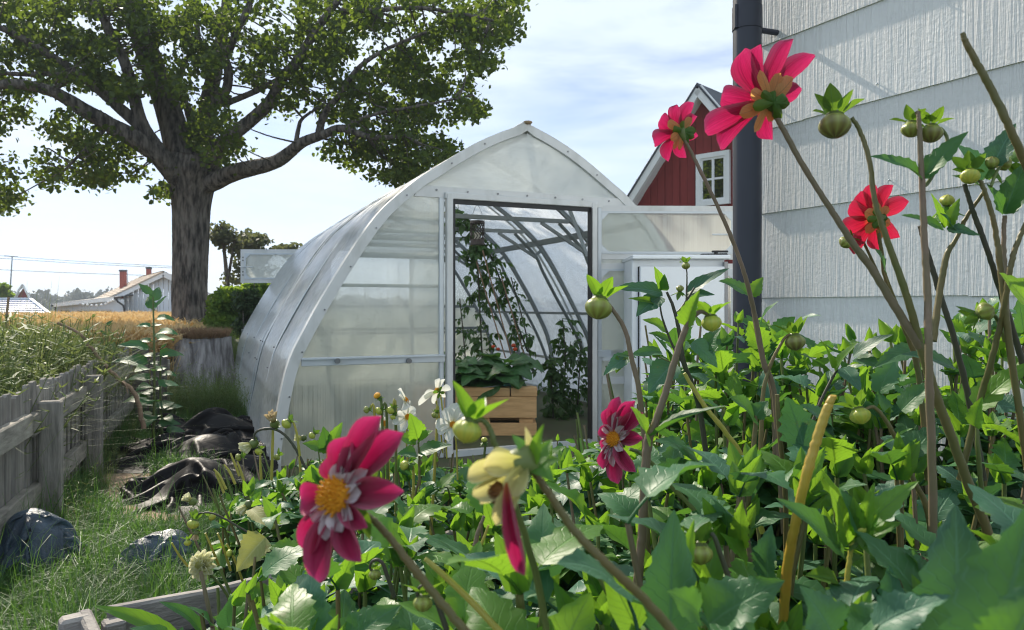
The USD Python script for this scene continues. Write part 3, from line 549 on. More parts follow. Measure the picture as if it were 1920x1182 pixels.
zA = EYE - (387 - HZ) / F * 5.42; zB = EYE - (487 - HZ) / F * 5.42
d1 = door_leaf('upper_door', ghs, hx, du, 1.06, zB, zA, nn, .052)
d2 = door_leaf('lower_door', ghs, hx, du, 1.06, .06, zB - .03, nn, .052)
zm = EYE - (712 - HZ) / F * 5.42; part('mid_rail', MB().bar(hx + du * .06 + up * zm + nn * .012, hx + du * 1.0 + up * zm + nn * .012, .03, .055, up), MAT['alu_white'], d2)
zm2 = EYE - (672 - HZ) / F * 5.42; part('mid_rail', MB().bar(hx + du * .06 + up * zm2 + nn * .012, hx + du * 1.0 + up * zm2 + nn * .012, .02, .03, up), MAT['alu_grey'], d2)
part('door_handle', MB().bar(hx + du * .86 + up * (zB + .18) + nn * .04, hx + du * 1.0 + up * (zB + .18) + nn * .04, .014, .012, up, .003), MAT['alu_grey'], d1)
for py in (408, 466, 517):
    z = EYE - (py - HZ) / F * 5.4; part('hinge', MB().tube([hx + np.array([-.012, -.02, z - .03]), hx + np.array([-.012, -.02, z + .03])], .012, 8), MAT['rubber'], ghs, 40)
# rear vent leaf
vb = at(452, 575, 9.35); vb[2] = 0; vz1 = EYE - (468 - HZ) / F * 9.35; vz0 = EYE - (531 - HZ) / F * 9.35
d3 = door_leaf('rear_door', ghs, vb, nrm([1, .0, 0]), 1.06, vz0, vz1, np.array([0, -1, 0.]), .062)
part('door_handle', MB().bar(vb + up * (vz0 + .20) + [.02, -.04, 0], vb + up * (vz0 + .20) + [.17, -.04, 0], .014, .012, up, .003), MAT['alu_grey'], d3)
# ------------------------------------------------------------------ picket fence on the left
FD = nrm([-.3475, .9377, 0]); FT = .65
fA = at(203, 666, .35 * F / 91); fA[2] = 0
def fence_pt(px):
    k = (px - CX) / F; t = (k * fA[1] - fA[0]) / (FD[0] - k * FD[1]); return fA + FD * t
FN = np.array([FD[1], -FD[0], 0])      # towards the yard
fence = thing('picket_fence', 'weathered grey picket fence running away along the grassy yard', 'fence', tuple(fA))
r = np.random.default_rng(11); start = -4.6; s = 0.98
while s > start:
    hgt = FT + r.uniform(-.018, .018); wd = r.uniform(.056, .070); lean = r.uniform(-.012, .012); b = fA + FD * s
    tl = r.uniform(-.006, .012)
    ring = [(-wd / 2, -.02), (wd / 2, -.02), (wd / 2 + lean, hgt - r.uniform(0, .012)), (wd / 2 + lean - .012, hgt), (-wd / 2 + lean + .012, hgt), (-wd / 2 + lean, hgt - r.uniform(0, .012))]
    part('picket', MB().poly(ring, b + FN * r.uniform(-.004, .004), FD, nrm(up + FN * tl), FN, .018), MAT['old_wood'], fence, False)
    s -= r.uniform(.088, .106)
for z in (.17, .485):
    for a, b in ((-4.6, -2.35), (-2.34, -.6), (-.59, 1.0)):
        part('rail', MB().bar(fA + FD * a + FN * .036 + up * z, fA + FD * b + FN * .036 + up * (z + .01), .038, .095, up, .005), MAT['old_wood_rail'], fence)
for px, pt in ((95, 752), (176, 704)):
    k_ = (px - CX) / F; o_ = fA + FN * .085; t_ = (k_ * o_[1] - o_[0]) / (FD[0] - k_ * FD[1]); b = o_ + FD * t_; z = EYE - (pt - HZ) / F * b[1]
    part('post', MB().box(b + up * (z / 2), FD * .036, FN * .045, up * z / 2, .007), MAT['old_wood'], fence)
# fence across the far end of the yard, wide planks
bf = thing('plank_fence', 'dark weathered fence of wide planks closing the far end of the yard', 'fence', tuple(fA))
fC = fA + FD * 1.0
CD = nrm([.97, .24, 0]); CN = np.array([CD[1], -CD[0], 0]); s = .04
for i in range(2):
    wd = r.uniform(.11, .14); hgt = FT + r.uniform(-.05, .06)
    part('plank', MB().poly([(s, -.02), (s + wd, -.02), (s + wd, hgt), (s, hgt + r.uniform(-.02, .02))], fC + CN * r.uniform(-.004, .006), CD, up, CN, .022), MAT['dark_plank'], bf, False); s += wd + r.uniform(.006, .03)
for z in (.2, .5): part('rail', MB().bar(fC - CN * .03 + up * z, fC + CD * s - CN * .03 + up * z, .04, .09, up, .005), MAT['old_wood_rail'], bf)
# ------------------------------------------------------------------ stump with heather
SY = 8.3; sc = at(368, 575, SY); sc[2] = 0
st = thing('tree_stump', 'broad grey tree stump with deep cracks beside the greenhouse back end', 'tree stump', tuple(sc))
ztop = EYE - (632 - HZ) / F * SY; th = np.linspace(0, 2 * np.pi, 96, endpoint=False); zz = np.linspace(-.05, ztop, 30)
T, Z = np.meshgrid(th, zz)
rad = .345 + .085 * (1 - Z / ztop) ** 1.5 + .022 * np.sin(3 * T + 1) + .014 * np.sin(7 * T)
q = np.stack([np.cos(T) * 2.2, np.sin(T) * 2.2, Z * .8], -1); rad = rad + (meshkit.fbm(q * 2.5, 4, 3) - .5) * .07
for a0, wd in ((-1.95, .07), (-1.15, .10), (-2.7, .06), (-.6, .05)): rad -= .045 * np.exp(-((((T - a0 + .25 * (Z - .3)) + np.pi) % (2 * np.pi) - np.pi) / wd) ** 2) * np.clip(1.2 - Z * .2, 0, 1)
P = np.stack([sc[0] + rad * np.cos(T), sc[1] + rad * np.sin(T), Z + (meshkit.fbm(q * 3, 3, 9) - .5) * .05 * (Z > ztop * .97)], -1)
part('bark', MB().grid(P, close_u=True), MAT['stump_bark'], st, True)
part('cut_face', MB().add(np.vstack([P[-1], sc + up * (ztop + .004)]), [[96, i, (i + 1) % 96] for i in range(96)]), MAT['old_wood_rail'], st, False)
def blades(pts, dirs, lens, wid, bend, rg, mb=None, seg=3, tipw=.1):
    """Grass-like curved blades, one strip each."""
    mb = mb or MB(); n = len(pts); a = rg.uniform(0, 2 * np.pi, n); side = np.stack([np.cos(a), np.sin(a), np.zeros(n)], 1); drop = np.stack([-np.sin(a), np.cos(a), np.zeros(n)], 1)
    rows = []
    for k in range(seg + 1):
        t = k / seg; c = pts + dirs * (lens * t)[:, None] + drop * (bend * lens * t * t)[:, None] - np.array([0, 0, 1.0]) * (np.abs(bend) * lens * .5 * t ** 3)[:, None]
        w = (np.broadcast_to(wid, (n,)) * (1 - (1 - tipw) * t ** 1.5))[:, None] / 2; rows += [c - side * w, c + side * w]
    V = np.stack(rows, 1).reshape(-1, 3); m = 2 * (seg + 1); f = []
    for k in range(seg): f += [[2 * k, 2 * k + 1, 2 * k + 3], [2 * k, 2 * k + 3, 2 * k + 2]]
    Fc = (np.arange(n)[:, None, None] * m + np.array(f)[None]).reshape(-1, 3); return mb.add(V, Fc)
n = 2600; rr = np.sqrt(r.uniform(0, 1, n)) * .30; ta = r.uniform(0, 6.28, n)
pts = np.stack([sc[0] + .04 + rr * np.cos(ta), sc[1] - .03 + rr * np.sin(ta), np.full(n, ztop - .01)], 1); dr_ = np.array([nrm([math.cos(a) * x * 2.2, math.sin(a) * x * 2.2, 1]) for a, x in zip(ta, rr)])
hp = thing('heather_plant', 'low reddish heather cushion growing on top of the grey stump', 'plant', (sc[0], sc[1], ztop))
part('foliage', blades(pts, dr_, r.uniform(.06, .15, n), .010, r.uniform(-.3, .3, n), r), MAT['heather_tip'], hp, False, kind='stuff')

# ------------------------------------------------------------------ the big tree
TY = 13.5
tree = thing('maple_tree', 'large old maple tree with thick dark trunk and spreading limbs', 'tree', tuple(at(357, 575, TY) * [1, 1, 0]))
def limb_pts(P, Ys, W):
    return np.array([[*at(px, py, Y), w * .88 / F * Y / 2] for (px, py), Y, w in zip(P, Ys, W)])
bark = MB(); rb = np.random.default_rng(21)
def limb(P, y0, y1, w0, w1, sides=14, wob=.05):
    n = len(P); L = spline(limb_pts(P, np.linspace(y0, y1, n), np.linspace(w0, w1, n)), 7); p = L[:, :3]; rad = L[:, 3]
    s = MB().tube(p, rad, sides); v = s.v[0]; q = v * [2.4, 2.4, .8]; nn = v.reshape(len(p), sides, 3); c = p[:, None]
    d = 1 + (meshkit.fbm(q * 1.5, 4, 2).reshape(len(p), sides, 1) - .5) * .22; s.v[0] = (c + (nn - c) * d).reshape(-1, 3); return s, p
def add_limb(name, parent, P, y0, y1, w0, w1, sides=14):
    s, p = limb(P, y0, y1, w0, w1, sides); LIMBS.append((p, w1)); return part(name, s, MAT['bark'], parent, True)
LIMBS = []
# trunk, flared at the foot and at the fork
tz = [(357, 690, 118), (357, 650, 96), (357, 600, 82), (356, 540, 77), (357, 470, 76), (358, 410, 77), (359, 375, 84), (360, 345, 100), (362, 318, 118), (366, 296, 104)]
L = spline(np.array([[*at(a, b, TY), w * .79 / F * TY / 2] for a, b, w in tz]), 6); s = MB().tube(L[:, :3], L[:, 3], 40); V = s.v[0].reshape(len(L), 40, 3); c = L[:, None, :3]
A = np.arctan2(V[..., 1] - c[..., 1], V[..., 0] - c[..., 0]); d = 1 + .05 * np.sin(5 * A + .8) + .035 * np.sin(9 * A) + (meshkit.fbm(V * [3, 3, .8], 4, 4) - .5) * .2
# ridges of the bark
d += -.04 * np.abs(np.sin(11 * A + 3 * meshkit.noise(V * [1, 1, .9], 6))) ** 3
s.v[0] = (c + (V - c) * d[..., None]).reshape(-1, 3); trunk = part('trunk', s, MAT['bark'], tree, True)
Ls = [
 ([(345, 345), (322, 318), (291, 286), (255, 262), (217, 241), (185, 222), (152, 203), (122, 184), (98, 172), (51, 160), (0, 160), (-80, 190)], 13.4, 11.2, 50, 15),
 ([(300, 296), (270, 245), (222, 201), (162, 149), (95, 105), (34, 68), (-30, 40)], 13.3, 11.6, 30, 11),
 ([(318, 310), (290, 270), (264, 228), (247, 162), (233, 115), (210, 68), (190, 27), (170, -5), (140, -80)], 13.1, 12.2, 30, 14),
 ([(348, 335), (340, 298), (315, 203), (284, 118), (264, 68), (247, 0), (225, -110), (215, -230)], 13.6, 14.2, 66, 26),
 ([(372, 335), (379, 298), (389, 203), (399, 152), (409, 101), (420, 50), (425, 0), (428, -90)], 13.6, 14.6, 44, 15),
 ([(389, 215), (403, 193), (424, 169), (428, 132), (420, 104), (431, 92), (443, 61), (463, 20), (472, -5), (500, -80)], 13.5, 13.2, 22, 12),
 ([(385, 318), (403, 290), (423, 264), (474, 223), (508, 189), (525, 152), (555, 118), (582, 74), (609, 34), (640, -8), (690, -90)], 13.4, 12.3, 34, 11),
 ([(420, 196), (437, 189), (484, 169), (530, 145)], 13.4, 12.9, 14, 11),
 ([(370, 350), (399, 342), (433, 326), (474, 315), (514, 305), (541, 288), (568, 267), (609, 252), (640, 241), (699, 258), (760, 255)], 13.6, 11.6, 44, 8),
 ([(596, 258), (609, 212), (636, 180), (670, 130), (720, 95), (800, 60)], 12.4, 11.5, 17, 6),
 ([(358, 312), (359, 268), (355, 210), (335, 173), (338, 142), (350, 110)], 13.8, 14.4, 20, 10),
 ([(553, 280), (560, 240), (568, 222), (600, 200)], 12.6, 12.4, 11, 5),
 ([(98, 172), (130, 140), (60, 140), (0, 136), (-60, 120)], 12.3, 11.8, 12, 8),
 ([(640, 20), (700, 20), (780, 15), (860, 25), (930, 40)], 12.3, 11.4, 12, 5),
 ([(400, 152), (375, 95), (368, 40), (355, -20)], 13.8, 14.6, 16, 9),
 ([(210, 225), (180, 260), (150, 290), (120, 320)], 12.6, 12.2, 11, 5),
 ([(640, 241), (700, 215), (780, 200), (860, 185)], 12.0, 11.4, 9, 4),
]
for a in Ls: add_limb('limb', trunk, *a)
# crown: leaves in clumps filling the outline of the foliage, with gaps
polys = [([(-250, -20), (440, -20), (438, 50), (415, 120), (380, 165), (350, 185), (330, 170), (300, 195), (250, 170), (215, 195), (180, 165), (150, 160), (115, 150), (60, 180), (-250, 200)], 1.15),
 ([(88, 232), (130, 205), (190, 232), (250, 268), (300, 292), (332, 330), (322, 365), (290, 368), (262, 352), (240, 345), (200, 350), (180, 345), (150, 355), (110, 362), (72, 345), (62, 305), (80, 270)], .85),
 ([(-250, 190), (60, 195), (68, 228), (45, 245), (-250, 260)], .7), ([(-250, 270), (25, 275), (18, 300), (42, 365), (28, 395), (-250, 410)], .7),
 ([(455, 95), (490, 55), (530, 20), (600, -20), (700, -20), (700, 60), (660, 120), (600, 150), (540, 178), (480, 165), (452, 140)], .9),
 ([(640, -20), (990, -20), (996, 30), (975, 62), (945, 80), (935, 115), (905, 142), (870, 125), (845, 140), (800, 138), (740, 130), (690, 110)], 1.1),
 ([(500, 185), (560, 165), (640, 150), (720, 128), (800, 155), (880, 158), (925, 192), (915, 212), (870, 220), (830, 240), (740, 238), (690, 225), (600, 225), (540, 215), (490, 212)], 1.1),
 ([(620, 255), (690, 225), (760, 232), (830, 255), (868, 280), (850, 305), (800, 338), (745, 345), (712, 330), (670, 318), (630, 302), (600, 290)], 1.0),
 ([(335, 120), (400, 150), (440, 205), (450, 275), (420, 312), (385, 300), (350, 250), (325, 190)], .55), ([(400, 255), (462, 250), (465, 300), (425, 322)], .6),
 ([(430, -20), (520, -20), (505, 60), (450, 100)], .4),
 ([(-300, -420), (950, -420), (1010, -10), (-300, -10)], .10)]
clump, leaf = [], MB(); rc = np.random.default_rng(5); CN_ = []
for ring, dens in polys:
    pg = Polygon(ring); b = pg.bounds; n = int(pg.area * dens / 23)
    k = 0
    while k < n:
        x, y = rc.uniform(b[0], b[2]), rc.uniform(b[1], b[3])
        if not pg.contains(Point(x, y)): continue
        k += 1
        g = meshkit.noise(np.array([x / 34, y / 24, 1.7]), 8) * .5 + meshkit.noise(np.array([x / 11, y / 9, 4.2]), 2) * .5
        if g < .525: continue
        Y = np.clip(rc.normal(13.3, 1.1), 10.8, 15.8) if y > -30 else rc.uniform(10.5, 16.5)
        CN_.append(at(x, y, Y))
CN_ = np.array(CN_); per = 8
c = np.repeat(CN_, per, 0); n = len(c); c = c + rc.normal(0, 1, (n, 3)) * [.085, .12, .07]
sz = rc.uniform(.032, .060, n)
d0 = rc.normal(0, 1, (n, 3)); d0[:, 2] -= .5; d0 /= np.linalg.norm(d0, axis=1, keepdims=True); ref = rc.normal(0, 1, (n, 3)) + [0, 0, 1.2]; x0 = np.cross(d0, ref); x0 /= np.linalg.norm(x0, axis=1, keepdims=True); n0 = np.cross(x0, d0)
tmpl = np.array([[0, -.8, 0], [.75, -.25, .12], [.55, .55, .05], [0, 1.1, -.1], [-.55, .55, .05], [-.75, -.25, .12]]); tf = np.array([[0, 1, 2], [0, 2, 3], [0, 3, 4], [0, 4, 5]])
V = c[:, None] + sz[:, None, None] * (tmpl[None, :, :1] * x0[:, None] + tmpl[None, :, 1:2] * d0[:, None] + tmpl[None, :, 2:] * n0[:, None])
leaf.add(V.reshape(-1, 3), (np.arange(n)[:, None, None] * 6 + tf[None]).reshape(-1, 3))
crown = part('crown', leaf, MAT['tree_leaf'], tree, False, kind='stuff')
# twigs reaching into the leaf clumps
tw = MB(); LP = np.vstack([p for p, _ in LIMBS])
for q in CN_[rc.choice(len(CN_), 700, replace=False)]:
    d = np.linalg.norm(LP - q, axis=1); i = d.argmin()
    if .15 < d[i] < 1.6:
        a = LP[i]; m = (a + q) / 2 + rc.normal(0, .08, 3); tw.tube(spline([a, m, q], 4), np.linspace(.018, .005, 9), 4, False)
part('twigs', tw, MAT['bark'], trunk, True, kind='stuff')

# ------------------------------------------------------------------ foliage blobs for far trees, hedges and bushes
def leaf_cloud(cent, ell, n, size, rg, shell=.45, lumps=7):
    """n leaf faces through a lumpy volume of half-axes ell around cent."""
    L = rg.normal(0, 1, (lumps, 3)); L /= np.linalg.norm(L, axis=1, keepdims=True); L = L * rg.uniform(.25, .72, (lumps, 1)); R = rg.uniform(.32, .6, lumps)
    k = rg.integers(0, lumps, n); u = rg.normal(0, 1, (n, 3)); u /= np.linalg.norm(u, axis=1, keepdims=True); u *= (rg.uniform(shell, 1, n) ** .7)[:, None]
    p = (L[k] + u * R[k][:, None]) * np.asarray(ell) + np.asarray(cent)
    d0 = rg.normal(0, 1, (n, 3)); d0 /= np.linalg.norm(d0, axis=1, keepdims=True); x0 = np.cross(d0, rg.normal(0, 1, (n, 3)) + [0, 0, .8]); x0 /= np.linalg.norm(x0, axis=1, keepdims=True); n0 = np.cross(x0, d0)
    sz = size * rg.uniform(.6, 1.3, n)
    V = p[:, None] + sz[:, None, None] * (tmpl[None, :, :1] * x0[:, None] + tmpl[None, :, 1:2] * d0[:, None] + tmpl[None, :, 2:] * n0[:, None])
    return V.reshape(-1, 3), (np.arange(n)[:, None, None] * 6 + tf[None]).reshape(-1, 3)
def far_tree(name, label, base, top_z, blobs, m, size, n, trunk_r=.12, cat='tree', stems=1):
    rg = np.random.default_rng(len(label) * 7 + n); t = thing(name, label, cat, tuple(base))
    mb = MB()
    for c, e, k in blobs: mb.add(*leaf_cloud(c, e, int(n * k), size, rg, .2))
    for j in range(stems):
        tb = base + np.array([rg.uniform(-.3, .3) * (stems > 1), 0, 0]); tt = blobs[j % len(blobs)][0]
        part('trunk', MB().tube(spline([tb, (tb + tt) / 2 + rg.normal(0, .12, 3), tt + up * .3], 6), np.linspace(trunk_r, trunk_r * .3, 13), 8), MAT['bark'], t, True)
    part('crown', mb, MAT[m], t, False, kind='stuff'); return t
def g0(px, Y): q = at(px, 575, Y); q[2] = 0; return q
Yt = 21.0
far_tree('garden_tree', 'loose grey-green tree behind the big trunk and the open rear door', g0(450, Yt), 0, [(at(440, 470, Yt), (1.0, .9, .75), 1.0), (at(490, 462, Yt), (.8, .8, .42), .6), (at(415, 440, Yt), (.6, .6, .5), .5), (at(535, 470, Yt), (.55, .5, .28), .3), (at(470, 520, Yt), (1.1, .9, .5), .5), (at(565, 482, Yt), (.3, .3, .15), .1)], 'far_leaf', .062, 1500, .10, stems=3)
Yh = 12.5
far_tree('hedge_shrub', 'bright green leafy shrub filling the gap right of the big trunk', g0(440, Yh), 0, [(at(430, 575, Yh), (.45, .45, .42), 1), (at(475, 565, Yh), (.5, .45, .38), 1), (at(450, 610, Yh), (.6, .5, .35), 1), (at(410, 600, Yh), (.3, .4, .45), .6)], 'hedge_leaf', .045, 3000, .03, 'shrub', 3)
far_tree('dark_shrub', 'dusky feathery shrub standing between the stump and the greenhouse flank', g0(460, 11.3), 0, [(at(455, 585, 11.3), (.28, .3, .42), 1), (at(478, 560, 11.3), (.22, .25, .3), .6)], 'dark_leaf', .03, 1400, .02, 'shrub', 3)
far_tree('edge_tree', 'dark green tree at the left edge behind the blue roof', g0(-20, 40), 0, [(at(-12, 552, 40), (1.2, 1.2, .8), 1.0), (at(8, 545, 40), (.6, .7, .45), .5), (at(-40, 540, 40), (1.2, 1.0, .8), .5)], 'hedge_leaf', .10, 1800, .15)
# ------------------------------------------------------------------ white house across the field
WY = 40.0
def wp(px, py, Y=WY): return at(px, py, Y)
wh = thing('white_house', 'white wooden house with tan roof and glazed veranda beyond the wheat', 'house', tuple(g0(232, WY)))
gx0 = wp(232, 575)[0]; gxe = wp(430, 575)[0]; zr0 = wp(0, 557)[2]; sl = (557 - 509) / (318 - 218.0)     # rake slope in pixels
zE = lambda px: EYE - ((557 - (px - 218) * sl) - HZ) / F * WY
nb = 34; xs = np.linspace(232, 392, nb + 1)
for i in range(nb):
    a, b = xs[i], xs[i + 1]; xa, xb = wp(a, 0)[0], wp(b, 0)[0] - .02
    f = lambda px: zE(min(px, 312) - max(0, px - 312)) - .12
    part('board', MB().poly([(xa, -1), (xb, -1), (xb, f(b)), (xa, f(a))], np.array([0, WY - (.03 if i % 2 else 0), 0]), np.array([1., 0, 0]), up, np.array([0, -1., 0]), .03), MAT['pale_paint'], wh, False)
# rake board and tan roof of tiles (left slope faces away from the gable's right side)
ra, rb_ = np.array([wp(212, 0)[0], WY, zE(212)]), np.array([wp(312, 0)[0], WY, zE(312)])
part('bargeboard', MB().bar(ra + [0, -.35, -.08], rb_ + [0, -.35, -.08], .05, .28, up), MAT['white_paint'], wh)
rc2 = np.array([wp(412, 0)[0], WY, zE(212)]); part('bargeboard', MB().bar(rb_ + [0, -.35, -.08], rc2 + [0, -.35, -.08], .05, .28, up), MAT['white_paint'], wh)
back = np.array([-5.6, 8.5, 0.0]); rows = 11
for k in range(rows):
    a = ra + (rb_ - ra) * k / rows + [0, -.4, .09]; b = ra + (rb_ - ra) * (k + 1) / rows + [0, -.4, .05]
    part('tile_row', MB().add([a, b + up * .0, b + back, a + back, a - up * .09, b - up * .05, b + back - up * .05, a + back - up * .09], [[0, 1, 2, 3], [7, 6, 5, 4], [0, 4, 5, 1], [1, 5, 6, 2], [2, 6, 7, 3], [3, 7, 4, 0]]), MAT['tan_roof'], wh, False)
a = rb_ + [0, -.4, .1]; b = rc2 + [0, -.4, .1]; part('roof', MB().add([a, b, b + back, a + back], [[0, 1, 2, 3]]), MAT['tan_roof'], wh, False)
def brick_chimney(px, p0, p1, w, Y, m='chimney_brick'):
    x = wp(px, 0, Y)[0]; z0, z1 = EYE - (p0 - HZ) / F * Y, EYE - (p1 - HZ) / F * Y; ww = w / F * Y
    c = part('chimney', MB().box([x, Y, (z0 + z1) / 2], (ww / 2, 0, 0), (0, ww / 2, 0), (0, 0, (z1 - z0) / 2)), MAT[m], wh, False)
    part('chimney_cap', MB().box([x, Y, z1 + .03], (ww * .6, 0, 0), (0, ww * .6, 0), (0, 0, .05)), MAT['dark_roof'], c, False)
brick_chimney(231, 560, 509, 9, 44); brick_chimney(279, 530, 504, 7, 46)
part('antenna', MB().tube([wp(239, 540, 44), wp(239, 511, 44)], .018, 5), MAT['wire'], wh, False)
part('antenna', MB().tube([wp(239, 527, 44), wp(243, 533, 44)], .015, 5), MAT['wire'], wh, False)
# veranda on the left
va, vb_ = wp(99, 569, 38), wp(214, 557, 38)
part('veranda_roof', MB().add([va, vb_, vb_ + [0, 3.2, .25], va + [0, 3.2, .25], va - up * .05, vb_ - up * .05, vb_ + [0, 3.2, .2], va + [0, 3.2, .2]], [[0, 1, 2, 3], [7, 6, 5, 4], [0, 4, 5, 1], [1, 5, 6, 2], [2, 6, 7, 3], [3, 7, 4, 0]]), MAT['dark_roof'], wh, False)
part('fascia', MB().bar(va + [0, -.04, -.11], vb_ + [0, -.04, -.11], .05, .18, up), MAT['white_paint'], wh)
VX = lambda px: wp(px, 0, 38.3)[0]
V0 = np.array([0, 38.3, 0]); rn_ = np.array([0, -1.0, 0]); ux = np.array([1.0, 0, 0])
zt_, zb_ = EYE - (572 - HZ) / F * 38.3, -.3
hol = [[(VX(112), .15), (VX(112), zt_ - .2), (VX(136), zt_ - .2), (VX(136), .15)], [(VX(141), .05), (VX(141), zt_ - .2), (VX(214), zt_ - .2), (VX(214), .05)]]
part('veranda_wall', MB().poly(Polygon([(VX(103), -1), (VX(233), -1), (VX(233), EYE - (562 - HZ) / F * 38.3), (VX(103), zt_ + .0)], hol), V0, ux, up, rn_, .08), MAT['pale_paint'], wh, False)
window(wh, V0 + rn_ * .02, VX(112) , VX(136), .15, zt_ - .2, ux, rn_, 1, 1, .05, .04, .03, back='curtain')
window(wh, V0 + rn_ * .02, VX(141), VX(214), .05, zt_ - .2, ux, rn_, 3, 1, .05, .05, .03, back='room_dark')
part('house_downpipe', MB().tube([wp(218, 561, 37.9), wp(221, 566, 37.9), wp(231, 573, 38.1), wp(233, 580, 38.1), wp(233, 612, 38.1)], .05, 8), MAT['rubber'], wh, 40)
part('house_downpipe', MB().tube([wp(97, 573, 37.9), wp(104, 577, 38.1), wp(104, 600, 38.1)], .05, 8), MAT['rubber'], wh, 40)
window(wh, np.array([0, WY - .05, 0]), wp(282, 0)[0], wp(300, 0)[0], .35, 1.15, ux, rn_, 1, 1, .05, .04, .03)
for i, (bx, by) in enumerate([(156, 571), (164, 572), (172, 573), (181, 573), (190, 572), (198, 570), (203, 567), (208, 565), (212, 563)]):
    bl = part('string_light', MB().tm(trimesh.creation.icosphere(1, .07).apply_translation(wp(bx, by, 37.6))), MAT['bulb'], wh, True)
part('light_cord', MB().tube(spline([wp(148, 569, 37.6), wp(172, 572.0, 37.6), wp(190, 571, 37.6), wp(214, 561, 37.6)], 5), .012, 4), MAT['wire'], wh, False)
# blue-roofed shed and red gable at the far left
sh = thing('blue_roof_shed', 'low outbuilding with blue tiled roof at the left edge of the field', 'shed', tuple(g0(40, 36)))
a, b, c_, d_ = wp(-120, 562, 36), wp(57, 562, 36), wp(96, 592, 34), wp(-120, 586, 34)
rows = 7
for k in range(rows):
    t0, t1 = k / rows, (k + 1) / rows; p = [a + (d_ - a) * t0, b + (c_ - b) * t0, b + (c_ - b) * t1, a + (d_ - a) * t1]
    part('tile_row', MB().add(p + [p[0] + [0, .02, -.07], p[1] + [0, .02, -.07], p[2] + [0, .0, -.01], p[3] + [0, .0, -.01]] if False else [p[0], p[1], p[2] + [0, -.05, .03], p[3] + [0, -.05, .03], p[2] + [0, -.05, -.05], p[3] + [0, -.05, -.05]], [[0, 3, 2, 1], [3, 5, 4, 2]]), MAT['blue_roof'], sh, False)
part('ridge', MB().bar(a + [0, 0, .04], b + [0, 0, .04], .16, .1, up), MAT['pale_paint'], sh)
part('hip_board', MB().bar(b + [0, 0, .03], c_ + [0, 0, .03], .14, .08, up), MAT['pale_paint'], sh)
part('fascia', MB().bar(d_ + [0, -.05, -.1], c_ + [0, -.05, -.1], .05, .16, up), MAT['pale_paint'], sh)
part('wall', MB().add([d_ + [0, .3, -.15], c_ + [-.3, .3, -.15], c_ * [1, 1, 0] + [-.3, .3, 0], d_ * [1, 1, 0] + [0, .3, 0]], [[0, 1, 2, 3]]), MAT['pale_paint'], sh, False)
part('wall', MB().add([c_ + [-.3, .3, -.15], b + [0, 2, -1.2], b * [1, 1, 0] + [0, 2, 0], c_ * [1, 1, 0] + [-.3, .3, 0]], [[0, 1, 2, 3]]), MAT['pale_paint'], sh, False)
rh = thing('red_barn', 'small red gabled barn with grey-green roof behind the blue roof', 'barn', tuple(g0(40, 60)))
A_, B_, C_ = wp(46, 536, 60), wp(30, 562, 60), wp(58, 562, 60)
part('gable', MB().add([A_, B_, C_, C_ * [1, 1, 0], B_ * [1, 1, 0]], [[0, 1, 2], [1, 4, 3], [1, 3, 2]]), MAT['red_paint'], rh, False)
part('roof', MB().add([A_ + [0, -.2, .1], B_ + [-.1, -.2, 0], B_ + [-4.5, 6, 0], A_ + [-4, 6, .1]], [[0, 1, 2, 3]]), MAT['green_roof'], rh, False)
part('bargeboard', MB().bar(A_ + [0, -.25, .1], C_ + [.1, -.25, 0], .1, .12, up), MAT['white_paint'], rh); part('bargeboard', MB().bar(A_ + [0, -.25, .1], B_ + [-.1, -.25, 0], .1, .12, up), MAT['white_paint'], rh)
# far tree line and greenhouse-like lattice fading in the distance
rg = np.random.default_rng(31); mb = MB()
for px in np.linspace(-200, 700, 130):
    Y = rg.uniform(170, 230); q = at(px + rg.uniform(-8, 8), rg.uniform(549, 566) - 10 * math.exp(-((px - 160) / 80) ** 2), Y); q[2] = max(q[2], 1)
    mb.add(*leaf_cloud([q[0], q[1], q[2] * .5], (rg.uniform(2, 4), 2, q[2] * .62), 190, .5, rg, .3, 5))
for px in np.linspace(720, 2300, 60):
    Y = rg.uniform(170, 230); q = at(px, 560, Y); mb.add(*leaf_cloud([q[0], q[1], 1.4], (4, 2, 2.2), 120, .6, rg, .3, 5))
struct('tree_line', mb, MAT['distant_leaf'], False, 'stuff', 'pale distant line of trees along the horizon', 'trees')
# power line
pole = thing('utility_pole', 'thin distant utility pole carrying wires at the left', 'pole', tuple(g0(16, 85)))
part('mast', MB().tube([g0(16, 85), at(23, 481, 85)], [.09, .06], 6), MAT['wire'], pole, False)
part('crossarm', MB().bar(at(8, 480, 85), at(34, 482, 85), .1, .1, up), MAT['wire'], pole)
for lab, pa, pb, sag in (('upper power wire crossing the sky left of the trunk', (-60, 475), (330, 500), 2), ('second power wire just below the uppermost one', (-60, 480), (330, 503), 2), ('lower power wire ending behind the tan roof', (-60, 503), (330, 518), 1.5)):
    q = [at(pa[0] + (pb[0] - pa[0]) * t, pa[1] + (pb[1] - pa[1]) * t + sag * 4 * t * (1 - t), 85) for t in np.linspace(0, 1, 9)]
    tag(stage.GetPrimAtPath(part('power_wire', MB().tube(q, .028, 4), MAT['wire'], '/World', False)), lab, 'wire')

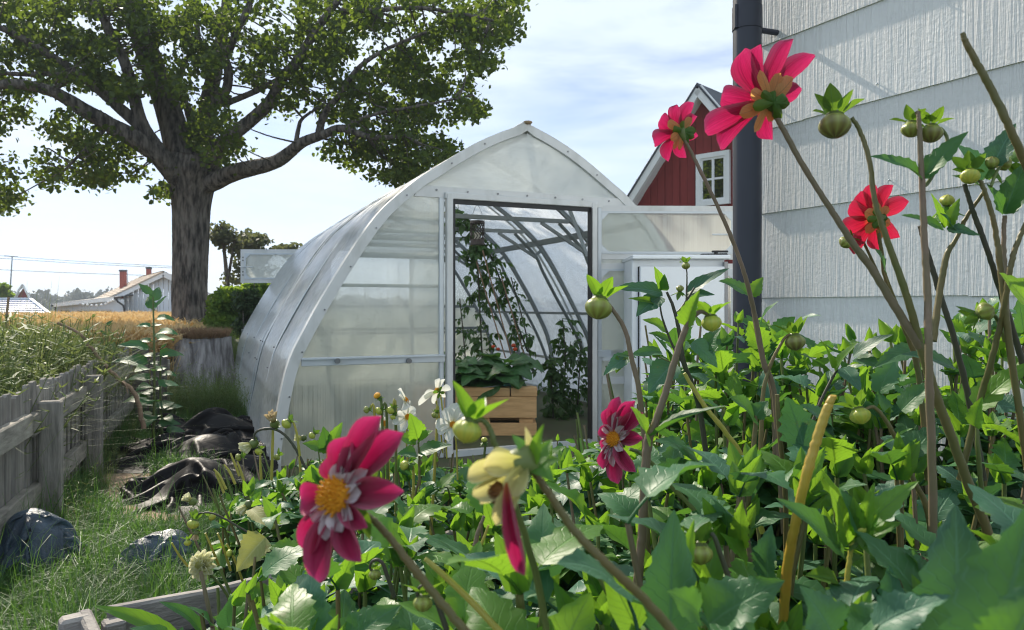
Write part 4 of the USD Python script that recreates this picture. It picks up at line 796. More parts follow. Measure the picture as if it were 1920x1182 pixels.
# ------------------------------------------------------------------ wheat, grass, weeds: uncountable growth
def instancer(name, protos, pos, ang, scl, ids, label, cat, tilt=None):
    path = numbered('/World', name); pi = UsdGeom.PointInstancer.Define(stage, path); rel = pi.CreatePrototypesRel()
    for k, (mb, m) in enumerate(protos):
        v, f, uv = mb.arrays(); p = f'{path}/{name}_tuft' + (f'_{k:03d}' if k else ''); usdkit.mesh(stage, p, (v, f), m, False, uv); rel.AddTarget(p)
    pi.CreatePositionsAttr(Vt.Vec3fArray.FromNumpy(np.asarray(pos, np.float32))); pi.CreateProtoIndicesAttr(Vt.IntArray.FromNumpy(np.asarray(ids, np.int32)))
    pi.CreateScalesAttr(Vt.Vec3fArray.FromNumpy(np.asarray(scl, np.float32)))
    pi.CreateOrientationsAttr(Vt.QuathArray([Gf.Quath(float(math.cos(a / 2)), 0, 0, float(math.sin(a / 2))) for a in ang]))
    tag(pi, label, cat, kind='stuff')
rg = np.random.default_rng(41)
def tuft(n, rad, l0, l1, wid, lean, bend, seed, seg=3, base=None):
    q = np.random.default_rng(seed); a = q.uniform(0, 6.28, n); rr = rad * np.sqrt(q.uniform(0, 1, n)); p = np.stack([rr * np.cos(a), rr * np.sin(a), np.zeros(n)], 1)
    d = np.stack([q.normal(0, lean, n), q.normal(0, lean, n), np.ones(n)], 1); d /= np.linalg.norm(d, axis=1, keepdims=True)
    return blades(p, d, q.uniform(l0, l1, n), wid * q.uniform(.7, 1.3, n), q.normal(0, bend, n), q, base, seg)
# wheat: stems with a drooping ear
wt = []
for sd_ in range(3):
    m = tuft(26, .16, .62, .88, .008, .10, .15, sd_); q = np.random.default_rng(sd_ + 50)
    for _ in range(24):
        b = np.array([q.uniform(-.17, .17), q.uniform(-.17, .17), q.uniform(.66, .86)]); d = nrm([q.normal(0, .45), q.normal(0, .45), .9])
        m.tube([b, b + d * .045, b + d * .09], [.006, .011, .003], 4, False)
        for j in range(3): e = nrm(d + q.normal(0, .25, 3)); m.add([b + d * .05, b + d * .055 + np.cross(d, e) * .01, b + e * .15], [[0, 1, 2]])
    wt.append((m, MAT['wheat_stalk']))
pos = []
while len(pos) < 6000:
    Y = 7.9 + 34 * rg.uniform(0, 1) ** 1.7; px = rg.uniform(-60, 345 if Y > 9.5 else 300); q = at(px, 575, Y)
    pos.append([q[0], Y, rg.uniform(-.04, .02)])
n = len(pos); instancer('wheat', wt, pos, rg.uniform(0, 6.28, n), np.stack([rg.uniform(.9, 1.3, n)] * 3, 1) * [1.25, 1.25, .66], rg.integers(0, 3, n), 'ripe golden wheat field beyond the fence', 'wheat')
# lawn grass
gt = [(tuft(36, .085, .045, .125, .0050, .42, .9, 60 + k), MAT['grass_blade']) for k in range(4)] + [(tuft(9, .07, .14, .30, .0035, .28, .8, 80 + k), MAT['grass_blade']) for k in range(2)]
def fence_x(y): return fA[0] + FD[0] * (y - fA[1]) / FD[1]
def flank_x(y): return G0[0] + GD[0] * max(y - Y0, 0) / GD[1]
from shapely import contains_xy
soil_pg = Polygon([at(q[0], 575, 1)[:2] * 1390 / (q[1] - 575) for q in [(150, 890), (250, 850), (330, 900), (420, 940), (380, 1000), (240, 1000), (165, 945)]])
pos = []
while len(pos) < 9000:
    Y = rg.uniform(1.7, 9.5) ; x = rg.uniform(fence_x(Y) - .02, -.55 if Y < 4.3 else flank_x(Y))
    if soil_pg.contains(Point(x, Y)) and rg.random() < .97: continue
    if Y > 4.2 and rg.random() < .4: continue
    if 2.35 < Y < 2.66 and (-1.98 < x < -1.55 or -1.58 < x < -1.15) and rg.random() < .6: continue
    if (3.6 < Y < 4.85 and x > -1.9) or (4.75 < Y < 6.2 and -2.7 < x < -1.5): continue
    pos.append([x, Y, float(ground_z(x, Y)) - .01])
n = len(pos); ids = np.where(rg.random(n) < .88, rg.integers(0, 4, n), rg.integers(4, 6, n)); sc_ = rg.uniform(.7, 1.35, n)
instancer('grass', gt, pos, rg.uniform(0, 6.28, n), np.stack([sc_] * 3, 1), ids, 'green lawn grass between the fence and the raised bed', 'grass')
# tall weeds behind the fence and rough growth at the far end
def weed_proto(seed, h, nleaf, m):
    q = np.random.default_rng(seed); mb = MB()
    for _ in range(7):
        b = np.array([q.uniform(-.14, .14), q.uniform(-.14, .14), 0]); t = b + [q.normal(0, .13), q.normal(0, .13), h * q.uniform(.65, 1.05)]; c = spline([b, (b + t) / 2 + q.normal(0, .03, 3), t], 5)
        mb.tube(c, np.linspace(.004, .0015, len(c)), 3, False)
        k = q.integers(1, len(c), nleaf); a = q.uniform(0, 6.28, nleaf)
        d = np.stack([np.cos(a), np.sin(a), q.uniform(-.2, .9, nleaf)], 1); d /= np.linalg.norm(d, axis=1, keepdims=True)
        blades(c[k], d, q.uniform(.03, .105, nleaf), .014, q.normal(0, .5, nleaf), q, mb, 2)
    return mb, m
wd_ = [weed_proto(90 + k, .75, 26, MAT['weed_blade']) for k in range(4)] + [(tuft(40, .12, .4, .95, .006, .2, .4, 120 + k), MAT['weed_blade']) for k in range(2)]
pos, scs = [], []
while len(pos) < 2600:
    Y = 2.6 + 6.4 * rg.uniform(0, 1) ** .8; x = fence_x(Y) - .22 - rg.uniform(.02, 1) ** 1.3 * 3.4
    if (x / Y) < -.78: continue
    pos.append([x, Y, 0]); scs.append(rg.uniform(.85, 1.2) * (np.interp(Y, [2.6, 4, 5, 6, 7.5, 9], [.8, 1.0, 1.12, .9, .6, .6])))
n = len(pos); instancer('weeds', wd_, pos, rg.uniform(0, 6.28, n), np.stack([np.array(scs)] * 3, 1), rg.integers(0, 6, n), 'tangle of tall flowering weeds behind the picket fence', 'weeds')
pos, scs = [], []
while len(pos) < 680:
    Y = rg.uniform(6.3, 11); x = rg.uniform(fence_x(Y) + .1, flank_x(Y) - .05)
    if np.hypot(x - sc[0], Y - sc[1]) < .42 or (Y < sc[1] and abs(x / Y - sc[0] / sc[1]) < .055 and Y > 6.6 and rg.random() < .85): continue
    pos.append([x, Y, 0]); scs.append(rg.uniform(.28, .60) if Y < 8.6 else rg.uniform(.5, 1.0))
pos += [[fence_x(y) + rg.uniform(.02, .22), y, 0] for y in rg.uniform(2.9, 6.0, 34)]; scs += list(rg.uniform(.2, .42, 34))
n = len(pos); instancer('rough_growth', wd_, pos, rg.uniform(0, 6.28, n), np.stack([np.array(scs)] * 3, 1), rg.integers(0, 6, n), 'rough grasses and weeds around the stump and fence foot', 'weeds')

# ------------------------------------------------------------------ thin summer haze
mat('haze', {'v': ('principled_volume', {'color': (.80, .88, .97), 'density': .0011, 'anisotropy': .2})}, [], surface=None, volume='v.volume')
hz_ = MB().box([0, 1000, 29], (1800, 0, 0), (0, 1400, 0), (0, 0, 31)); p = part('haze', hz_, MAT['haze'], '/World', False); tag(stage.GetPrimAtPath(p), 'thin pale haze in the distant summer air', 'haze', kind='stuff')
# ------------------------------------------------------------------ leaf, petal, bud builders
def blade_leaf(L, W, rg, n=8, serr=.10, fold=.25, droop=.5, wave=.05, cols=4, sharp=.62, twist=0.0):
    """One leaf along +y with its face up (+z): verts, faces, uv."""
    v = np.linspace(0, 1, n + 1); w = np.sin(np.pi * v ** sharp) ** .85 * W / 2; w[0] = W * .02; w[-1] = .0015 * W
    if serr: w[1:-1] *= 1 + serr * np.where(np.arange(1, n) % 2, 1, -1)
    th = droop * v; yy = np.concatenate([[0], np.cumsum(np.cos((th[1:] + th[:-1]) / 2))]) * L / n; zz = -np.concatenate([[0], np.cumsum(np.sin((th[1:] + th[:-1]) / 2))]) * L / n
    u = np.linspace(-1, 1, cols + 1); ph = rg.uniform(0, 6.28, 2)
    X = u[None] * w[:, None]; Z = zz[:, None] + np.abs(u)[None] * w[:, None] * fold + wave * W * np.sin(v[:, None] * 9 + np.where(u > 0, ph[0], ph[1])[None]) * (np.abs(u) ** 2)[None] * np.sin(np.pi * v)[:, None]
    Y = yy[:, None] - serr * .5 * W / n * 0 + np.zeros_like(X) + np.abs(u)[None] * w[:, None] * -.12
    if twist:
        a = twist * v[:, None]; X, Z = X * np.cos(a) - (Z - zz[:, None]) * np.sin(a), zz[:, None] + X * np.sin(a) + (Z - zz[:, None]) * np.cos(a)
    P = np.stack([X, Y, Z], -1).reshape(-1, 3); m = cols + 1; i, j = np.meshgrid(np.arange(n), np.arange(cols), indexing='ij')
    f = np.stack([i * m + j, i * m + j + 1, (i + 1) * m + j + 1, (i + 1) * m + j], -1).reshape(-1, 4); f = np.vstack([f[:, [0, 1, 2]], f[:, [0, 2, 3]]])
    uv = np.stack([np.broadcast_to((u + 1) / 2, (n + 1, m)), np.broadcast_to(v[:, None], (n + 1, m))], -1).reshape(-1, 2); return P, f, uv
def frame(d, n):
    d = nrm(d); x = np.cross(d, n); x = nrm(x) if np.linalg.norm(x) > 1e-6 else nrm(np.cross(d, [.3, .8, .5])); return np.stack([x, d, np.cross(x, d)])
def place(geo, b, d, n): P, f, uv = geo; return P @ frame(d, n) + b, f, uv
def compound(mb, b, d, nrml, L, rg, leaflets=3, n=8, wr=.55, droop=.5, petiole=.28):
    """A pinnate leaf: rachis and leaflets, L long overall."""
    d = nrm(d); R = frame(d, nrml); x, y, z = R; lr = L * (petiole + (.2 if leaflets >= 5 else 0)); tl = L - lr
    th = droop * .4; end = b + y * lr * math.cos(th) - z * lr * math.sin(th) * .6
    mb.tube([b, (b + end) / 2 + z * lr * .03, end], np.array([.013, .011, .009]) * L + .0004, 4, False)
    dd = nrm(y * math.cos(th) - z * math.sin(th))
    mb.add(*place(blade_leaf(tl, tl * wr * rg.uniform(.9, 1.12), rg, n, rg.uniform(.09, .17), rg.uniform(.05, .4), droop * rg.uniform(.5, 1.5), .07, 4, rg.uniform(.55, .68), rg.uniform(-.5, .5)), end, dd, z))
    k = (leaflets - 1) // 2
    for j in range(k):
        p = b + (end - b) * (1 - j * .42) ; s2 = tl * (.72 - .10 * j)
        for sg in (-1, 1):
            e = nrm(x * sg * rg.uniform(.8, 1.0) + y * rg.uniform(.4, .75) - z * rg.uniform(0, .3))
            mb.add(*place(blade_leaf(s2 * rg.uniform(.85, 1.1), s2 * wr * rg.uniform(.85, 1.1), rg, n, rg.uniform(.05, .12), rg.uniform(.05, .4), droop * rg.uniform(.5, 1.6), .07, 4, rg.uniform(.55, .68), rg.uniform(-.5, .5)), p, e, nrm(z + x * sg * -.2)))
    return mb
TO_CAM = lambda p: nrm(np.array([0, 0, EYE]) - p)
def hleaf(parent, p0, p1, W, m='leaf_green', n=14, fold=.25, droop=.4, serr=.09, face=None, wave=.06, twist=0.0, seed=0, label=None, roll=0.0):
    """A leaf from p0 to p1 (world points); face = direction its upper side looks."""
    rg = np.random.default_rng(seed + int(abs(p0[0] * 977) + abs(p1[2] * 733)))
    d = p1 - p0; L = np.linalg.norm(d); face = nrm(TO_CAM(p0) * .55 + up * .6) if face is None else nrm(face)
    geo = blade_leaf(L * (1 + droop ** 2 / 10), W, rg, n, serr, fold, droop, wave, 6, .6, twist); geo = (geo[0] @ trimesh.transformations.rotation_matrix(droop * .5, [1, 0, 0])[:3, :3].T, geo[1], geo[2])
    if roll: face = trimesh.transformations.rotation_matrix(roll, nrm(d))[:3, :3] @ face
    return part('leaf', MB().add(*place(geo, p0, d, face)), MAT[m], parent, True, label)
def stem(parent, pts, m, name='stem', sides=10, n=11, cap=True, label=None):
    """pts: (px, py, Y, width in metres)."""
    a = np.array([[*at(p[0], p[1], p[2]), p[3] * .9 / 2] for p in pts]); a = spline(a, n) if len(a) > 2 else spline(a, 4)
    q = np.random.default_rng(int(pts[0][0] * 7 + pts[0][1])); L = np.concatenate([[0], np.cumsum(np.linalg.norm(np.diff(a[:, :3], axis=0), axis=1))])
    if L[-1] > .12:
        for s0 in np.arange(q.uniform(.05, .1), L[-1], .115): a[:, 3] *= 1 + .10 * np.exp(-((L - s0) / .006) ** 2)
        a[:, 3] *= 1 + .02 * np.sin(L * 60 + q.uniform(0, 6)); a[1:-1, :3] += q.normal(0, .0002, (len(a) - 2, 3))
    return part(name, MB().tube(a[:, :3], np.maximum(a[:, 3], .0008), sides, cap), MAT[m], parent, True, label)
def bud(parent, c, rad, ax, m='bud_green', sepals=6, seed=0, sm='sepal', long=.9, flare=.8, label=None):
    """Round flower bud: ax points from the stalk to the tip; green bracts stand at the stalk end."""
    rg = np.random.default_rng(seed + 5); ax = nrm(ax); x = nrm(np.cross(ax, [.2, .9, .35])); y = np.cross(ax, x)
    v = np.linspace(0, 1, 13); prof_ = np.sin(np.pi * np.clip(v, 0, 1)) ** .62 * rad; h = (v - .5) * 2 * rad * .88; T = np.linspace(0, 2 * np.pi, 32, endpoint=False)
    ridg = 1 + .035 * np.abs(np.sin(4 * T))
    P = np.array([[c + ax * hh + (x * math.cos(t) + y * math.sin(t)) * rr * g for t, g in zip(T, ridg)] for hh, rr in zip(h, prof_)])
    uv = np.stack(np.broadcast_arrays((T / 2 / np.pi)[None], v[:, None]), -1)
    b = part('bud', MB().grid(P, uv, True), MAT[m], parent, True, label)
    base = c - ax * rad * .78
    part('calyx', MB().tube([base - ax * rad * .25, base + ax * rad * .05, base + ax * rad * .25], [rad * .3, rad * .62, rad * .7], 10), MAT['stem_green'], b, True)
    for i in range(sepals):
        t = 2 * np.pi * i / sepals + rg.uniform(-.25, .25); rr = x * math.cos(t) + y * math.sin(t); d = nrm(rr * flare * rg.uniform(.6, 1.3) - ax * rg.uniform(.5, 1.1)); L = rad * 2 * long * rg.uniform(.75, 1.15)
        part('bract', MB().add(*place(blade_leaf(L, L * rg.uniform(.5, .68), rg, 6, 0, .35, rg.uniform(-.3, .6), .04, 4, .7), base + rr * rad * .4, d, nrm(-ax * .3 + rr * -.8))), MAT[sm], b, True)
    return b
def petal(parent, c, tip, W, face, m, cup=.35, droop=.3, n=12, seed=0, sharp=.85, name='petal', wave=.04):
    rg = np.random.default_rng(seed); cup = cup * rg.uniform(.7, 1.35); wave = wave * 2.2; d = tip - c; L = np.linalg.norm(d); v = np.linspace(0, 1, n + 1); cols = 6
    w = (np.clip(v, 0, 1) ** (.62 / sharp * .85) * (1 - v ** 4.5) ** .60 * 1.18 + .16 * (1 - v) ** 2) * W * 1.12 / 2; w[-1] = W * .03
    th = droop * (v - .5); yy = np.concatenate([[0], np.cumsum(np.cos((th[1:] + th[:-1]) / 2))]); zz = -np.concatenate([[0], np.cumsum(np.sin((th[1:] + th[:-1]) / 2))]); yy, zz = yy * L / yy[-1], zz * L / yy[-1]
    zz = zz - v * zz[-1]
    u = np.linspace(-1, 1, cols + 1); X = u[None] * w[:, None] * np.cos(cup * np.abs(u))[None]; Z = zz[:, None] + (u ** 2)[None] * w[:, None] * cup * 1.6 + wave * W * np.sin(v * 7 + rg.uniform(0, 6))[:, None] * (u ** 2)[None] - .05 * W * np.cos(u * np.pi * 3)[None] * np.sin(np.pi * v)[:, None] * .5
    P = np.stack([X, np.broadcast_to(yy[:, None], X.shape), Z], -1); uv = np.stack(np.broadcast_arrays((u + 1)[None] / 2, v[:, None]), -1)
    return part(name, MB().add(*place((P.reshape(-1, 3), MB().grid(P).f[0], uv.reshape(-1, 2)), c, d, face)), MAT[m], parent, True)
def disc(parent, c, rad, ax, m='disc_yellow', name='flower', h=.5, seed=0):
    """Domed flower centre of many little florets."""
    rg = np.random.default_rng(seed); s = trimesh.creation.icosphere(3, 1.0); v = np.array(s.vertices); v[:, 2] = np.where(v[:, 2] > 0, v[:, 2] * h, v[:, 2] * .35); v *= 1 + (meshkit.noise(v * 7, 3) - .5)[:, None] * .25
    mb = MB().add(v * rad @ frame(np.cross(ax, [.3, .5, .8]), ax) + c, s.faces); F3 = frame(np.cross(ax, [.3, .5, .8]), ax)
    for i in range(70):
        a = i * 2.39996; rr = math.sqrt((i + .5) / 70) * .95; z = h * math.sqrt(max(0, 1 - rr * rr)); d = np.array([rr * math.cos(a), rr * math.sin(a), z]); n0 = nrm(np.array([d[0], d[1], d[2] * 2 + .4]))
        p0 = c + rad * d @ F3; e = nrm(n0 @ F3); mb.tube([p0 - e * rad * .05, p0 + e * rad * rg.uniform(.10, .26), p0 + e * rad * .3], [rad * .075, rad * .08, rad * .02], 5, False)
    return part(name, mb, MAT[m], parent, True)

# ------------------------------------------------------------------ black plastic sheet, tarpaulins: cloth pushed together until it folds
def cloth(cx, cy, hx, hy, slack, hfun, seed, n=58, steps=330, turn=0.0, rough=.05):
    """A sheet slack times larger than its footprint, pushed together and dropped: positions (n, n, 3)."""
    q = np.random.default_rng(seed); u = np.linspace(-1, 1, n); U_, V_ = np.meshgrid(u, u)
    k = 1 - .22 * (np.abs(U_) * np.abs(V_)) ** 1.5; ang = np.arctan2(V_, U_); k = k * (1 + .10 * np.sin(3 * ang + seed) + .05 * np.sin(5 * ang + 2 * seed))
    p = np.stack([U_ * hx * k, V_ * hy * k, np.zeros_like(U_)], -1); lx, ly = 2 * hx * slack / (n - 1), 2 * hy * slack / (n - 1)
    nz = np.stack([U_ * 2.2, V_ * 2.2, np.full_like(U_, seed * 3.1)], -1); p[..., 2] = hfun(p[..., 0] / hx, p[..., 1] / hy) + .02 + rough * 2.4 * meshkit.fbm(nz, 3, seed); p[..., :2] += q.normal(0, .002, (n, n, 2))
    old = p.copy(); cons = [((0, 1), lx, .9), ((1, 0), ly, .9), ((1, 1), math.hypot(lx, ly), .5), ((1, -1), math.hypot(lx, ly), .5), ((0, 3), 3 * lx, .10), ((3, 0), 3 * ly, .10)]
    for it in range(steps):
        vel = (p - old) * .93; old = p.copy(); p = p + vel; p[..., 2] -= .00045
        for rep in range(3):
            for (di, dj), L, st in cons:
                A = (slice(0, n - di), slice(max(0, -dj), n - max(0, dj))); B = (slice(di, n), slice(max(0, dj), n - max(0, -dj))); d = p[B] - p[A]; ln = np.linalg.norm(d, axis=-1, keepdims=True) + 1e-9
                c = d * ((ln - L) / ln * .25 * st); p[A] += c; p[B] -= c
        g = hfun(p[..., 0] / hx, p[..., 1] / hy) + .006; hit = p[..., 2] < g; p[..., 2] = np.maximum(p[..., 2], g); p[..., :2] = np.where(hit[..., None], old[..., :2] * .8 + p[..., :2] * .2, p[..., :2])
    ca, sa = math.cos(turn), math.sin(turn); return np.stack([cx + p[..., 0] * ca - p[..., 1] * sa, cy + p[..., 0] * sa + p[..., 1] * ca, p[..., 2]], -1)
def sheet_thing(name, label, cat, m, *a, crease=0.0, **k):
    P = cloth(*a, **k)
    if crease:
        tri = lambda v: np.abs((v % 2.0) - 1.0); W_ = (meshkit.fbm(P * 8, 3, a[6]) - .5) * 3; P = P + np.stack([.4 * tri(P[..., 1] * 22 + W_), -tri(P[..., 0] * 14 + P[..., 2] * 10 + W_), .7 * tri(P[..., 1] * 17 - P[..., 0] * 11 + W_ * 1.3)], -1) * crease
    t = thing(name, label, cat, (a[0], a[1], 0)); part('sheet', MB().grid(P), MAT[m], t, True)
bump2 = lambda *L: (lambda u, v: np.maximum.reduce([h * np.exp(-((u - x) / wx) ** 2 - ((v - y) / wy) ** 2) for x, y, h, wx, wy in L] + [np.zeros_like(u)]))
sheet_thing('black_plastic_sheet', 'crumpled black plastic sheet heaped on the bare soil beside the greenhouse flank', 'plastic sheet', 'sheet_black', -1.72, 4.08, .34, .48, 1.42, bump2((.2, -.2, .17, .6, .35), (-.3, .4, .12, .4, .3), (.5, .6, .12, .5, .3)), 3, rough=.07)
sheet_thing('black_plastic_sheet', 'middle heap of black plastic between the front heap and the leafy stalk', 'plastic sheet', 'sheet_black', -2.16, 4.95, .52, .44, 1.40, bump2((.3, -.1, .15, .5, .4), (-.4, .2, .11, .4, .4)), 8, rough=.07)
sheet_thing('black_plastic_sheet', 'rear fold of black plastic under the foot of the dry branch', 'plastic sheet', 'sheet_black', -2.34, 5.72, .58, .42, 1.38, bump2((.1, .1, .16, .5, .5), (-.6, .2, .12, .3, .4)), 14, rough=.07)
sheet_thing('tarpaulin', 'blue-grey tarpaulin humped over something at the fence foot', 'tarpaulin', 'tarp_blue', -1.77, 2.80, .21, .18, 1.75, lambda u, v: (.205 - .07 * u) * np.exp(-np.abs((u + .12) / .58) ** 4 - np.abs((v - .1 * u) / .6) ** 4), 5, n=66, rough=.14, steps=130, turn=-.25)
sheet_thing('tarpaulin', 'low dark tarpaulin lying in the grass just behind the raised bed', 'tarpaulin', 'tarp_blue', -1.36, 2.80, .22, .17, 1.75, lambda u, v: (.13 + .04 * u) * np.exp(-np.abs((u - .1) / .6) ** 4 - np.abs(v / .6) ** 4), 12, n=66, rough=.14, steps=130, turn=.2)
# ------------------------------------------------------------------ raised bed box in the near left corner
bc = at(172, 1140, 1.66); bh = bc[2]; BD = nrm([.785, .62, 0]); BN = nrm([.62, -.785, 0])       # along the rear board; into the box
rbx = thing('raised_bed', 'weathered grey wooden raised-bed frame at the bottom left corner', 'planter', (bc[0], bc[1], 0))
c0 = np.array([bc[0], bc[1], 0])
def plank(mb, a, b, z0, z1, th, nn, rg, seg=14, amp=.010):
    """An old board with a wandering top edge."""
    d = b - a; P = []
    for k in range(seg + 1):
        q = a + d * k / seg; t1 = z1 + rg.uniform(-amp, amp); P.append([q + up * z0, q + up * (t1 - .006), q + nn * .006 + up * t1, q + nn * (th - .006) + up * t1, q + nn * th + up * (t1 - .006), q + nn * th + up * z0])
    P = np.array(P); mb.grid(P, close_u=True); k = len(P[0])
    for row in (P[0], P[-1]): mb.add(row, [[0, 1, 2], [0, 2, 3], [0, 3, 4], [0, 4, 5]])
    return mb
rg = np.random.default_rng(77)
part('board', plank(MB(), c0 + BD * .03, c0 + BD * 1.5, -.02, bh * .98, .028, BN, rg), MAT['box_wood'], rbx, 40)
part('board', plank(MB(), c0 - BD * .0 + BN * -.0, c0 + BN * 1.35, -.02, bh * .97, .028, -BD, rg), MAT['box_wood'], rbx, 40)
part('corner_post', MB().box(c0 + BD * .035 + BN * .05 + up * bh * .46, BD * .022, BN * .022, up * bh * .48, .005), MAT['box_wood'], rbx)
part('end_block', MB().box(c0 - BD * .035 + BN * .02 + up * bh * .5, BD * .03, BN * .022, up * bh * .495, .007), MAT['box_wood'], rbx)
lin = MB(); q = c0 + BD * .06 + BN * .05
lin.grid(np.array([[q + BD * s + BN * (.01 * math.sin(14 * s) + .05 * k) + up * (bh * .72 - .10 * k + .012 * math.sin(9 * s + k)) for s in np.linspace(0, 1.2, 30)] for k in range(4)]))
part('plastic_liner', lin, MAT['black_plastic'], rbx, True)
# ------------------------------------------------------------------ sticks
sp = [(108, 606, 4.95), (150, 627, 4.92), (182, 668, 4.9), (215, 705, 4.85), (248, 732, 4.85), (262, 765, 4.85), (268, 805, 4.85)]
t = thing('dry_branch', 'crooked bare brown branch leaning over the fence end', 'branch', tuple(at(268, 805, 4.85)))
part('stick', MB().tube(spline([at(*q) for q in sp], 6) + np.random.default_rng(2).normal(0, .003, (37, 3)), np.linspace(.009, .017, 37), 8), MAT['dry_stick'], t, True)
part('twig', MB().tube(spline([at(222, 712, 4.85), at(235, 722, 4.80), at(240, 738, 4.78)], 4), np.linspace(.009, .003, 9), 6), MAT['dry_stick'], t, True)
t = thing('thin_cane', 'thin pale cane standing upright in the weeds at the left edge', 'stick', tuple(at(2, 700, 5.2)))
part('cane', MB().tube([at(-3, 760, 5.2), at(6, 650, 5.2), at(16, 558, 5.2)], [.012, .010, .008], 7), MAT['dry_stick'], t, True)
# ------------------------------------------------------------------ tall plants by the fence end
def tall_plant(name, label, px, Y, ptop, leaves, m, seed, size=.2, sway=6):
    q = np.random.default_rng(seed); b = g0(px, Y); top = at(px - sway, ptop, Y); t = thing(name, label, 'plant', tuple(b)); c = spline([b, (b + top) / 2 + q.normal(0, .012, 3), top], 10)
    part('stem', MB().tube(c, np.linspace(.011, .005, len(c)), 7), MAT['stem_green'], t, True)
    for i in range(leaves):
        f = .18 + .82 * i / (leaves - 1); p = c[int(f * (len(c) - 1))]; a = i * 2.4 + q.uniform(-.9, .9); s = size * (1.1 - .5 * f) * q.uniform(.6, 1.2)
        d = nrm([math.cos(a), math.sin(a) * .8, .35 if f < .9 else 1.0]); mb = MB(); mb.tube([p, p + d * s * .2], [.003, .002], 4, False)
        mb.add(*place(blade_leaf(s, s * .55, q, 8, .05, .2, q.uniform(.6, 1.3) if f < .9 else .3, .05, 4, .58), p + d * s * .2, d, nrm(up + TO_CAM(p) * .7))); part('leaf', mb, MAT[m], t, True)
    return t
tall_plant('sunflower_plant', 'tall leafy green plant standing in front of the wheat by the fence corner', 287, 5.2, 557, 26, 'leaf_green', 3, .235, 0)
tall_plant('sunflower_plant', 'shorter leafy stalk just right of the tall leafy plant', 305, 5.3, 655, 12, 'leaf_green', 9, .14, 4)
tall_plant('dock_plant', 'dark seedy dock stalk rising among weeds above the fence', 200, 6.4, 612, 14, 'leaf_green', 12, .10, 2)
# ------------------------------------------------------------------ white cabinet by the open door
cY = 5.0; cl, cr = at(1196, 0, cY)[0], at(1362, 0, cY)[0]; cz = EYE - (486 - HZ) / F * cY
cb = thing('white_cabinet', 'white metal cabinet standing in front of the greenhouse open door', 'cabinet', ((cl + cr) / 2, cY, 0)); cx = (cl + cr) / 2; hw = (cr - cl) / 2
part('body', MB().box([cx - .02, cY + .30, cz / 2], (hw + .015, 0, 0), (0, .27, 0), (0, 0, cz / 2), .006), MAT['cabinet_white'], cb)
part('door', MB().box([cx, cY + .0, cz / 2 - .022], (hw - .012, 0, 0), (0, .024, 0), (0, 0, cz / 2 - .03), .005), MAT['cabinet_white'], cb)
part('top_panel', MB().box([cx - .01, cY + .27, cz + .012], (hw + .03, 0, 0), (0, .30, 0), (0, 0, .014), .005), MAT['cabinet_white'], cb)
part('door_seal', MB().box([cx, cY + .027, cz / 2 - .02], (hw - .005, 0, 0), (0, .006, 0), (0, 0, cz / 2 - .03)), MAT['rubber'], cb)
part('hinge_strip', MB().box([cr - .008, cY - .002, cz / 2], (.012, 0, 0), (0, .022, 0), (0, 0, cz / 2 - .02)), MAT['bolt'], cb)
tp = thing('hand_clamp', 'black hand clamp lying on top of the white cabinet', 'tool', tuple(at(1338, 480, 5.15)))
zt = cz + .027; xa, xb = at(1314, 0, 5.15)[0], at(1366, 0, 5.15)[0]
part('handle', MB().bar([xa, 5.15, zt + .010], [xb, 5.18, zt + .016], .03, .018, up, .006), MAT['rubber'], tp); part('jaw', MB().bar([(xa + xb) / 2 - .02, 5.14, zt + .034], [xb, 5.17, zt + .036], .026, .014, up, .005), MAT['rubber'], tp)
part('pivot', MB().box([(xa + xb) / 2 + .01, 5.155, zt + .022], (.012, 0, 0), (0, .012, 0), (0, 0, .02), .004), MAT['rubber'], tp)
# ------------------------------------------------------------------ inside the greenhouse
pY = 5.75; pl, pr_ = at(775, 0, pY)[0], at(1006, 0, pY)[0]; pz = EYE - (727 - HZ) / F * pY
pc_ = thing('pallet_planter', 'planter of raw orange pallet wood just inside the greenhouse door', 'planter', ((pl + pr_) / 2, pY, 0)); rp = np.random.default_rng(8); H = pz
for z0, z1 in ((H - .235, H - .07), (H - .42, H - .285)):
    for y, nm in ((pY, 'front'), (pY + .78, 'rear')): part('slat', MB().box([(pl + pr_) / 2, y, max((z0 + z1) / 2, .03)], ((pr_ - pl) / 2, 0, 0), (0, .011, 0), (0, 0, (z1 - z0) / 2), .003), MAT['pallet_wood'], pc_)
    part('slat', MB().box([pr_ - .012, pY + .40, (z0 + z1) / 2], (.011, 0, 0), (0, .375, 0), (0, 0, (z1 - z0) / 2), .003), MAT['pallet_wood'], pc_)
sp_ = [pl, pr_ - .20, pr_ + .012]
for a, b in zip(sp_[:-1], sp_[1:]): part('rim_board', MB().box([(a + b) / 2 - .003, pY + .045, H - .034], ((b - a) / 2 - .004, 0, 0), (0, .062, 0), (0, 0, .034), .005), MAT['pallet_wood'], pc_)
for x in (pl + .08, (pl + pr_) / 2 + .06, pr_ - .08): part('block', MB().box([x, pY + .045, H - .26], (.055, 0, 0), (0, .03, 0), (0, 0, .026), .003), MAT['pallet_wood'], pc_)
part('soil', MB().box([(pl + pr_) / 2, pY + .42, H - .10], ((pr_ - pl) / 2 - .03, 0, 0), (0, .33, 0), (0, 0, .03)), MAT['ground_soil'], pc_, False)
ch = thing('chard_plant', 'broad dark green leaves bulging over the pallet planter rim', 'plant', ((pl + pr_) / 2, pY + .3, H)); rp = np.random.default_rng(14)
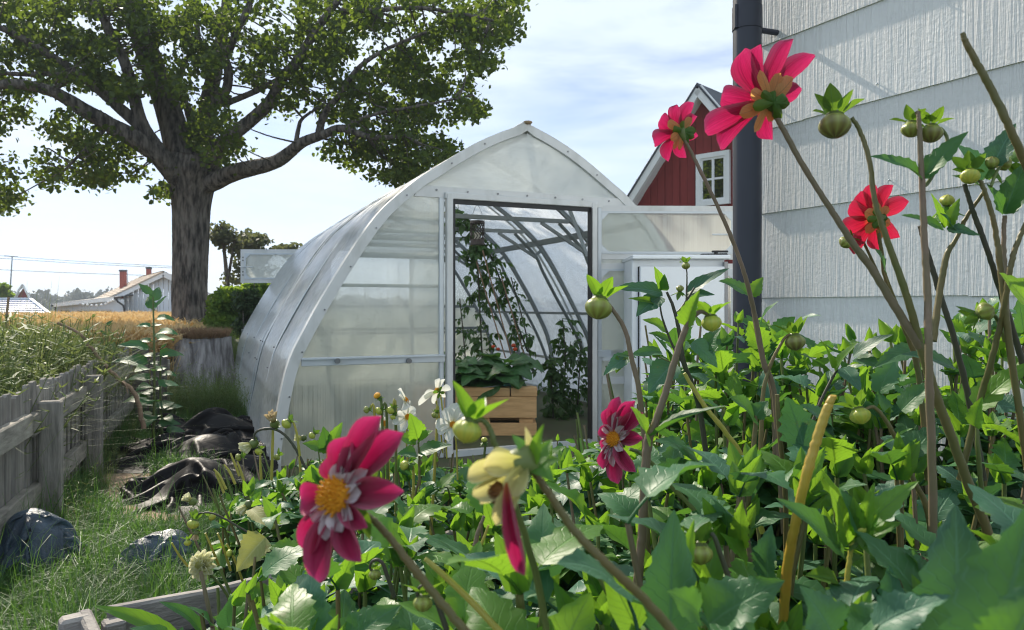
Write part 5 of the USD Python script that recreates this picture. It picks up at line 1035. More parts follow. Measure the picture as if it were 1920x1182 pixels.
for i in range(92):
    b = np.array([rp.uniform(at(838, 0, 6)[0], at(968, 0, 6)[0]), pY + rp.uniform(.08, .55), H - .07]); a = rp.uniform(math.pi * .9, math.pi * 2.1); L = rp.uniform(.15, .27); hgt = rp.uniform(.06, .25)
    d = nrm([math.cos(a), math.sin(a), rp.uniform(-.1, .6)]); p = b + up * hgt + d * .06; mb = MB(); mb.tube(spline([b, b + up * hgt * .7, p], 3), .005, 4, False)
    mb.add(*place(blade_leaf(L, L * rp.uniform(.75, 1.0), rp, 8, .05, .12, rp.uniform(.6, 1.5), .10, 6, .55), p, d, nrm(up + [0, -.3, 0]))); part('leaf', mb, MAT['leaf_chard'], ch, True)
tl = thing('garden_tool', 'small tool with dark green handle lying on the planter rim', 'tool', tuple(at(950, 726, pY)))
part('handle', MB().tube(spline([at(944, 723, pY), at(955, 720.5, pY), at(966, 722, pY)], 4), [.008, .012, .015, .017, .018, .018, .017, .013, .007], 10), MAT['tool_green'], tl, True); part('shaft', MB().tube([at(905, 727, pY), at(945, 722.5, pY)], .0035, 6), MAT['bolt'], tl, True)
# tomato plants
def tomato(label, lines, seed, nleaf, size, fruits=(), stakes=True, py_spread=1.0):
    q = np.random.default_rng(seed); b = at(*lines[0][-1]); t = thing('tomato_plant', label, 'plant', (b[0], b[1], 0)); allc = []
    for ln in lines:
        c = spline([at(*p) for p in ln], 8); part('vine', MB().tube(c, np.linspace(.006, .009, len(c)), 6), MAT['stem_dark'], t, True); allc.append(c)
    C = np.vstack(allc)
    for i in range(nleaf):
        p = C[q.integers(0, len(C))] + q.normal(0, .02, 3); a = q.uniform(0, 6.28); d = nrm([math.cos(a), math.sin(a) * .7, q.uniform(-1.0, .35)]); mb = MB(); compound(mb, p, d, nrm(up + q.normal(0, .4, 3)), size * q.uniform(.6, 1.25), q, 5, 5, .5, 1.2, .35); part('leaf', mb, MAT['leaf_tomato'], t, True)
    for (px, py, Y, r_) in fruits: part('tomato', MB().tm(trimesh.creation.icosphere(2, r_).apply_scale([1, 1, .85]).apply_translation(at(px, py, Y))), MAT['tomato_red'], t, True)
    return t
tomato('tall tomato vine trained along the left arches inside the door', [[(852, 392, 7.0), (885, 432, 7.0), (895, 500, 7.0), (900, 590, 7.0), (905, 690, 7.0)], [(860, 400, 7.2), (915, 470, 7.1), (950, 560, 7.1), (990, 660, 7.0)]], 5, 210, .20, [(963, 648, 6.9, .022), (966, 655, 6.9, .022), (925, 650, 6.9, .018), (934, 655, 6.9, .018)])
tomato('slim tomato vine with sparse leaves near the greenhouse middle', [[(958, 520, 7.4), (972, 570, 7.4), (985, 620, 7.3), (1000, 700, 7.2)]], 6, 22, .16)
tomato('bushy tomato plant growing against the right greenhouse wall by the door', [[(1055, 600, 6.9), (1060, 680, 6.8), (1055, 760, 6.8), (1058, 830, 6.8)], [(1030, 665, 6.7), (1035, 740, 6.7), (1040, 830, 6.7)], [(1090, 640, 6.9), (1085, 720, 6.9), (1080, 830, 6.9)]], 7, 190, .22)
tomato('low tomato plant at the back left behind the planter', [[(862, 560, 7.9), (868, 620, 7.9), (875, 700, 7.8)]], 15, 26, .18)
for i, (a, b) in enumerate([((905, 470, 6.9), (960, 672, 6.8)), ((893, 490, 6.9), (948, 672, 6.8)), ((940, 520, 6.9), (990, 690, 6.8))]):
    t = thing('plant_stake', ['left plant stake holding the tall tomato vine', 'middle plant stake leaning beside the tall tomato vine', 'right plant stake among the hanging tomato leaves'][i], 'stake', tuple(at(*b))); part('rod', MB().tube([at(*a), at(*b)], .007, 6), MAT['dry_stick'], t, True)
# lantern
lY = 6.15; lc = at(895, 437, lY); lt = thing('hanging_lantern', 'dark pierced metal lantern hanging from the greenhouse frame', 'lantern', tuple(lc)); lr = 13.5 / F * lY; lh = 45 / F * lY
part('base', MB().tube([lc - up * lh / 2, lc - up * lh * .28], lr * .98, 20), MAT['lantern_metal'], lt, 40); part('lid', MB().tube([lc + up * lh * .38, lc + up * lh / 2], [lr * 1.06, lr * 1.0], 20), MAT['lantern_metal'], lt, 40)
for k in range(14):
    a = 2 * np.pi * k / 14; p = lambda z, o: lc + [lr * .95 * math.cos(a + o), lr * .95 * math.sin(a + o), z * lh]; part('scroll_bar', MB().tube(spline([p(-.29, 0), p(-.12, .28), p(.05, -.2), p(.22, .25), p(.39, 0)], 4), .0042, 5), MAT['lantern_metal'], lt, True)
part('candle', MB().tube([lc - up * lh * .28, lc + up * lh * .02], lr * .45, 14), MAT['curtain'], lt, 40)
hk = lc + up * lh * 1.15; part('hanger', MB().tube(spline([lc + [lr, 0, lh / 2], hk, lc + [-lr, 0, lh / 2]], 6), .002, 5), MAT['wire'], lt, True)
# ------------------------------------------------------------------ dahlias with flowers and buds
def on_plane(px, py, c, ax, off=0.0):
    k = np.array([(px - CX) / F, 1, -(py - HZ) / F]); o = np.array([0, 0, EYE]); den = k @ ax
    if abs(den) < .15: return at(px, py, c[1])
    return o + k * (((c - o) @ ax + off) / den)
def dahlia(label, px, Y, name='dahlia_plant'):
    return thing(name, label, 'dahlia', tuple(g0(px, Y)))
def bloom(parent, c, ax, tips, m, cupoff=.008, seed=0, center='disc_yellow', crad=.010, face=None, cup=.35, droop=.35, h=.55, layers=.002, label=None):
    """tips: (px, py, width in pixels); returns the flower part."""
    fl = disc(parent, c + ax * .004, crad, ax, center, 'flower', h, seed)
    for i, (tx, ty, w) in enumerate(tips):
        tip = on_plane(tx, ty, c, ax, cupoff); lay = (i % 2) * layers
        d = nrm(tip - c); f = nrm(ax - d * (d @ ax))
        petal(fl, c + d * crad * .5 - ax * lay, tip - ax * lay, w / F * c[1], f, m, cup, droop, seed=seed * 31 + i)
    return fl
def backs(fl, c, ax, ins, m, seed, lift=.006, sub='phyllary', cup=.3, droop=-.5):
    for i, (tx, ty, w) in enumerate(ins):
        tip = on_plane(tx, ty, c, ax, -lift); cc = c - ax * lift * 1.2; d = nrm(tip - cc); petal(fl, cc, tip, w * (1.45 if sub == 'phyllary' else 1.1) / F * c[1], nrm(ax - d * (d @ ax)), m, cup * (.3 if sub == 'phyllary' else 1), droop, 8, seed * 7 + i, .8, sub)
PXW = lambda w, Y: w / F * Y
# A: big pink bloom seen from behind, with the striped bud D on the same main stem
Y = .82; pl_ = dahlia('dahlia with the biggest pink bloom seen from behind and a striped round bud', 1770, .86)
main = stem(pl_, [(1722, 640, Y, .0095), (1733, 671, Y, .0115), (1752, 735, Y + .005, .0115), (1777, 800, Y + .01, .0115), (1815, 905, Y + .02, .012), (1858, 1020, Y + .03, .012), (1900, 1250, Y + .05, .013)], 'stem_brown')
stem(pl_, [(1443, 200, Y, .006), (1469, 244, Y, .0066), (1510, 318, Y, .0068), (1561, 398, Y, .0075), (1600, 458, Y, .0085), (1635, 505, Y, .0092), (1680, 578, Y, .0098), (1726, 652, Y, .0105)], 'stem_mauve')
stem(pl_, [(1597, 221, Y, .0052), (1612, 245, Y, .0056), (1630, 300, Y - .005, .006), (1640, 375, Y - .01, .0065), (1662, 447, Y - .01, .0075), (1696, 542, Y - .005, .009), (1724, 640, Y, .010)], 'stem_brown')
c = at(1432, 192, Y); ax = nrm([-.42, .86, .28])
fl = bloom(pl_, c, ax, [(1488, 73, 52), (1392, 92, 62), (1527, 104, 52), (1500, 168, 46), (1353, 178, 50), (1319, 246, 52), (1350, 280, 50), (1446, 262, 46), (1424, 84, 56), (1468, 150, 50)], 'petal_pink', .012, 1, crad=.009, layers=.0025, cup=.4)
backs(fl, c, ax, [(1425, 132, 15), (1462, 137, 22), (1487, 146, 24), (1388, 215, 20), (1414, 248, 14), (1448, 228, 18), (1408, 170, 16)], 'phyllary', 2)
bs = [(1452, 170, 20), (1478, 186, 26), (1480, 195, 24), (1466, 222, 24), (1412, 200, 22), (1430, 172, 18)]
backs(fl, c - ax * .006, ax, bs, 'sepal', 3, .008, 'bract'); part('calyx', MB().tube([at(1446, 205, Y) - ax * .002, c - ax * .008, c + ax * .001], [.004, .0085, .0115], 12), MAT['stem_green'], fl, True)
c = at(1565, 236, Y); bud(pl_, c, .0168, [-.10, -.25, -1], 'bud_striped', 6, 3, long=.95, flare=.62)
# B: smaller pink bloom left, from behind
Y = 1.22; pl_ = dahlia('dahlia with a mid-size pink bloom seen from behind before the red gable', 1450, 1.3)
stem(pl_, [(1282, 262, Y, .006), (1292, 278, Y, .006), (1318, 330, Y, .0065), (1350, 397, Y, .007), (1377, 460, Y, .0075), (1397, 518, Y, .008), (1415, 590, Y + .02, .009), (1432, 680, Y + .03, .010), (1452, 745, Y + .04, .010), (1470, 1000, Y + .06, .011)], 'stem_mauve')
c = at(1271, 246, Y); ax = nrm([-.55, .8, .22])
fl = bloom(pl_, c, ax, [(1300, 193, 34), (1268, 196, 38), (1240, 218, 36), (1224, 268, 38), (1252, 303, 32), (1284, 296, 30), (1308, 255, 28), (1306, 218, 30)], 'petal_pink', .010, 5, crad=.008, layers=.002, cup=.4)
backs(fl, c, ax, [(1252, 228, 13), (1258, 262, 13), (1275, 282, 10), (1297, 222, 14), (1292, 268, 12), (1262, 280, 9)], 'phyllary', 6)
backs(fl, c - ax * .005, ax, [(1305, 246, 18), (1302, 258, 16), (1292, 268, 14), (1262, 240, 12), (1280, 226, 12)], 'sepal', 7, .006, 'bract'); part('calyx', MB().tube([at(1283, 262, Y), c - ax * .007, c + ax * .001], [.004, .0085, .011], 12), MAT['stem_green'], fl, True)
# C: red bloom behind stems
Y = 1.05; pl_ = dahlia('dahlia with a red bloom seen from behind crossed by the stem of the striped bud', 1690, 1.1)
stem(pl_, [(1646, 432, Y, .006), (1653, 470, Y + .005, .006), (1660, 520, Y + .01, .007), (1690, 600, Y + .01, .008), (1722, 700, Y + .02, .009), (1740, 900, Y + .03, .010)], 'stem_brown')
c = at(1643, 408, Y); ax = nrm([-.25, .92, .22])
fl = bloom(pl_, c, ax, [(1634, 344, 38), (1671, 347, 38), (1704, 378, 40), (1686, 445, 34), (1648, 470, 32), (1600, 477, 38), (1580, 432, 38), (1590, 385, 36), (1612, 360, 36)], 'petal_red', .010, 9, crad=.009, layers=.002)
backs(fl, c, ax, [(1665, 388, 14), (1668, 422, 15), (1622, 398, 16), (1624, 437, 15), (1652, 448, 13), (1640, 378, 12)], 'phyllary', 10)
backs(fl, c - ax * .005, ax, [(1664, 410, 18), (1656, 428, 18), (1638, 428, 16), (1626, 412, 14), (1640, 392, 14)], 'sepal', 11, .006, 'bract'); part('calyx', MB().tube([at(1646, 428, Y), c - ax * .006, c + ax * .001], [.004, .0085, .011], 12), MAT['stem_green'], fl, True)
bud(pl_, at(1585, 455, Y + .02), .0095, [-.6, .2, -.6], 'bud_green', 5, 4); stem(pl_, [(1590, 447, Y + .02, .004), (1610, 440, Y + .04, .004), (1650, 520, Y + .05, .005)], 'stem_brown')
hleaf(pl_, at(1658, 507, Y), at(1640, 467, Y - .02), PXW(40, Y), 'leaf_green', serr=.16); stem(pl_, [(1658, 506, Y, .003), (1672, 545, Y, .0035), (1694, 600, Y + .01, .005)], 'stem_brown')
# E: twin buds on a straight mauve stem
Y = .80; pl_ = dahlia('dahlia with twin green buds atop one straight mauve stem before the wall', 1742, .82)
stem(pl_, [(1719, 214, Y, .0042), (1722, 212, Y - .003, .0045), (1724, 240, Y - .003, .0055), (1728, 330, Y - .002, .0068), (1733, 440, Y, .0078), (1739, 560, Y, .0085), (1742, 690, Y, .009), (1748, 900, Y + .03, .010), (1755, 1300, Y + .06, .010)], 'stem_mauve')
bud(pl_, at(1709, 243, Y + .012), .0105, [-.1, -.1, -1], 'bud_green', 5, 1, long=1.0, flare=1.2); bud(pl_, at(1746, 251, Y + .014), .0118, [-.1, -.2, -1], 'bud_striped', 5, 8, long=1.0, flare=1.1)
stem(pl_, [(1752, 238, Y + .014, .004), (1768, 245, Y + .015, .004), (1775, 272, Y + .012, .0045), (1745, 335, Y + .004, .005), (1730, 352, Y, .005)], 'stem_green')
hleaf(pl_, at(1726, 335, Y), at(1632, 295, Y - .01), PXW(44, Y), 'leaf_green', droop=.7, fold=.4); hleaf(pl_, at(1730, 335, Y), at(1816, 247, Y - .02), PXW(48, Y), 'leaf_green', droop=.3, fold=.3)
# F: cut stems at the right
pl_ = dahlia('dahlia whose tall stem was cut off near the top right corner', 1900, .8)
stem(pl_, [(1804, 62, .72, .0048), (1812, 82, .72, .0066), (1838, 130, .72, .0075), (1870, 190, .72, .0080), (1900, 255, .72, .0085), (1935, 335, .73, .009), (2010, 520, .75, .009)], 'stem_brown')
stem(pl_, [(1724, 424, .95, .0055), (1738, 470, .95, .0072), (1762, 550, .95, .0078), (1790, 640, .95, .0082), (1818, 755, .96, .0085), (1845, 900, .97, .009)], 'stem_dark')
stem(pl_, [(1808, 345, .9, .0058), (1824, 395, .9, .0065), (1850, 465, .9, .0072), (1880, 560, .91, .0078), (1905, 640, .92, .0085), (1940, 760, .93, .009)], 'stem_dark')
stem(pl_, [(1924, 418, .85, .006), (1905, 462, .85, .0068), (1892, 515, .85, .007), (1880, 590, .86, .0075), (1855, 690, .88, .008), (1838, 748, .9, .0085), (1800, 900, .92, .009)], 'stem_orange' if False else 'stem_brown')
# G: bud at the right with leaves
Y = .86; pl_ = dahlia('dahlia with a small green bud and crowded leaves at the upper right edge', 1890, .9)
stem(pl_, [(1838, 338, Y, .005), (1848, 365, Y, .006), (1862, 410, Y, .0065), (1872, 470, Y, .007), (1880, 540, Y, .008), (1892, 640, Y, .0085), (1930, 900, Y + .02, .009)], 'stem_brown')
stem(pl_, [(1884, 405, Y + .03, .0055), (1882, 450, Y + .03, .006), (1884, 520, Y + .03, .007), (1890, 640, Y + .03, .008)], 'stem_mauve'); stem(pl_, [(1888, 300, Y + .02, .0025), (1870, 320, Y + .02, .004), (1858, 350, Y, .004)], 'stem_green'); stem(pl_, [(1846, 358, Y + .05, .0045), (1812, 408, Y + .06, .006), (1792, 450, Y + .06, .006), (1775, 480, Y + .06, .008), (1760, 560, Y + .06, .009), (1750, 640, Y + .05, .009)], 'stem_brown')
bud(pl_, at(1819, 331, Y), .0102, [-.25, -.4, -.75], 'bud_yellow', 6, 6, long=1.1, flare=1.1)
bud(pl_, at(1859, 305, Y + .02), .0085, [-.1, -.3, 1], 'bud_green', 6, 9, long=1.3, flare=.7); bud(pl_, at(1882, 306, Y + .03), .009, [-.8, -.2, -.1], 'bud_green', 5, 11, long=1.2); bud(pl_, at(1776, 376, Y + .06), .0085, [0, -.3, 1], 'bud_yellow', 7, 12, long=1.7, flare=.7, sm='leaf_young')
for b, tp, w, mm in [((1842, 338), (1795, 272), 56, 'leaf_blue_green'), ((1862, 312), (1905, 232), 50, 'leaf_blue_green'), ((1884, 402), (1925, 300), 48, 'leaf_green'), ((1890, 400), (1935, 352), 34, 'leaf_blue_green'), ((1882, 400), (1850, 345), 30, 'leaf_green'), ((1838, 350), (1785, 330), 26, 'leaf_green'), ((1770, 432), (1690, 404), 36, 'leaf_green'), ((1775, 430), (1838, 442), 30, 'leaf_blue_green'), ((1778, 425), (1800, 372), 26, 'leaf_young'), ((1772, 428), (1745, 362), 16, 'leaf_young'), ((1790, 430), (1762, 400), 24, 'leaf_blue_green')]:
    hleaf(pl_, at(*b, Y + .02), at(*tp, Y + .01), PXW(w, Y), mm, seed=b[0])
bud(pl_, at(1848, 584, .85), .0105, [.5, -.4, .3], 'bud_green', 5, 15, long=1.1); stem(pl_, [(1852, 590, .86, .004), (1868, 596, .87, .005), (1885, 640, .88, .006)], 'stem_green'); hleaf(pl_, at(1945, 605, .8), at(1874, 512, .78), PXW(92, .8), 'leaf_young', seed=4, droop=.3)
# H and I: bud in front of the door, thick mauve stem with a second bud
Y = 1.0; pl_ = dahlia('dahlia with a pale green bud right at the greenhouse door jamb', 1205, 1.02)
bud(pl_, at(1122, 578, Y), .0182, [-.22, -.3, -1], 'bud_green', 6, 21, long=.98, flare=.65, sm='leaf_young')
stem(pl_, [(1138, 568, Y, .005), (1148, 580, Y, .006), (1172, 620, Y, .0068), (1186, 680, Y, .0075), (1200, 745, Y, .0082), (1212, 900, Y + .02, .009), (1215, 1300, Y + .03, .009)], 'stem_mauve')
Y = .80; pl_ = dahlia('dahlia with a thick mauve stem before the cabinet and a round bud at its tip', 1200, .8)
stem(pl_, [(1330, 592, Y, .0045), (1318, 585, Y, .005), (1304, 590, Y, .006), (1288, 612, Y, .007), (1270, 660, Y, .0078), (1250, 730, Y, .0085), (1228, 795, Y, .009), (1216, 826, Y, .011), (1209, 900, Y, .0105), (1204, 1000, Y, .0105), (1196, 1100, Y, .011), (1188, 1300, Y + .02, .012)], 'stem_mauve')
bud(pl_, at(1334, 606, Y), .0108, [.1, -.2, -1], 'bud_yellow', 6, 22, long=1.2, flare=.8, sm='leaf_young')
hleaf(pl_, at(1288, 612, Y), at(1312, 545, Y - .01), PXW(36, Y), 'leaf_young', fold=.8, seed=5); hleaf(pl_, at(1213, 828, Y), at(1182, 764, Y - .03), PXW(56, Y), 'leaf_young', seed=6, droop=.5); hleaf(pl_, at(1218, 822, Y), at(1362, 762, Y - .05), PXW(42, Y), 'leaf_green', fold=.5, seed=7, face=[.1, -.3, 1])
# top shoot left of the pipe
Y = 1.35; pl_ = dahlia('dahlia shoot with spreading dark leaves in front of the white cabinet', 1300, 1.4)
stem(pl_, [(1250, 548, Y, .005), (1262, 575, Y, .0065), (1274, 625, Y, .0085), (1282, 680, Y, .010), (1310, 760, Y + .02, .011), (1330, 900, Y + .03, .012)], 'stem_dark'); stem(pl_, [(1287, 500, Y, .0025), (1288, 520, Y, .003), (1287, 560, Y, .0035), (1283, 640, Y, .004)], 'stem_dark'); stem(pl_, [(1302, 540, Y, .004), (1280, 575, Y, .005), (1266, 590, Y, .006)], 'stem_dark'); stem(pl_, [(1237, 570, Y, .003), (1243, 600, Y, .004), (1262, 650, Y, .005), (1280, 680, Y, .006)], 'stem_dark')
bud(pl_, at(1286, 499, Y), .0075, [0, -.2, -1], 'bud_green', 6, 31, long=1.0); bud(pl_, at(1275, 541, Y), .007, [0, -.2, 1], 'bud_green', 5, 32, long=1.2)
for b, tp, w, mm in [((1242, 550), (1153, 541), 42, 'leaf_blue_green'), ((1238, 556), (1193, 594), 44, 'leaf_blue_green'), ((1240, 542), (1226, 500), 24, 'leaf_young'), ((1245, 545), (1246, 514), 20, 'leaf_green'), ((1288, 550), (1367, 504), 30, 'leaf_blue_green'), ((1285, 556), (1340, 553), 28, 'leaf_blue_green'), ((1238, 572), (1178, 560), 20, 'leaf_young'), ((1250, 620), (1205, 600), 34, 'leaf_young'), ((1255, 640), (1215, 625), 24, 'leaf_green'), ((1262, 682), (1216, 738), 58, 'leaf_blue_green'), ((1325, 652), (1352, 616), 36, 'leaf_green'), ((1240, 660), (1180, 668), 30, 'leaf_green'), ((1190, 668), (1160, 668), 22, 'leaf_green'), ((1178, 668), (1132, 704), 34, 'leaf_blue_green'), ((1170, 668), (1155, 700), 26, 'leaf_young'), ((1300, 640), (1345, 690), 40, 'leaf_blue_green')]:
    hleaf(pl_, at(*b, Y + .02), at(*tp, Y + .0), PXW(w, Y), mm, seed=b[0], serr=.05)
stem(pl_, [(1160, 668, Y + .01, .003), (1215, 664, Y + .01, .003), (1260, 680, Y + .01, .004)], 'stem_green')
Y = 1.45; pl_ = dahlia('dahlia with a broad dark leaf pair hiding the foot of the downpipe', 1440, 1.5)
stem(pl_, [(1408, 556, Y, .005), (1414, 600, Y, .006), (1430, 680, Y, .008), (1448, 740, Y, .009), (1455, 900, Y, .010)], 'stem_mauve'); hleaf(pl_, at(1405, 556, Y), at(1348, 528, Y - .03), PXW(46, Y), 'leaf_green', seed=2, droop=.6); hleaf(pl_, at(1409, 556, Y), at(1431, 520, Y), PXW(30, Y), 'leaf_young', seed=3)
# K and L buds right of the pipe
Y = 1.25; pl_ = dahlia('dahlia with a striped bud hanging before the lower wall shingles', 1430, 1.3)
bud(pl_, at(1491, 642, Y), .0165, [.05, -.2, -1], 'bud_striped', 6, 41, long=1.05, flare=.8); stem(pl_, [(1480, 628, Y, .005), (1470, 636, Y, .0055), (1452, 668, Y, .006), (1440, 700, Y, .007), (1430, 750, Y, .008), (1425, 900, Y, .009)], 'stem_brown')
for b, tp, w, mm in [((1560, 690), (1535, 635), 30, 'leaf_young'), ((1565, 695), (1610, 640), 26, 'leaf_young'), ((1600, 668), (1674, 628), 34, 'leaf_blue_green'), ((1605, 672), (1655, 690), 34, 'leaf_green'), ((1580, 690), (1615, 735), 34, 'leaf_blue_green'), ((1540, 690), (1500, 665), 30, 'leaf_green'), ((1500, 600), (1540, 592), 16, 'leaf_blue_green'), ((1425, 605), (1460, 565), 22, 'leaf_green')]: hleaf(pl_, at(*b, Y + .05), at(*tp, Y), PXW(w, Y), mm, seed=b[0])
stem(pl_, [(1570, 692, Y + .05, .005), (1545, 740, Y + .05, .006), (1520, 800, Y + .05, .007)], 'stem_dark')
Y = 1.0; pl_ = dahlia('dahlia with a low yellow-green bud among leaves under the lowest wall joint', 1720, 1.05)
bud(pl_, at(1613, 780, Y), .0135, [.1, -.4, -.8], 'bud_yellow', 6, 51, long=1.0); stem(pl_, [(1622, 768, Y, .005), (1640, 765, Y, .0055), (1665, 795, Y, .006), (1692, 850, Y, .0065), (1715, 905, Y, .0075), (1742, 975, Y, .009), (1760, 1200, Y, .010)], 'stem_brown')
pl_ = dahlia('dahlia with a thick orange-yellow cut stem in the middle of the leaves', 1475, .7); stem(pl_, [(1562, 742, .66, .007), (1548, 775, .66, .0092), (1528, 835, .66, .0094), (1510, 900, .66, .0096), (1492, 980, .67, .0098), (1475, 1080, .68, .010), (1460, 1300, .7, .010)], 'stem_orange')
pl_ = dahlia('dahlia with two slim cut brown stems left of the orange stem', 1420, 1.0)
stem(pl_, [(1457, 740, 1.0, .0062), (1459, 780, 1.0, .0068), (1463, 830, 1.0, .007), (1472, 920, 1.0, .0075), (1475, 1100, 1.0, .008)], 'stem_brown'); stem(pl_, [(1418, 780, .95, .0065), (1414, 830, .95, .007), (1407, 900, .95, .0075), (1402, 970, .95, .008), (1398, 1200, .95, .009)], 'stem_brown'); hleaf(pl_, at(1416, 785, .95), at(1368, 745, .93), PXW(60, .95), 'leaf_green', seed=8); hleaf(pl_, at(1416, 782, .95), at(1440, 752, .95), PXW(40, .95), 'leaf_green', seed=9)
stem(pl_, [(1283, 700, 1.1, .006), (1320, 760, 1.1, .0075), (1360, 810, 1.1, .008), (1395, 868, 1.1, .0085), (1430, 1000, 1.1, .009)], 'stem_yellow')
# M: crimson collarette in front
Y = .47; pl_ = dahlia('dahlia with the large crimson bloom, white collar and orange centre near the camera', 800, .5)
c = at(642, 930, Y); ax = nrm([-.45, -.86, .22])
stem(pl_, [(668, 952, Y + .012, .0045), (695, 972, Y + .01, .0048), (722, 998, Y + .006, .005), (762, 1048, Y, .0056), (810, 1110, Y, .0062), (870, 1182, Y, .0066), (960, 1300, Y, .007)], 'stem_brown')
fl = bloom(pl_, c, ax, [(716, 781, 70), (752, 812, 76), (757, 922, 70), (657, 816, 74), (564, 938, 72), (571, 1042, 70), (600, 1093, 76), (670, 1055, 60), (690, 990, 50), (622, 850, 56)], 'petal_crimson', .008, 61, crad=.0122, cup=.5, droop=.55, layers=.003, h=.75)
for i, (tx, ty, w) in enumerate([(657, 838, 28), (690, 882, 24), (677, 924, 28), (668, 895, 30), (599, 934, 28), (604, 908, 16), (586, 979, 26), (612, 1014, 30), (640, 998, 34), (662, 975, 24), (636, 868, 24), (640, 885, 16)]):
    tip = on_plane(tx, ty, c, ax, .010); d = nrm(tip - c); petal(fl, c + d * .006 + ax * .002, tip, PXW(w * 1.3, Y), nrm(ax - d * (d @ ax)), 'petal_collar', .35, .3, 8, 900 + i, .95, 'collar_petal')
part('calyx', MB().tube([c - ax * .016, c - ax * .008, c - ax * .002], [.004, .011, .013], 12), MAT['stem_green'], fl, True)
for i in range(6):
    a = i * 1.05; e = nrm(np.cross(ax, [0, 0, 1.])) * math.cos(a) + nrm(np.cross(ax, np.cross(ax, [0, 0, 1.]))) * math.sin(a); part('bract', MB().add(*place(blade_leaf(.022, .011, np.random.default_rng(i), 6, 0, .3, .5, .03), c - ax * .010 + e * .009, nrm(e - ax * .5), -ax)), MAT['sepal'], fl, True)
# N: wilted bloom with a single pink petal
Y = .42; pl_ = dahlia('dahlia with the wilted yellow bloom keeping one hanging pink petal', 1180, .5)
stem(pl_, [(998, 882, Y, .004), (1015, 905, Y, .005), (1042, 945, Y, .0052), (1082, 1002, Y, .0056), (1140, 1060, Y, .0058), (1218, 1135, Y + .01, .006), (1300, 1230, Y + .02, .007)], 'stem_brown')
c = at(985, 868, Y); ax = nrm([-.72, -.30, -.52])
fl = disc(pl_, at(943, 922, Y - .004), .0075, ax, 'disc_brown', 'flower', .9, 5)
for i, (tx, ty, w, m, dy) in enumerate([(876, 898, 50, 'petal_wilted', .0), (905, 878, 56, 'petal_wilted', -.010), (886, 930, 52, 'petal_wilted', -.004), (930, 985, 44, 'petal_wilted', -.012), (900, 945, 46, 'petal_wilted', .010), (952, 930, 52, 'petal_wilted', -.016), (915, 868, 50, 'petal_wilted', .008)]):
    tip = at(tx, ty, Y + dy); d = nrm(tip - c); o = nrm(np.cross(d, [0, 1, 0])); cc = c + np.array([0, dy * .5, 0]); petal(fl, cc, tip, PXW(w, Y), nrm([-.3, -1 if dy <= 0 else 1, .4 if ty < 900 else -.3]), m, .45, .6, 12, 300 + i, .75)
petal(fl, at(950, 905, Y - .022), at(984, 1080, Y - .022), PXW(44, Y), nrm([-.5, -.8, 0]), 'petal_pink', .6, -.25, 12, 333, .8)
for i, (tx, ty, w, mm) in enumerate([(1020, 795, 30, 'leaf_young'), (985, 800, 22, 'petal_wilted'), (1050, 860, 40, 'leaf_young'), (1040, 905, 36, 'leaf_young'), (960, 815, 36, 'leaf_green'), (1035, 825, 36, 'leaf_young')]): hleaf(fl, at(1000, 872, Y), at(tx, ty, Y + (i % 3 - 1) * .012), PXW(w, Y), mm, n=8, serr=0, seed=i)
part('calyx', MB().tube([at(1004, 880, Y), at(985, 866, Y), at(965, 872, Y)], [.004, .0105, .0085], 12), MAT['stem_green'], fl, True)
# R: near bud in front of the white flower
Y = .50; pl_ = dahlia('dahlia with the near blurred bud in front of the white flowers', 960, .55)
bud(pl_, at(876, 808, Y), .0098, [-.25, -.2, -1], 'bud_yellow', 5, 71, long=1.35, flare=.7, sm='leaf_young'); stem(pl_, [(893, 790, Y, .0035), (905, 788, Y, .004), (918, 805, Y, .0042), (930, 840, Y, .0045), (960, 930, Y + .02, .005), (1010, 1100, Y + .05, .006), (1040, 1300, Y + .06, .006)], 'stem_green')
# O: smaller collarette
Y = .90; pl_ = dahlia('dahlia with the smaller crimson bloom with white collar beside the mauve stem', 1260, .95)
c = at(1155, 824, Y); ax = nrm([-.62, -.74, .18])
stem(pl_, [(1180, 842, Y + .02, .005), (1200, 850, Y + .022, .0055), (1228, 875, Y + .025, .006), (1262, 915, Y + .03, .0065), (1310, 970, Y + .03, .007), (1380, 1100, Y + .03, .008)], 'stem_green')
fl = bloom(pl_, c, ax, [(1160, 744, 34), (1190, 752, 38), (1206, 775, 36), (1204, 822, 32), (1192, 885, 36), (1158, 908, 40), (1131, 880, 30), (1126, 842, 26), (1126, 800, 30), (1138, 765, 32)], 'petal_crimson', .010, 63, crad=.0095, cup=.5, droop=.5, layers=.002, h=.7)
for i, (tx, ty, w) in enumerate([(1156, 772, 13), (1166, 780, 14), (1134, 796, 16), (1128, 830, 14), (1130, 862, 16), (1150, 876, 13), (1168, 846, 15), (1176, 815, 14), (1182, 810, 10), (1170, 800, 14)]):
    tip = on_plane(tx, ty, c, ax, .010); d = nrm(tip - c); petal(fl, c + d * .005 + ax * .002, tip, PXW(w * 1.25, Y), nrm(ax - d * (d @ ax)), 'petal_collar', .35, .3, 8, 950 + i, .95, 'collar_petal')
part('calyx', MB().tube([c - ax * .018, c - ax * .008, c - ax * .002], [.004, .011, .013], 12), MAT['stem_green'], fl, True)
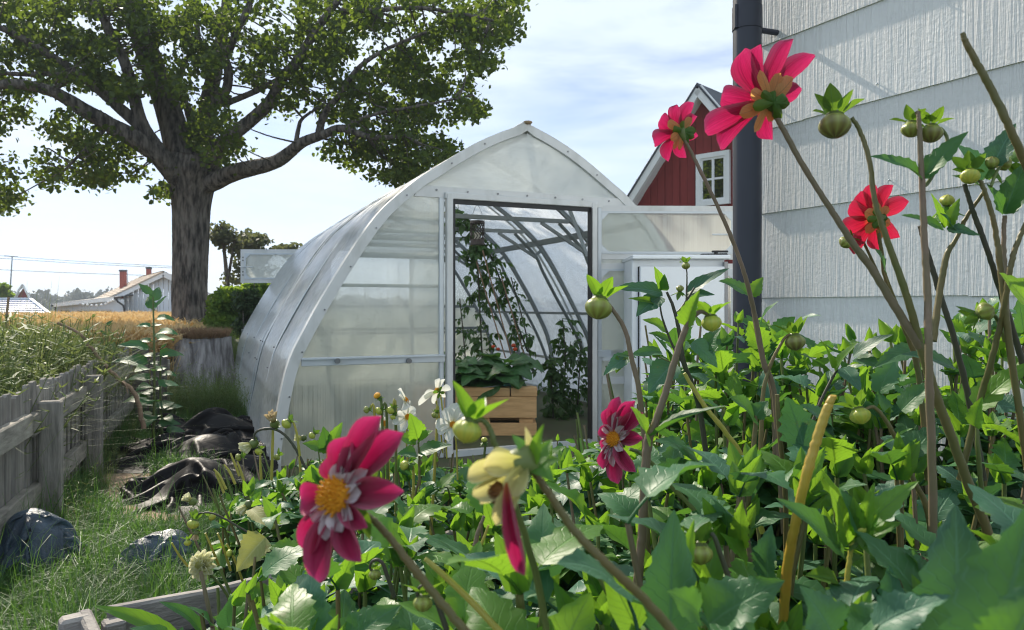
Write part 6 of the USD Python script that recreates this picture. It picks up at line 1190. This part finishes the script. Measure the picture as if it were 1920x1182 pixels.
# whites
Y = 1.95; pl_ = dahlia('dahlia with four white single blooms and yellow buds in front of the greenhouse wall', 790, 2.0)
def white(c, ax, tips, seed, crad=.0075, back=False):
    fl = bloom(pl_, c, ax, tips, 'petal_white', .008 if not back else .010, seed, crad=crad, cup=.3, droop=.4, h=.5)
    if back: backs(fl, c, ax, [(c_[0], c_[1], 7) for c_ in back], 'sepal', seed, .005, 'bract')
    return fl
white(at(822, 733, Y), nrm([-.6, .5, .45]), [(824, 710, 16), (833, 710, 12), (845, 731, 18), (784, 760, 20), (795, 746, 18), (813, 757, 14), (835, 745, 12)], 71, back=[(833, 738), (822, 748), (812, 736), (828, 725)])
white(at(850, 797, Y), nrm([-.25, -.9, .3]), [(834, 765, 24), (856, 755, 26), (876, 759, 24), (880, 790, 24), (816, 796, 24), (820, 812, 20), (841, 829, 20), (870, 822, 22)], 72, .008)
white(at(764, 783, Y + .02), nrm([.3, -.8, .4]), [(775, 762, 18), (780, 774, 16), (736, 794, 18), (748, 810, 22), (742, 776, 16), (770, 802, 14), (756, 762, 16)], 73)
white(at(759, 752, Y + .03), nrm([.85, -.15, .5]), [(745, 731, 16), (748, 742, 14), (768, 758, 14), (755, 768, 14), (764, 765, 12)], 74)
white(at(722, 795, Y + .05), nrm([-.3, -.8, .3]), [(706, 784, 12), (714, 778, 12), (722, 782, 14), (712, 803, 14), (726, 812, 12)], 75)
for i, (bx, by, r_, ax, m) in enumerate([(707, 742, .0095, [-.6, -.2, .9], 'disc_yellow'), (687, 769, .0095, [-.9, -.2, -.2], 'bud_green'), (710, 771, .0105, [-.8, -.3, -.5], 'bud_yellow'), (732, 770, .011, [-.5, -.3, -.8], 'bud_yellow'), (737, 783, .008, [-.3, -.3, -.9], 'bud_yellow'), (815, 779, .009, [-.3, -.3, -.8], 'bud_green'), (908, 825, .0085, [0, -.2, 1], 'bud_yellow'), (758, 873, .013, [-.5, -.4, .2], 'bud_yellow'), (693, 800, .010, [-.7, -.2, .4], 'bud_yellow')]):
    bud(pl_, at(bx, by, Y), r_, ax, m, 6, 80 + i, long=.7, flare=1.0); a_ = nrm(ax); q = at(bx, by, Y) - a_ * r_ * .8; e = g0(760 + (bx - 760) * .6, Y + .05); m1 = q - a_ * r_ * 1.5 - up * .02
    part('stem', MB().tube(spline([q, m1, e * .5 + m1 * .5, e], 5), np.linspace(.003, .005, 16), 6), MAT['stem_yellow' if i % 2 else 'stem_green'], pl_, True)
for pts in ([(826, 740), (830, 770), (834, 800), (838, 860)], [(818, 752), (824, 783), (830, 850)], [(852, 805), (856, 840), (858, 900)], [(766, 790), (762, 820), (765, 880)], [(722, 800), (727, 850), (730, 900)]): stem(pl_, [(x, y, Y + .03, .005) for x, y in pts], 'stem_yellow')
for b, tp, w, mm in [((783, 825), (768, 775), 40, 'leaf_young'), ((783, 828), (812, 808), 26, 'leaf_young'), ((780, 828), (740, 820), 32, 'leaf_young'), ((784, 850), (848, 835), 34, 'leaf_green'), ((780, 850), (745, 852), 30, 'leaf_green')]: hleaf(pl_, at(*b, 1.7), at(*tp, 1.68), PXW(w, 1.7), mm, seed=b[1])
stem(pl_, [(784, 822, 1.7, .004), (786, 860, 1.7, .006), (787, 930, 1.7, .007)], 'stem_brown')
# Q: cream double bloom over the raised bed edge, with drooping stems and buds
Y = 1.72; pl_ = dahlia('dahlia with a cream double bloom above the raised-bed board', 450, 1.8); c = at(380, 1060, Y); ax = nrm([-.15, -.92, .32]); fl = disc(pl_, c + ax * .012, .009, ax, 'petal_cream', 'flower', .9, 9)
x_ = nrm(np.cross(ax, up)); y_ = np.cross(x_, ax)
for ring, (n_, R_, off, w) in enumerate([(12, .036, .000, .017), (11, .031, .007, .016), (9, .024, .012, .014), (7, .016, .017, .011), (5, .010, .019, .008)]):
    for i in range(n_):
        a = 2 * np.pi * i / n_ + ring * .4; d = x_ * math.cos(a) + y_ * math.sin(a); tip = c + d * R_ + ax * off; p0 = c + d * .003 + ax * off * .3; e = nrm(tip - p0); petal(fl, p0, tip, w, nrm(ax - e * (e @ ax)), 'petal_cream', .7, -.3, 8, 400 + ring * 20 + i, .9)
stem(pl_, [(386, 1070, Y + .015, .006), (402, 1085, Y + .02, .006), (425, 1115, Y + .03, .007), (440, 1160, Y + .03, .007)], 'stem_green')
stem(pl_, [(368, 968, Y + .1, .004), (378, 962, Y + .1, .0045), (405, 965, Y + .1, .005), (450, 990, Y + .1, .0055), (490, 1015, Y + .1, .006), (530, 1050, Y + .1, .0065), (548, 1075, Y + .1, .007)], 'stem_dark'); stem(pl_, [(515, 985, Y + .05, .004), (522, 1005, Y + .05, .0045), (535, 1040, Y + .05, .005), (548, 1070, Y + .06, .006)], 'stem_dark')
bud(pl_, at(362, 983, Y + .1), .0142, [-.2, -.3, -1], 'bud_yellow', 6, 101); bud(pl_, at(352, 1018, Y + .1), .009, [.1, -.3, -1], 'bud_yellow', 5, 102); bud(pl_, at(510, 986, Y + .05), .011, [-.5, -.3, -.6], 'bud_green', 5, 103); bud(pl_, at(398, 970, Y + .15), .009, [.4, -.3, -.3], 'bud_yellow', 5, 104)
bud(pl_, at(430, 1038, Y + .02), .009, [-.8, -.3, 0], 'bud_yellow', 5, 105)
def faded(parent, px, py, Y, rad, ax, m, seed, n_=14):
    c = at(px, py, Y); rg = np.random.default_rng(seed); ax = nrm(ax); f = part('flower', MB().tube([c - ax * rad * .9, c - ax * rad * .4, c], [rad * .3, rad * .62, rad * .45], 10), MAT['stem_green'], parent, True)
    for i in range(n_):
        a = i * 2.4; x_ = nrm(np.cross(ax, [.3, .2, .9])); y_ = np.cross(ax, x_); d = x_ * math.cos(a) + y_ * math.sin(a); sp_ = .25 + .5 * (i / n_); tip = c + ax * rad * rg.uniform(.9, 1.6) * (1 - .3 * sp_) + d * rad * sp_ * 1.3; petal(f, c + d * rad * .3, tip, rad * .7, nrm(-d + ax * .2), m, .8, rg.uniform(-.8, .8), 6, seed + i, .8)
    for i in range(5):
        a = i * 1.257; d = x_ * math.cos(a) + y_ * math.sin(a); part('bract', MB().add(*place(blade_leaf(rad * .9, rad * .5, rg, 5, 0, .3, .6, .04), c - ax * rad * .8, nrm(d - ax * .3), -ax)), MAT['sepal'], f, True)
faded(pl_, 357, 938, Y + .2, .018, [-.7, -.3, .7], 'petal_cream', 500); faded(pl_, 368, 1003, Y + .1, .012, [-.2, -.4, -.9], 'petal_dry', 520); faded(pl_, 462, 950, Y + .1, .020, [-.7, -.3, -.5], 'petal_cream', 540)
hleaf(pl_, at(498, 1008, Y), at(444, 1072, Y - .03), PXW(64, Y), 'leaf_pale', seed=3, face=[-.1, -.8, .6], label='large pale yellow leaf'); hleaf(pl_, at(470, 955, Y + .05), at(505, 990, Y), PXW(34, Y), 'leaf_pale', seed=4)
for a, b, cc in (((322, 1018), (335, 1040), (352, 1062)), ((408, 1000), (420, 1030), (432, 1070)), ((385, 1000), (398, 1030), (410, 1060)), ((425, 1020), (440, 1050), (455, 1090))): stem(pl_, [(*a, Y + .05, .005), (*b, Y + .06, .006), (*cc, Y + .08, .007)], 'stem_yellow')
# S: faded blooms and the arching stem by the greenhouse corner
Y = 2.35; pl_ = dahlia('dahlia with faded cream blooms and an arching bare stem near the greenhouse corner', 550, 2.4)
faded(pl_, 513, 790, Y, .026, [-.2, -.4, .9], 'petal_dry', 600, 18); faded(pl_, 470, 835, Y, .026, [-.8, -.4, -.4], 'petal_cream', 620, 16); bud(pl_, at(537, 795, Y), .017, [-.7, -.2, -.7], 'bud_yellow', 6, 111, long=.7); bud(pl_, at(485, 847, Y), .0125, [-.2, -.3, -.6], 'bud_yellow', 5, 112, long=.7); bud(pl_, at(447, 858, Y), .012, [-.8, -.2, -.4], 'bud_green', 5, 113); bud(pl_, at(519, 858, Y), .011, [-.3, -.4, -.5], 'bud_green', 5, 114); faded(pl_, 565, 822, Y + .1, .018, [-.8, -.3, 0], 'petal_cream', 640, 8); bud(pl_, at(585, 817, Y), .012, [-.6, -.3, -.7], 'bud_yellow', 5, 116)
stem(pl_, [(477, 827, Y, .007), (477, 815, Y, .008), (486, 807, Y, .0085), (505, 804, Y, .009), (522, 808, Y, .009), (538, 820, Y, .009), (553, 840, Y, .0095), (568, 868, Y, .010), (584, 900, Y, .010), (600, 960, Y, .011)], 'stem_dark')
stem(pl_, [(548, 790, Y, .006), (553, 800, Y, .008), (558, 822, Y, .009), (562, 860, Y, .010), (565, 920, Y, .010)], 'stem_yellow'); stem(pl_, [(512, 800, Y + .02, .009), (511, 840, Y + .02, .010), (509, 900, Y + .02, .010)], 'stem_yellow')
for a, b, cc in (((432, 850), (441, 872), (449, 893)), ((420, 871), (431, 886), (441, 908)), ((401, 880), (412, 893), (424, 918)), ((445, 866), (452, 885), (458, 905)), ((404, 886), (412, 905), (420, 925)), ((488, 850), (488, 870), (490, 900))): stem(pl_, [(*a, Y - .05, .006), (*b, Y - .05, .0085), (*cc, Y - .05, .009)], 'stem_yellow')
for b, tp, w, mm in [((620, 850), (642, 792), 34, 'leaf_young'), ((612, 845), (606, 800), 30, 'leaf_green'), ((615, 845), (567, 832), 30, 'leaf_young'), ((640, 870), (680, 850), 30, 'leaf_green')]: hleaf(pl_, at(*b, Y - .1), at(*tp, Y - .12), PXW(w, Y), mm, seed=b[0])
# other single stems in the middle
pl_ = dahlia('dahlia with a forked mauve stem and pale leaf in the centre of the bed', 880, 1.0)
stem(pl_, [(908, 968, .85, .004), (896, 1000, .85, .0055), (888, 1040, .85, .007), (882, 1090, .85, .008), (874, 1182, .86, .009), (870, 1400, .86, .009)], 'stem_mauve'); stem(pl_, [(916, 985, .85, .003), (905, 1015, .85, .004), (890, 1045, .85, .005)], 'stem_yellow')
hleaf(pl_, at(886, 1050, .85), at(808, 1008, .83), PXW(50, .85), 'leaf_green', seed=1, face=[0, -.2, 1]); hleaf(pl_, at(890, 1050, .85), at(933, 1015, .84), PXW(26, .85), 'leaf_young', seed=2)
pl_ = dahlia('dahlia with two cut greenish stems crossing the bottom centre', 900, .6); stem(pl_, [(797, 1048, .55, .0035), (822, 1070, .55, .0048), (860, 1105, .55, .005), (900, 1145, .55, .0055), (960, 1210, .55, .006)], 'stem_yellow'); stem(pl_, [(962, 1060, .6, .0045), (970, 1110, .6, .005), (976, 1182, .6, .0055), (980, 1300, .6, .006)], 'stem_brown'); stem(pl_, [(1108, 1050, .62, .0035), (1128, 1090, .62, .005), (1150, 1135, .62, .0055), (1175, 1200, .62, .006)], 'stem_green')
def hook(pl_, px, py, Y, s, seed):
    q = [(px + 2, py + 14 * s, Y, .0028), (px - 6 * s, py + 6 * s, Y, .003), (px - 3 * s, py - 6 * s, Y, .0035), (px + 8 * s, py - 10 * s, Y, .004), (px + 18 * s, py - 2 * s, Y, .0045), (px + 26 * s, py + 20 * s, Y, .005), (px + 40 * s, py + 60 * s, Y, .0055)]; stem(pl_, q, 'stem_dark'); bud(pl_, at(px + 3, py + 18 * s, Y), .0065 * s, [0, -.3, -1], 'bud_green', 5, seed, long=1.1)
hook(pl_, 700, 1060, .8, 1.0, 131); hook(pl_, 1310, 1010, .62, 1.6, 132); hook(pl_, 790, 1110, .6, 1.2, 133); hook(pl_, 1285, 800, 1.6, .8, 134)
# nearest big leaves along the lower edge
pl_ = dahlia('dahlia with very large out-of-focus leaves at the bottom right corner', 1850, .45)
for b, tp, w, mm, Yb, Yt, f in [((1800, 1215), (1792, 950), 150, 'leaf_blue_green', .50, .50, [-.5, -.8, .3]), ((1850, 1230), (1935, 940), 190, 'leaf_blue_green', .38, .36, [-.3, -.9, .2]), ((1870, 1240), (1960, 1080), 120, 'leaf_green', .33, .33, [-.2, -.8, .5]), ((1700, 1200), (1668, 1062), 78, 'leaf_blue_green', .58, .58, [-.7, -.4, .6]), ((1740, 1080), (1690, 1030), 44, 'leaf_green', .6, .6, [-.4, -.3, 1]), ((1640, 1180), (1790, 1120), 80, 'leaf_blue_green', .5, .48, [-.2, -.5, 1]), ((1330, 1170), (1470, 1090), 110, 'leaf_green', .55, .52, [-.2, -.7, .7]), ((1560, 1190), (1500, 1100), 90, 'leaf_blue_green', .5, .5, [-.3, -.5, .8]), ((1600, 1200), (1680, 1130), 76, 'leaf_green', .52, .5, [0, -.5, .9])]:
    hleaf(pl_, at(*b, Yb), at(*tp, Yt), PXW(w, Yb), mm, 18, .34, .5, .10, f, .15, seed=b[0])
stem(pl_, [(1850, 1230, .42, .005), (1860, 1350, .42, .006), (1870, 1500, .45, .007)], 'stem_green')
pl_ = dahlia('dahlia with a very broad serrated leaf standing upright at the bottom centre right', 1250, .6)
for b, tp, w, mm, Yb, f in [((1258, 1200), (1264, 958), 112, 'leaf_blue_green', .58, [-.3, -.9, .2]), ((1290, 1120), (1302, 975), 40, 'leaf_young', .6, [-.6, -.6, .3]), ((1310, 1150), (1250, 1110), 70, 'leaf_green', .5, [0, -.8, .6]), ((1390, 1025), (1392, 938), 40, 'leaf_young', .7, [-.5, -.7, .2]), ((1440, 1090), (1447, 985), 56, 'leaf_blue_green', .66, [-.6, -.6, .4]), ((1400, 1060), (1350, 1000), 40, 'leaf_young', .7, [0, -.6, .7])]: hleaf(pl_, at(*b, Yb), at(*tp, Yb - .02), PXW(w, Yb), mm, 18, .34, .45, .10, f, .13, seed=b[0])
pl_ = dahlia('dahlia with broad sunlit leaves at the right edge below the upright leaf', 1880, .95)
for b, tp, w, mm, Yb in [((1830, 765), (1935, 680), 56, 'leaf_young', .9), ((1828, 800), (1842, 745), 34, 'leaf_young', .9), ((1790, 690), (1690, 665), 46, 'leaf_blue_green', 1.0), ((1720, 655), (1640, 690), 44, 'leaf_green', 1.1), ((1800, 860), (1760, 800), 56, 'leaf_green', .9), ((1870, 760), (1925, 770), 50, 'leaf_blue_green', .95), ((1690, 770), (1755, 715), 46, 'leaf_green', 1.0), ((1560, 800), (1500, 760), 50, 'leaf_blue_green', 1.0)]: hleaf(pl_, at(*b, Yb), at(*tp, Yb - .02), PXW(w, Yb), mm, 14, .3, .4, .1, seed=b[0])
stem(pl_, [(1830, 770, .9, .004), (1835, 860, .9, .006), (1845, 1000, .92, .007), (1850, 1300, .95, .008)], 'stem_green')
pl_ = dahlia('dahlia with a bright yellow-green young shoot above the bottom right leaves', 1590, .7); Y = .64
stem(pl_, [(1612, 960, Y, .003), (1600, 1010, Y, .0042), (1590, 1070, Y, .005), (1585, 1140, Y, .0058), (1580, 1300, Y, .006)], 'stem_yellow')
for b, tp, w, mm in [((1582, 1040), (1455, 935), 62, 'leaf_green'), ((1592, 1020), (1555, 912), 50, 'leaf_young'), ((1612, 1000), (1572, 915), 40, 'leaf_green'), ((1622, 990), (1722, 903), 52, 'leaf_young'), ((1618, 1000), (1640, 905), 30, 'leaf_young'), ((1610, 1020), (1690, 980), 44, 'leaf_young'), ((1606, 1000), (1600, 930), 30, 'leaf_young'), ((1615, 1030), (1650, 960), 26, 'leaf_young'), ((1570, 1090), (1510, 1080), 44, 'leaf_young')]: hleaf(pl_, at(*b, Y), at(*tp, Y - .01), PXW(w, Y), mm, 12, .4, .4, seed=b[0] + b[1])
bud(pl_, at(1612, 990, Y), .006, [.1, -.2, 1], 'bud_yellow', 6, 141, long=1.6)
pl_ = dahlia('dahlia with long lime leaves drooping over the raised-bed corner', 330, 1.0)
for b, tp, w, mm, Yb in [((340, 1210), (176, 1138), 40, 'leaf_young', 1.0), ((330, 1230), (245, 1180), 60, 'leaf_green', .9), ((380, 1190), (300, 1130), 36, 'leaf_green', 1.1), ((430, 1175), (440, 1115), 40, 'leaf_blue_green', 1.1), ((400, 1190), (352, 1140), 40, 'leaf_green', 1.1)]: hleaf(pl_, at(*b, Yb), at(*tp, Yb - .05), PXW(w, Yb), mm, 12, .3, .7, .04, [0, -.5, .9], seed=b[0])
stem(pl_, [(380, 1190, 1.1, .006), (390, 1300, 1.1, .007), (395, 1500, 1.12, .007)], 'stem_green')

# ------------------------------------------------------------------ the mass of dahlia foliage
SKX = [360, 400, 430, 500, 580, 660, 760, 830, 930, 1010, 1080, 1130, 1180, 1220, 1300, 1360, 1420, 1500, 1560, 1640, 1740, 1850, 1920, 2100]
SKY = [1090, 985, 920, 872, 850, 838, 832, 850, 862, 830, 790, 800, 740, 620, 590, 575, 565, 580, 610, 590, 580, 540, 490, 470]
HERO = [(560, 780, 762, 1096, .52), (872, 790, 1055, 1085, .46), (845, 780, 910, 838, .55), (1122, 740, 1210, 912, .95), (1318, 70, 1530, 285, .9), (1220, 190, 1312, 306, 1.3), (1575, 340, 1708, 480, 1.1), (310, 985, 450, 1130, 1.78), (785, 705, 882, 832, 2.0), (735, 728, 785, 812, 2.0), (1090, 520, 1160, 606, 1.05), (1590, 750, 1640, 805, 1.02), (1465, 610, 1515, 662, 1.3), (455, 775, 560, 870, 2.4), (850, 720, 1010, 800, 9), (335, 925, 380, 1010, 1.9), (440, 1000, 505, 1075, 1.75), (1455, 740, 1565, 1060, .66), (1190, 830, 1222, 1100, .8)]
def ok_leaf(P, pxy_min=0):
    for p in P:
        if p[1] < .42: return False
        x, y = CX + F * p[0] / p[1], HZ - F * (p[2] - EYE) / p[1]
        if y < np.interp(x, SKX, SKY): return False
        if x < 372 and y < 1120: return False
        if p @ -WN > WA - .03: return False
        for (a, b, c_, d, Yh) in HERO:
            if a < x < c_ and b < y < d and p[1] < Yh: return False
    return True
FILL = []
for y_, Yb, row in ((0, 3.05, [(470, 868), (540, 845), (610, 835), (690, 830), (760, 825), (830, 845), (900, 860), (980, 835), (1055, 800), (1120, 800)]),
                    (1, 2.25, [(430, 945), (500, 900), (570, 885), (640, 880), (720, 875), (800, 880), (880, 885), (960, 880), (1040, 860), (1120, 830)]),
                    (2, 1.95, [(1170, 770), (1215, 670), (1265, 620), (1315, 610), (1365, 610), (1415, 605), (1465, 625), (1515, 660), (1575, 680), (1640, 680)]),
                    (2, 1.66, [(1165, 800), (1230, 745), (1290, 705), (1350, 700), (1410, 705), (1470, 680), (1530, 690), (1590, 675), (1650, 650), (1710, 630), (1770, 625), (1830, 590), (1890, 550)]),
                    (3, 1.45, [(440, 1030), (520, 1000), (610, 985), (700, 975), (790, 955), (880, 950), (970, 945), (1060, 930), (1140, 900), (1220, 830), (1300, 770), (1380, 750), (1460, 760), (1540, 770), (1620, 770), (1700, 740), (1780, 670), (1850, 600), (1910, 550)]),
                    (4, 1.0, [(450, 1120), (540, 1085), (630, 1070), (720, 1060), (820, 1050), (920, 1050), (1020, 1035), (1110, 1010), (1200, 960), (1290, 910), (1380, 880), (1470, 870), (1560, 870), (1650, 860), (1740, 840), (1830, 810), (1910, 780)]),
                    (5, .66, [(640, 1150), (760, 1140), (880, 1140), (1010, 1120), (1130, 1090), (1240, 1060), (1350, 1030), (1460, 1020), (1570, 1010), (1680, 1000), (1800, 980), (1900, 960)])):
    for px, py in row: FILL.append((px, Yb, py, y_))
rg = np.random.default_rng(2024); NL = 0
for k, (px, Yb, py, row) in enumerate(FILL):
    Yp = Yb * rg.uniform(.94, 1.07); px += rg.uniform(-14, 14); b = g0(px, Yp); top = at(px, py, Yp)[2]
    if b @ -WN > WA - .12: continue
    t = thing('dahlia_plant', 'leafy dahlia plant without blooms, part of the dense foliage filling the bed', 'dahlia', tuple(b), 'leafy dahlias filling the garden bed')
    for s in range(6 if row in (1, 2) else 5 if row in (0, 3) else 4):
        a = rg.uniform(0, 6.28); lean = rg.uniform(.04, .20) * (1 if row < 4 else .8); tp = b + np.array([math.cos(a) * lean, math.sin(a) * lean * .8, top * rg.uniform(.80, 1.02)])
        c = spline([b + np.array([math.cos(a), math.sin(a), 0]) * .03, (b + tp) / 2 + rg.normal(0, .012, 3), tp], 8)
        part('stem', MB().tube(c, np.linspace(.006, .0028, len(c)), 6, False), MAT[['stem_green', 'stem_brown', 'stem_mauve'][rg.integers(0, 3)]], t, True)
        nn_ = 5; a0 = rg.uniform(0, 3.14)
        for j in range(nn_):
            f = (.42 if row > 2 else .3) + (.58 if row > 2 else .7) * j / (nn_ - 1); p = c[min(int(f * (len(c) - 1)), len(c) - 1)]
            for sg in (0, 1):
                az = a0 + j * 1.57 + sg * 3.14 + rg.uniform(-.35, .35); L = rg.uniform(.125, .195) * (1.0 if j < nn_ - 1 else .62); el = rg.uniform(.0, .6) if j < nn_ - 1 else rg.uniform(.7, 1.3)
                d = nrm([math.cos(az) * math.cos(el), math.sin(az) * math.cos(el), math.sin(el)])
                if not ok_leaf([p, p + d * L * .6, p + d * L]): continue
                mb = compound(MB(), p, d, nrm(up + rg.normal(0, .22, 3)), L, rg, int(rg.choice([1, 3, 3, 5])) if j < nn_ - 1 else 1, 8 if row < 2 else 12, .64, rg.uniform(.3, 1.0))
                mm = rg.choice(['leaf_blue_green', 'leaf_green', 'leaf_young'], p=[.58, .34, .08] if j < nn_ - 2 else [.25, .35, .40])
                part('leaf', mb, MAT[mm], t, True); NL += 1
        # young tip
        for q in range(3):
            az = rg.uniform(0, 6.28); d = nrm([math.cos(az) * .5, math.sin(az) * .5, 1]); L = rg.uniform(.03, .06)
            if ok_leaf([tp, tp + d * L]): part('leaf', MB().add(*place(blade_leaf(L, L * .42, rg, 6, .06, .5, rg.uniform(-.2, .6), .05), tp, d, nrm(TO_CAM(tp)))), MAT['leaf_young'], t, True)
print('filler leaves', NL)
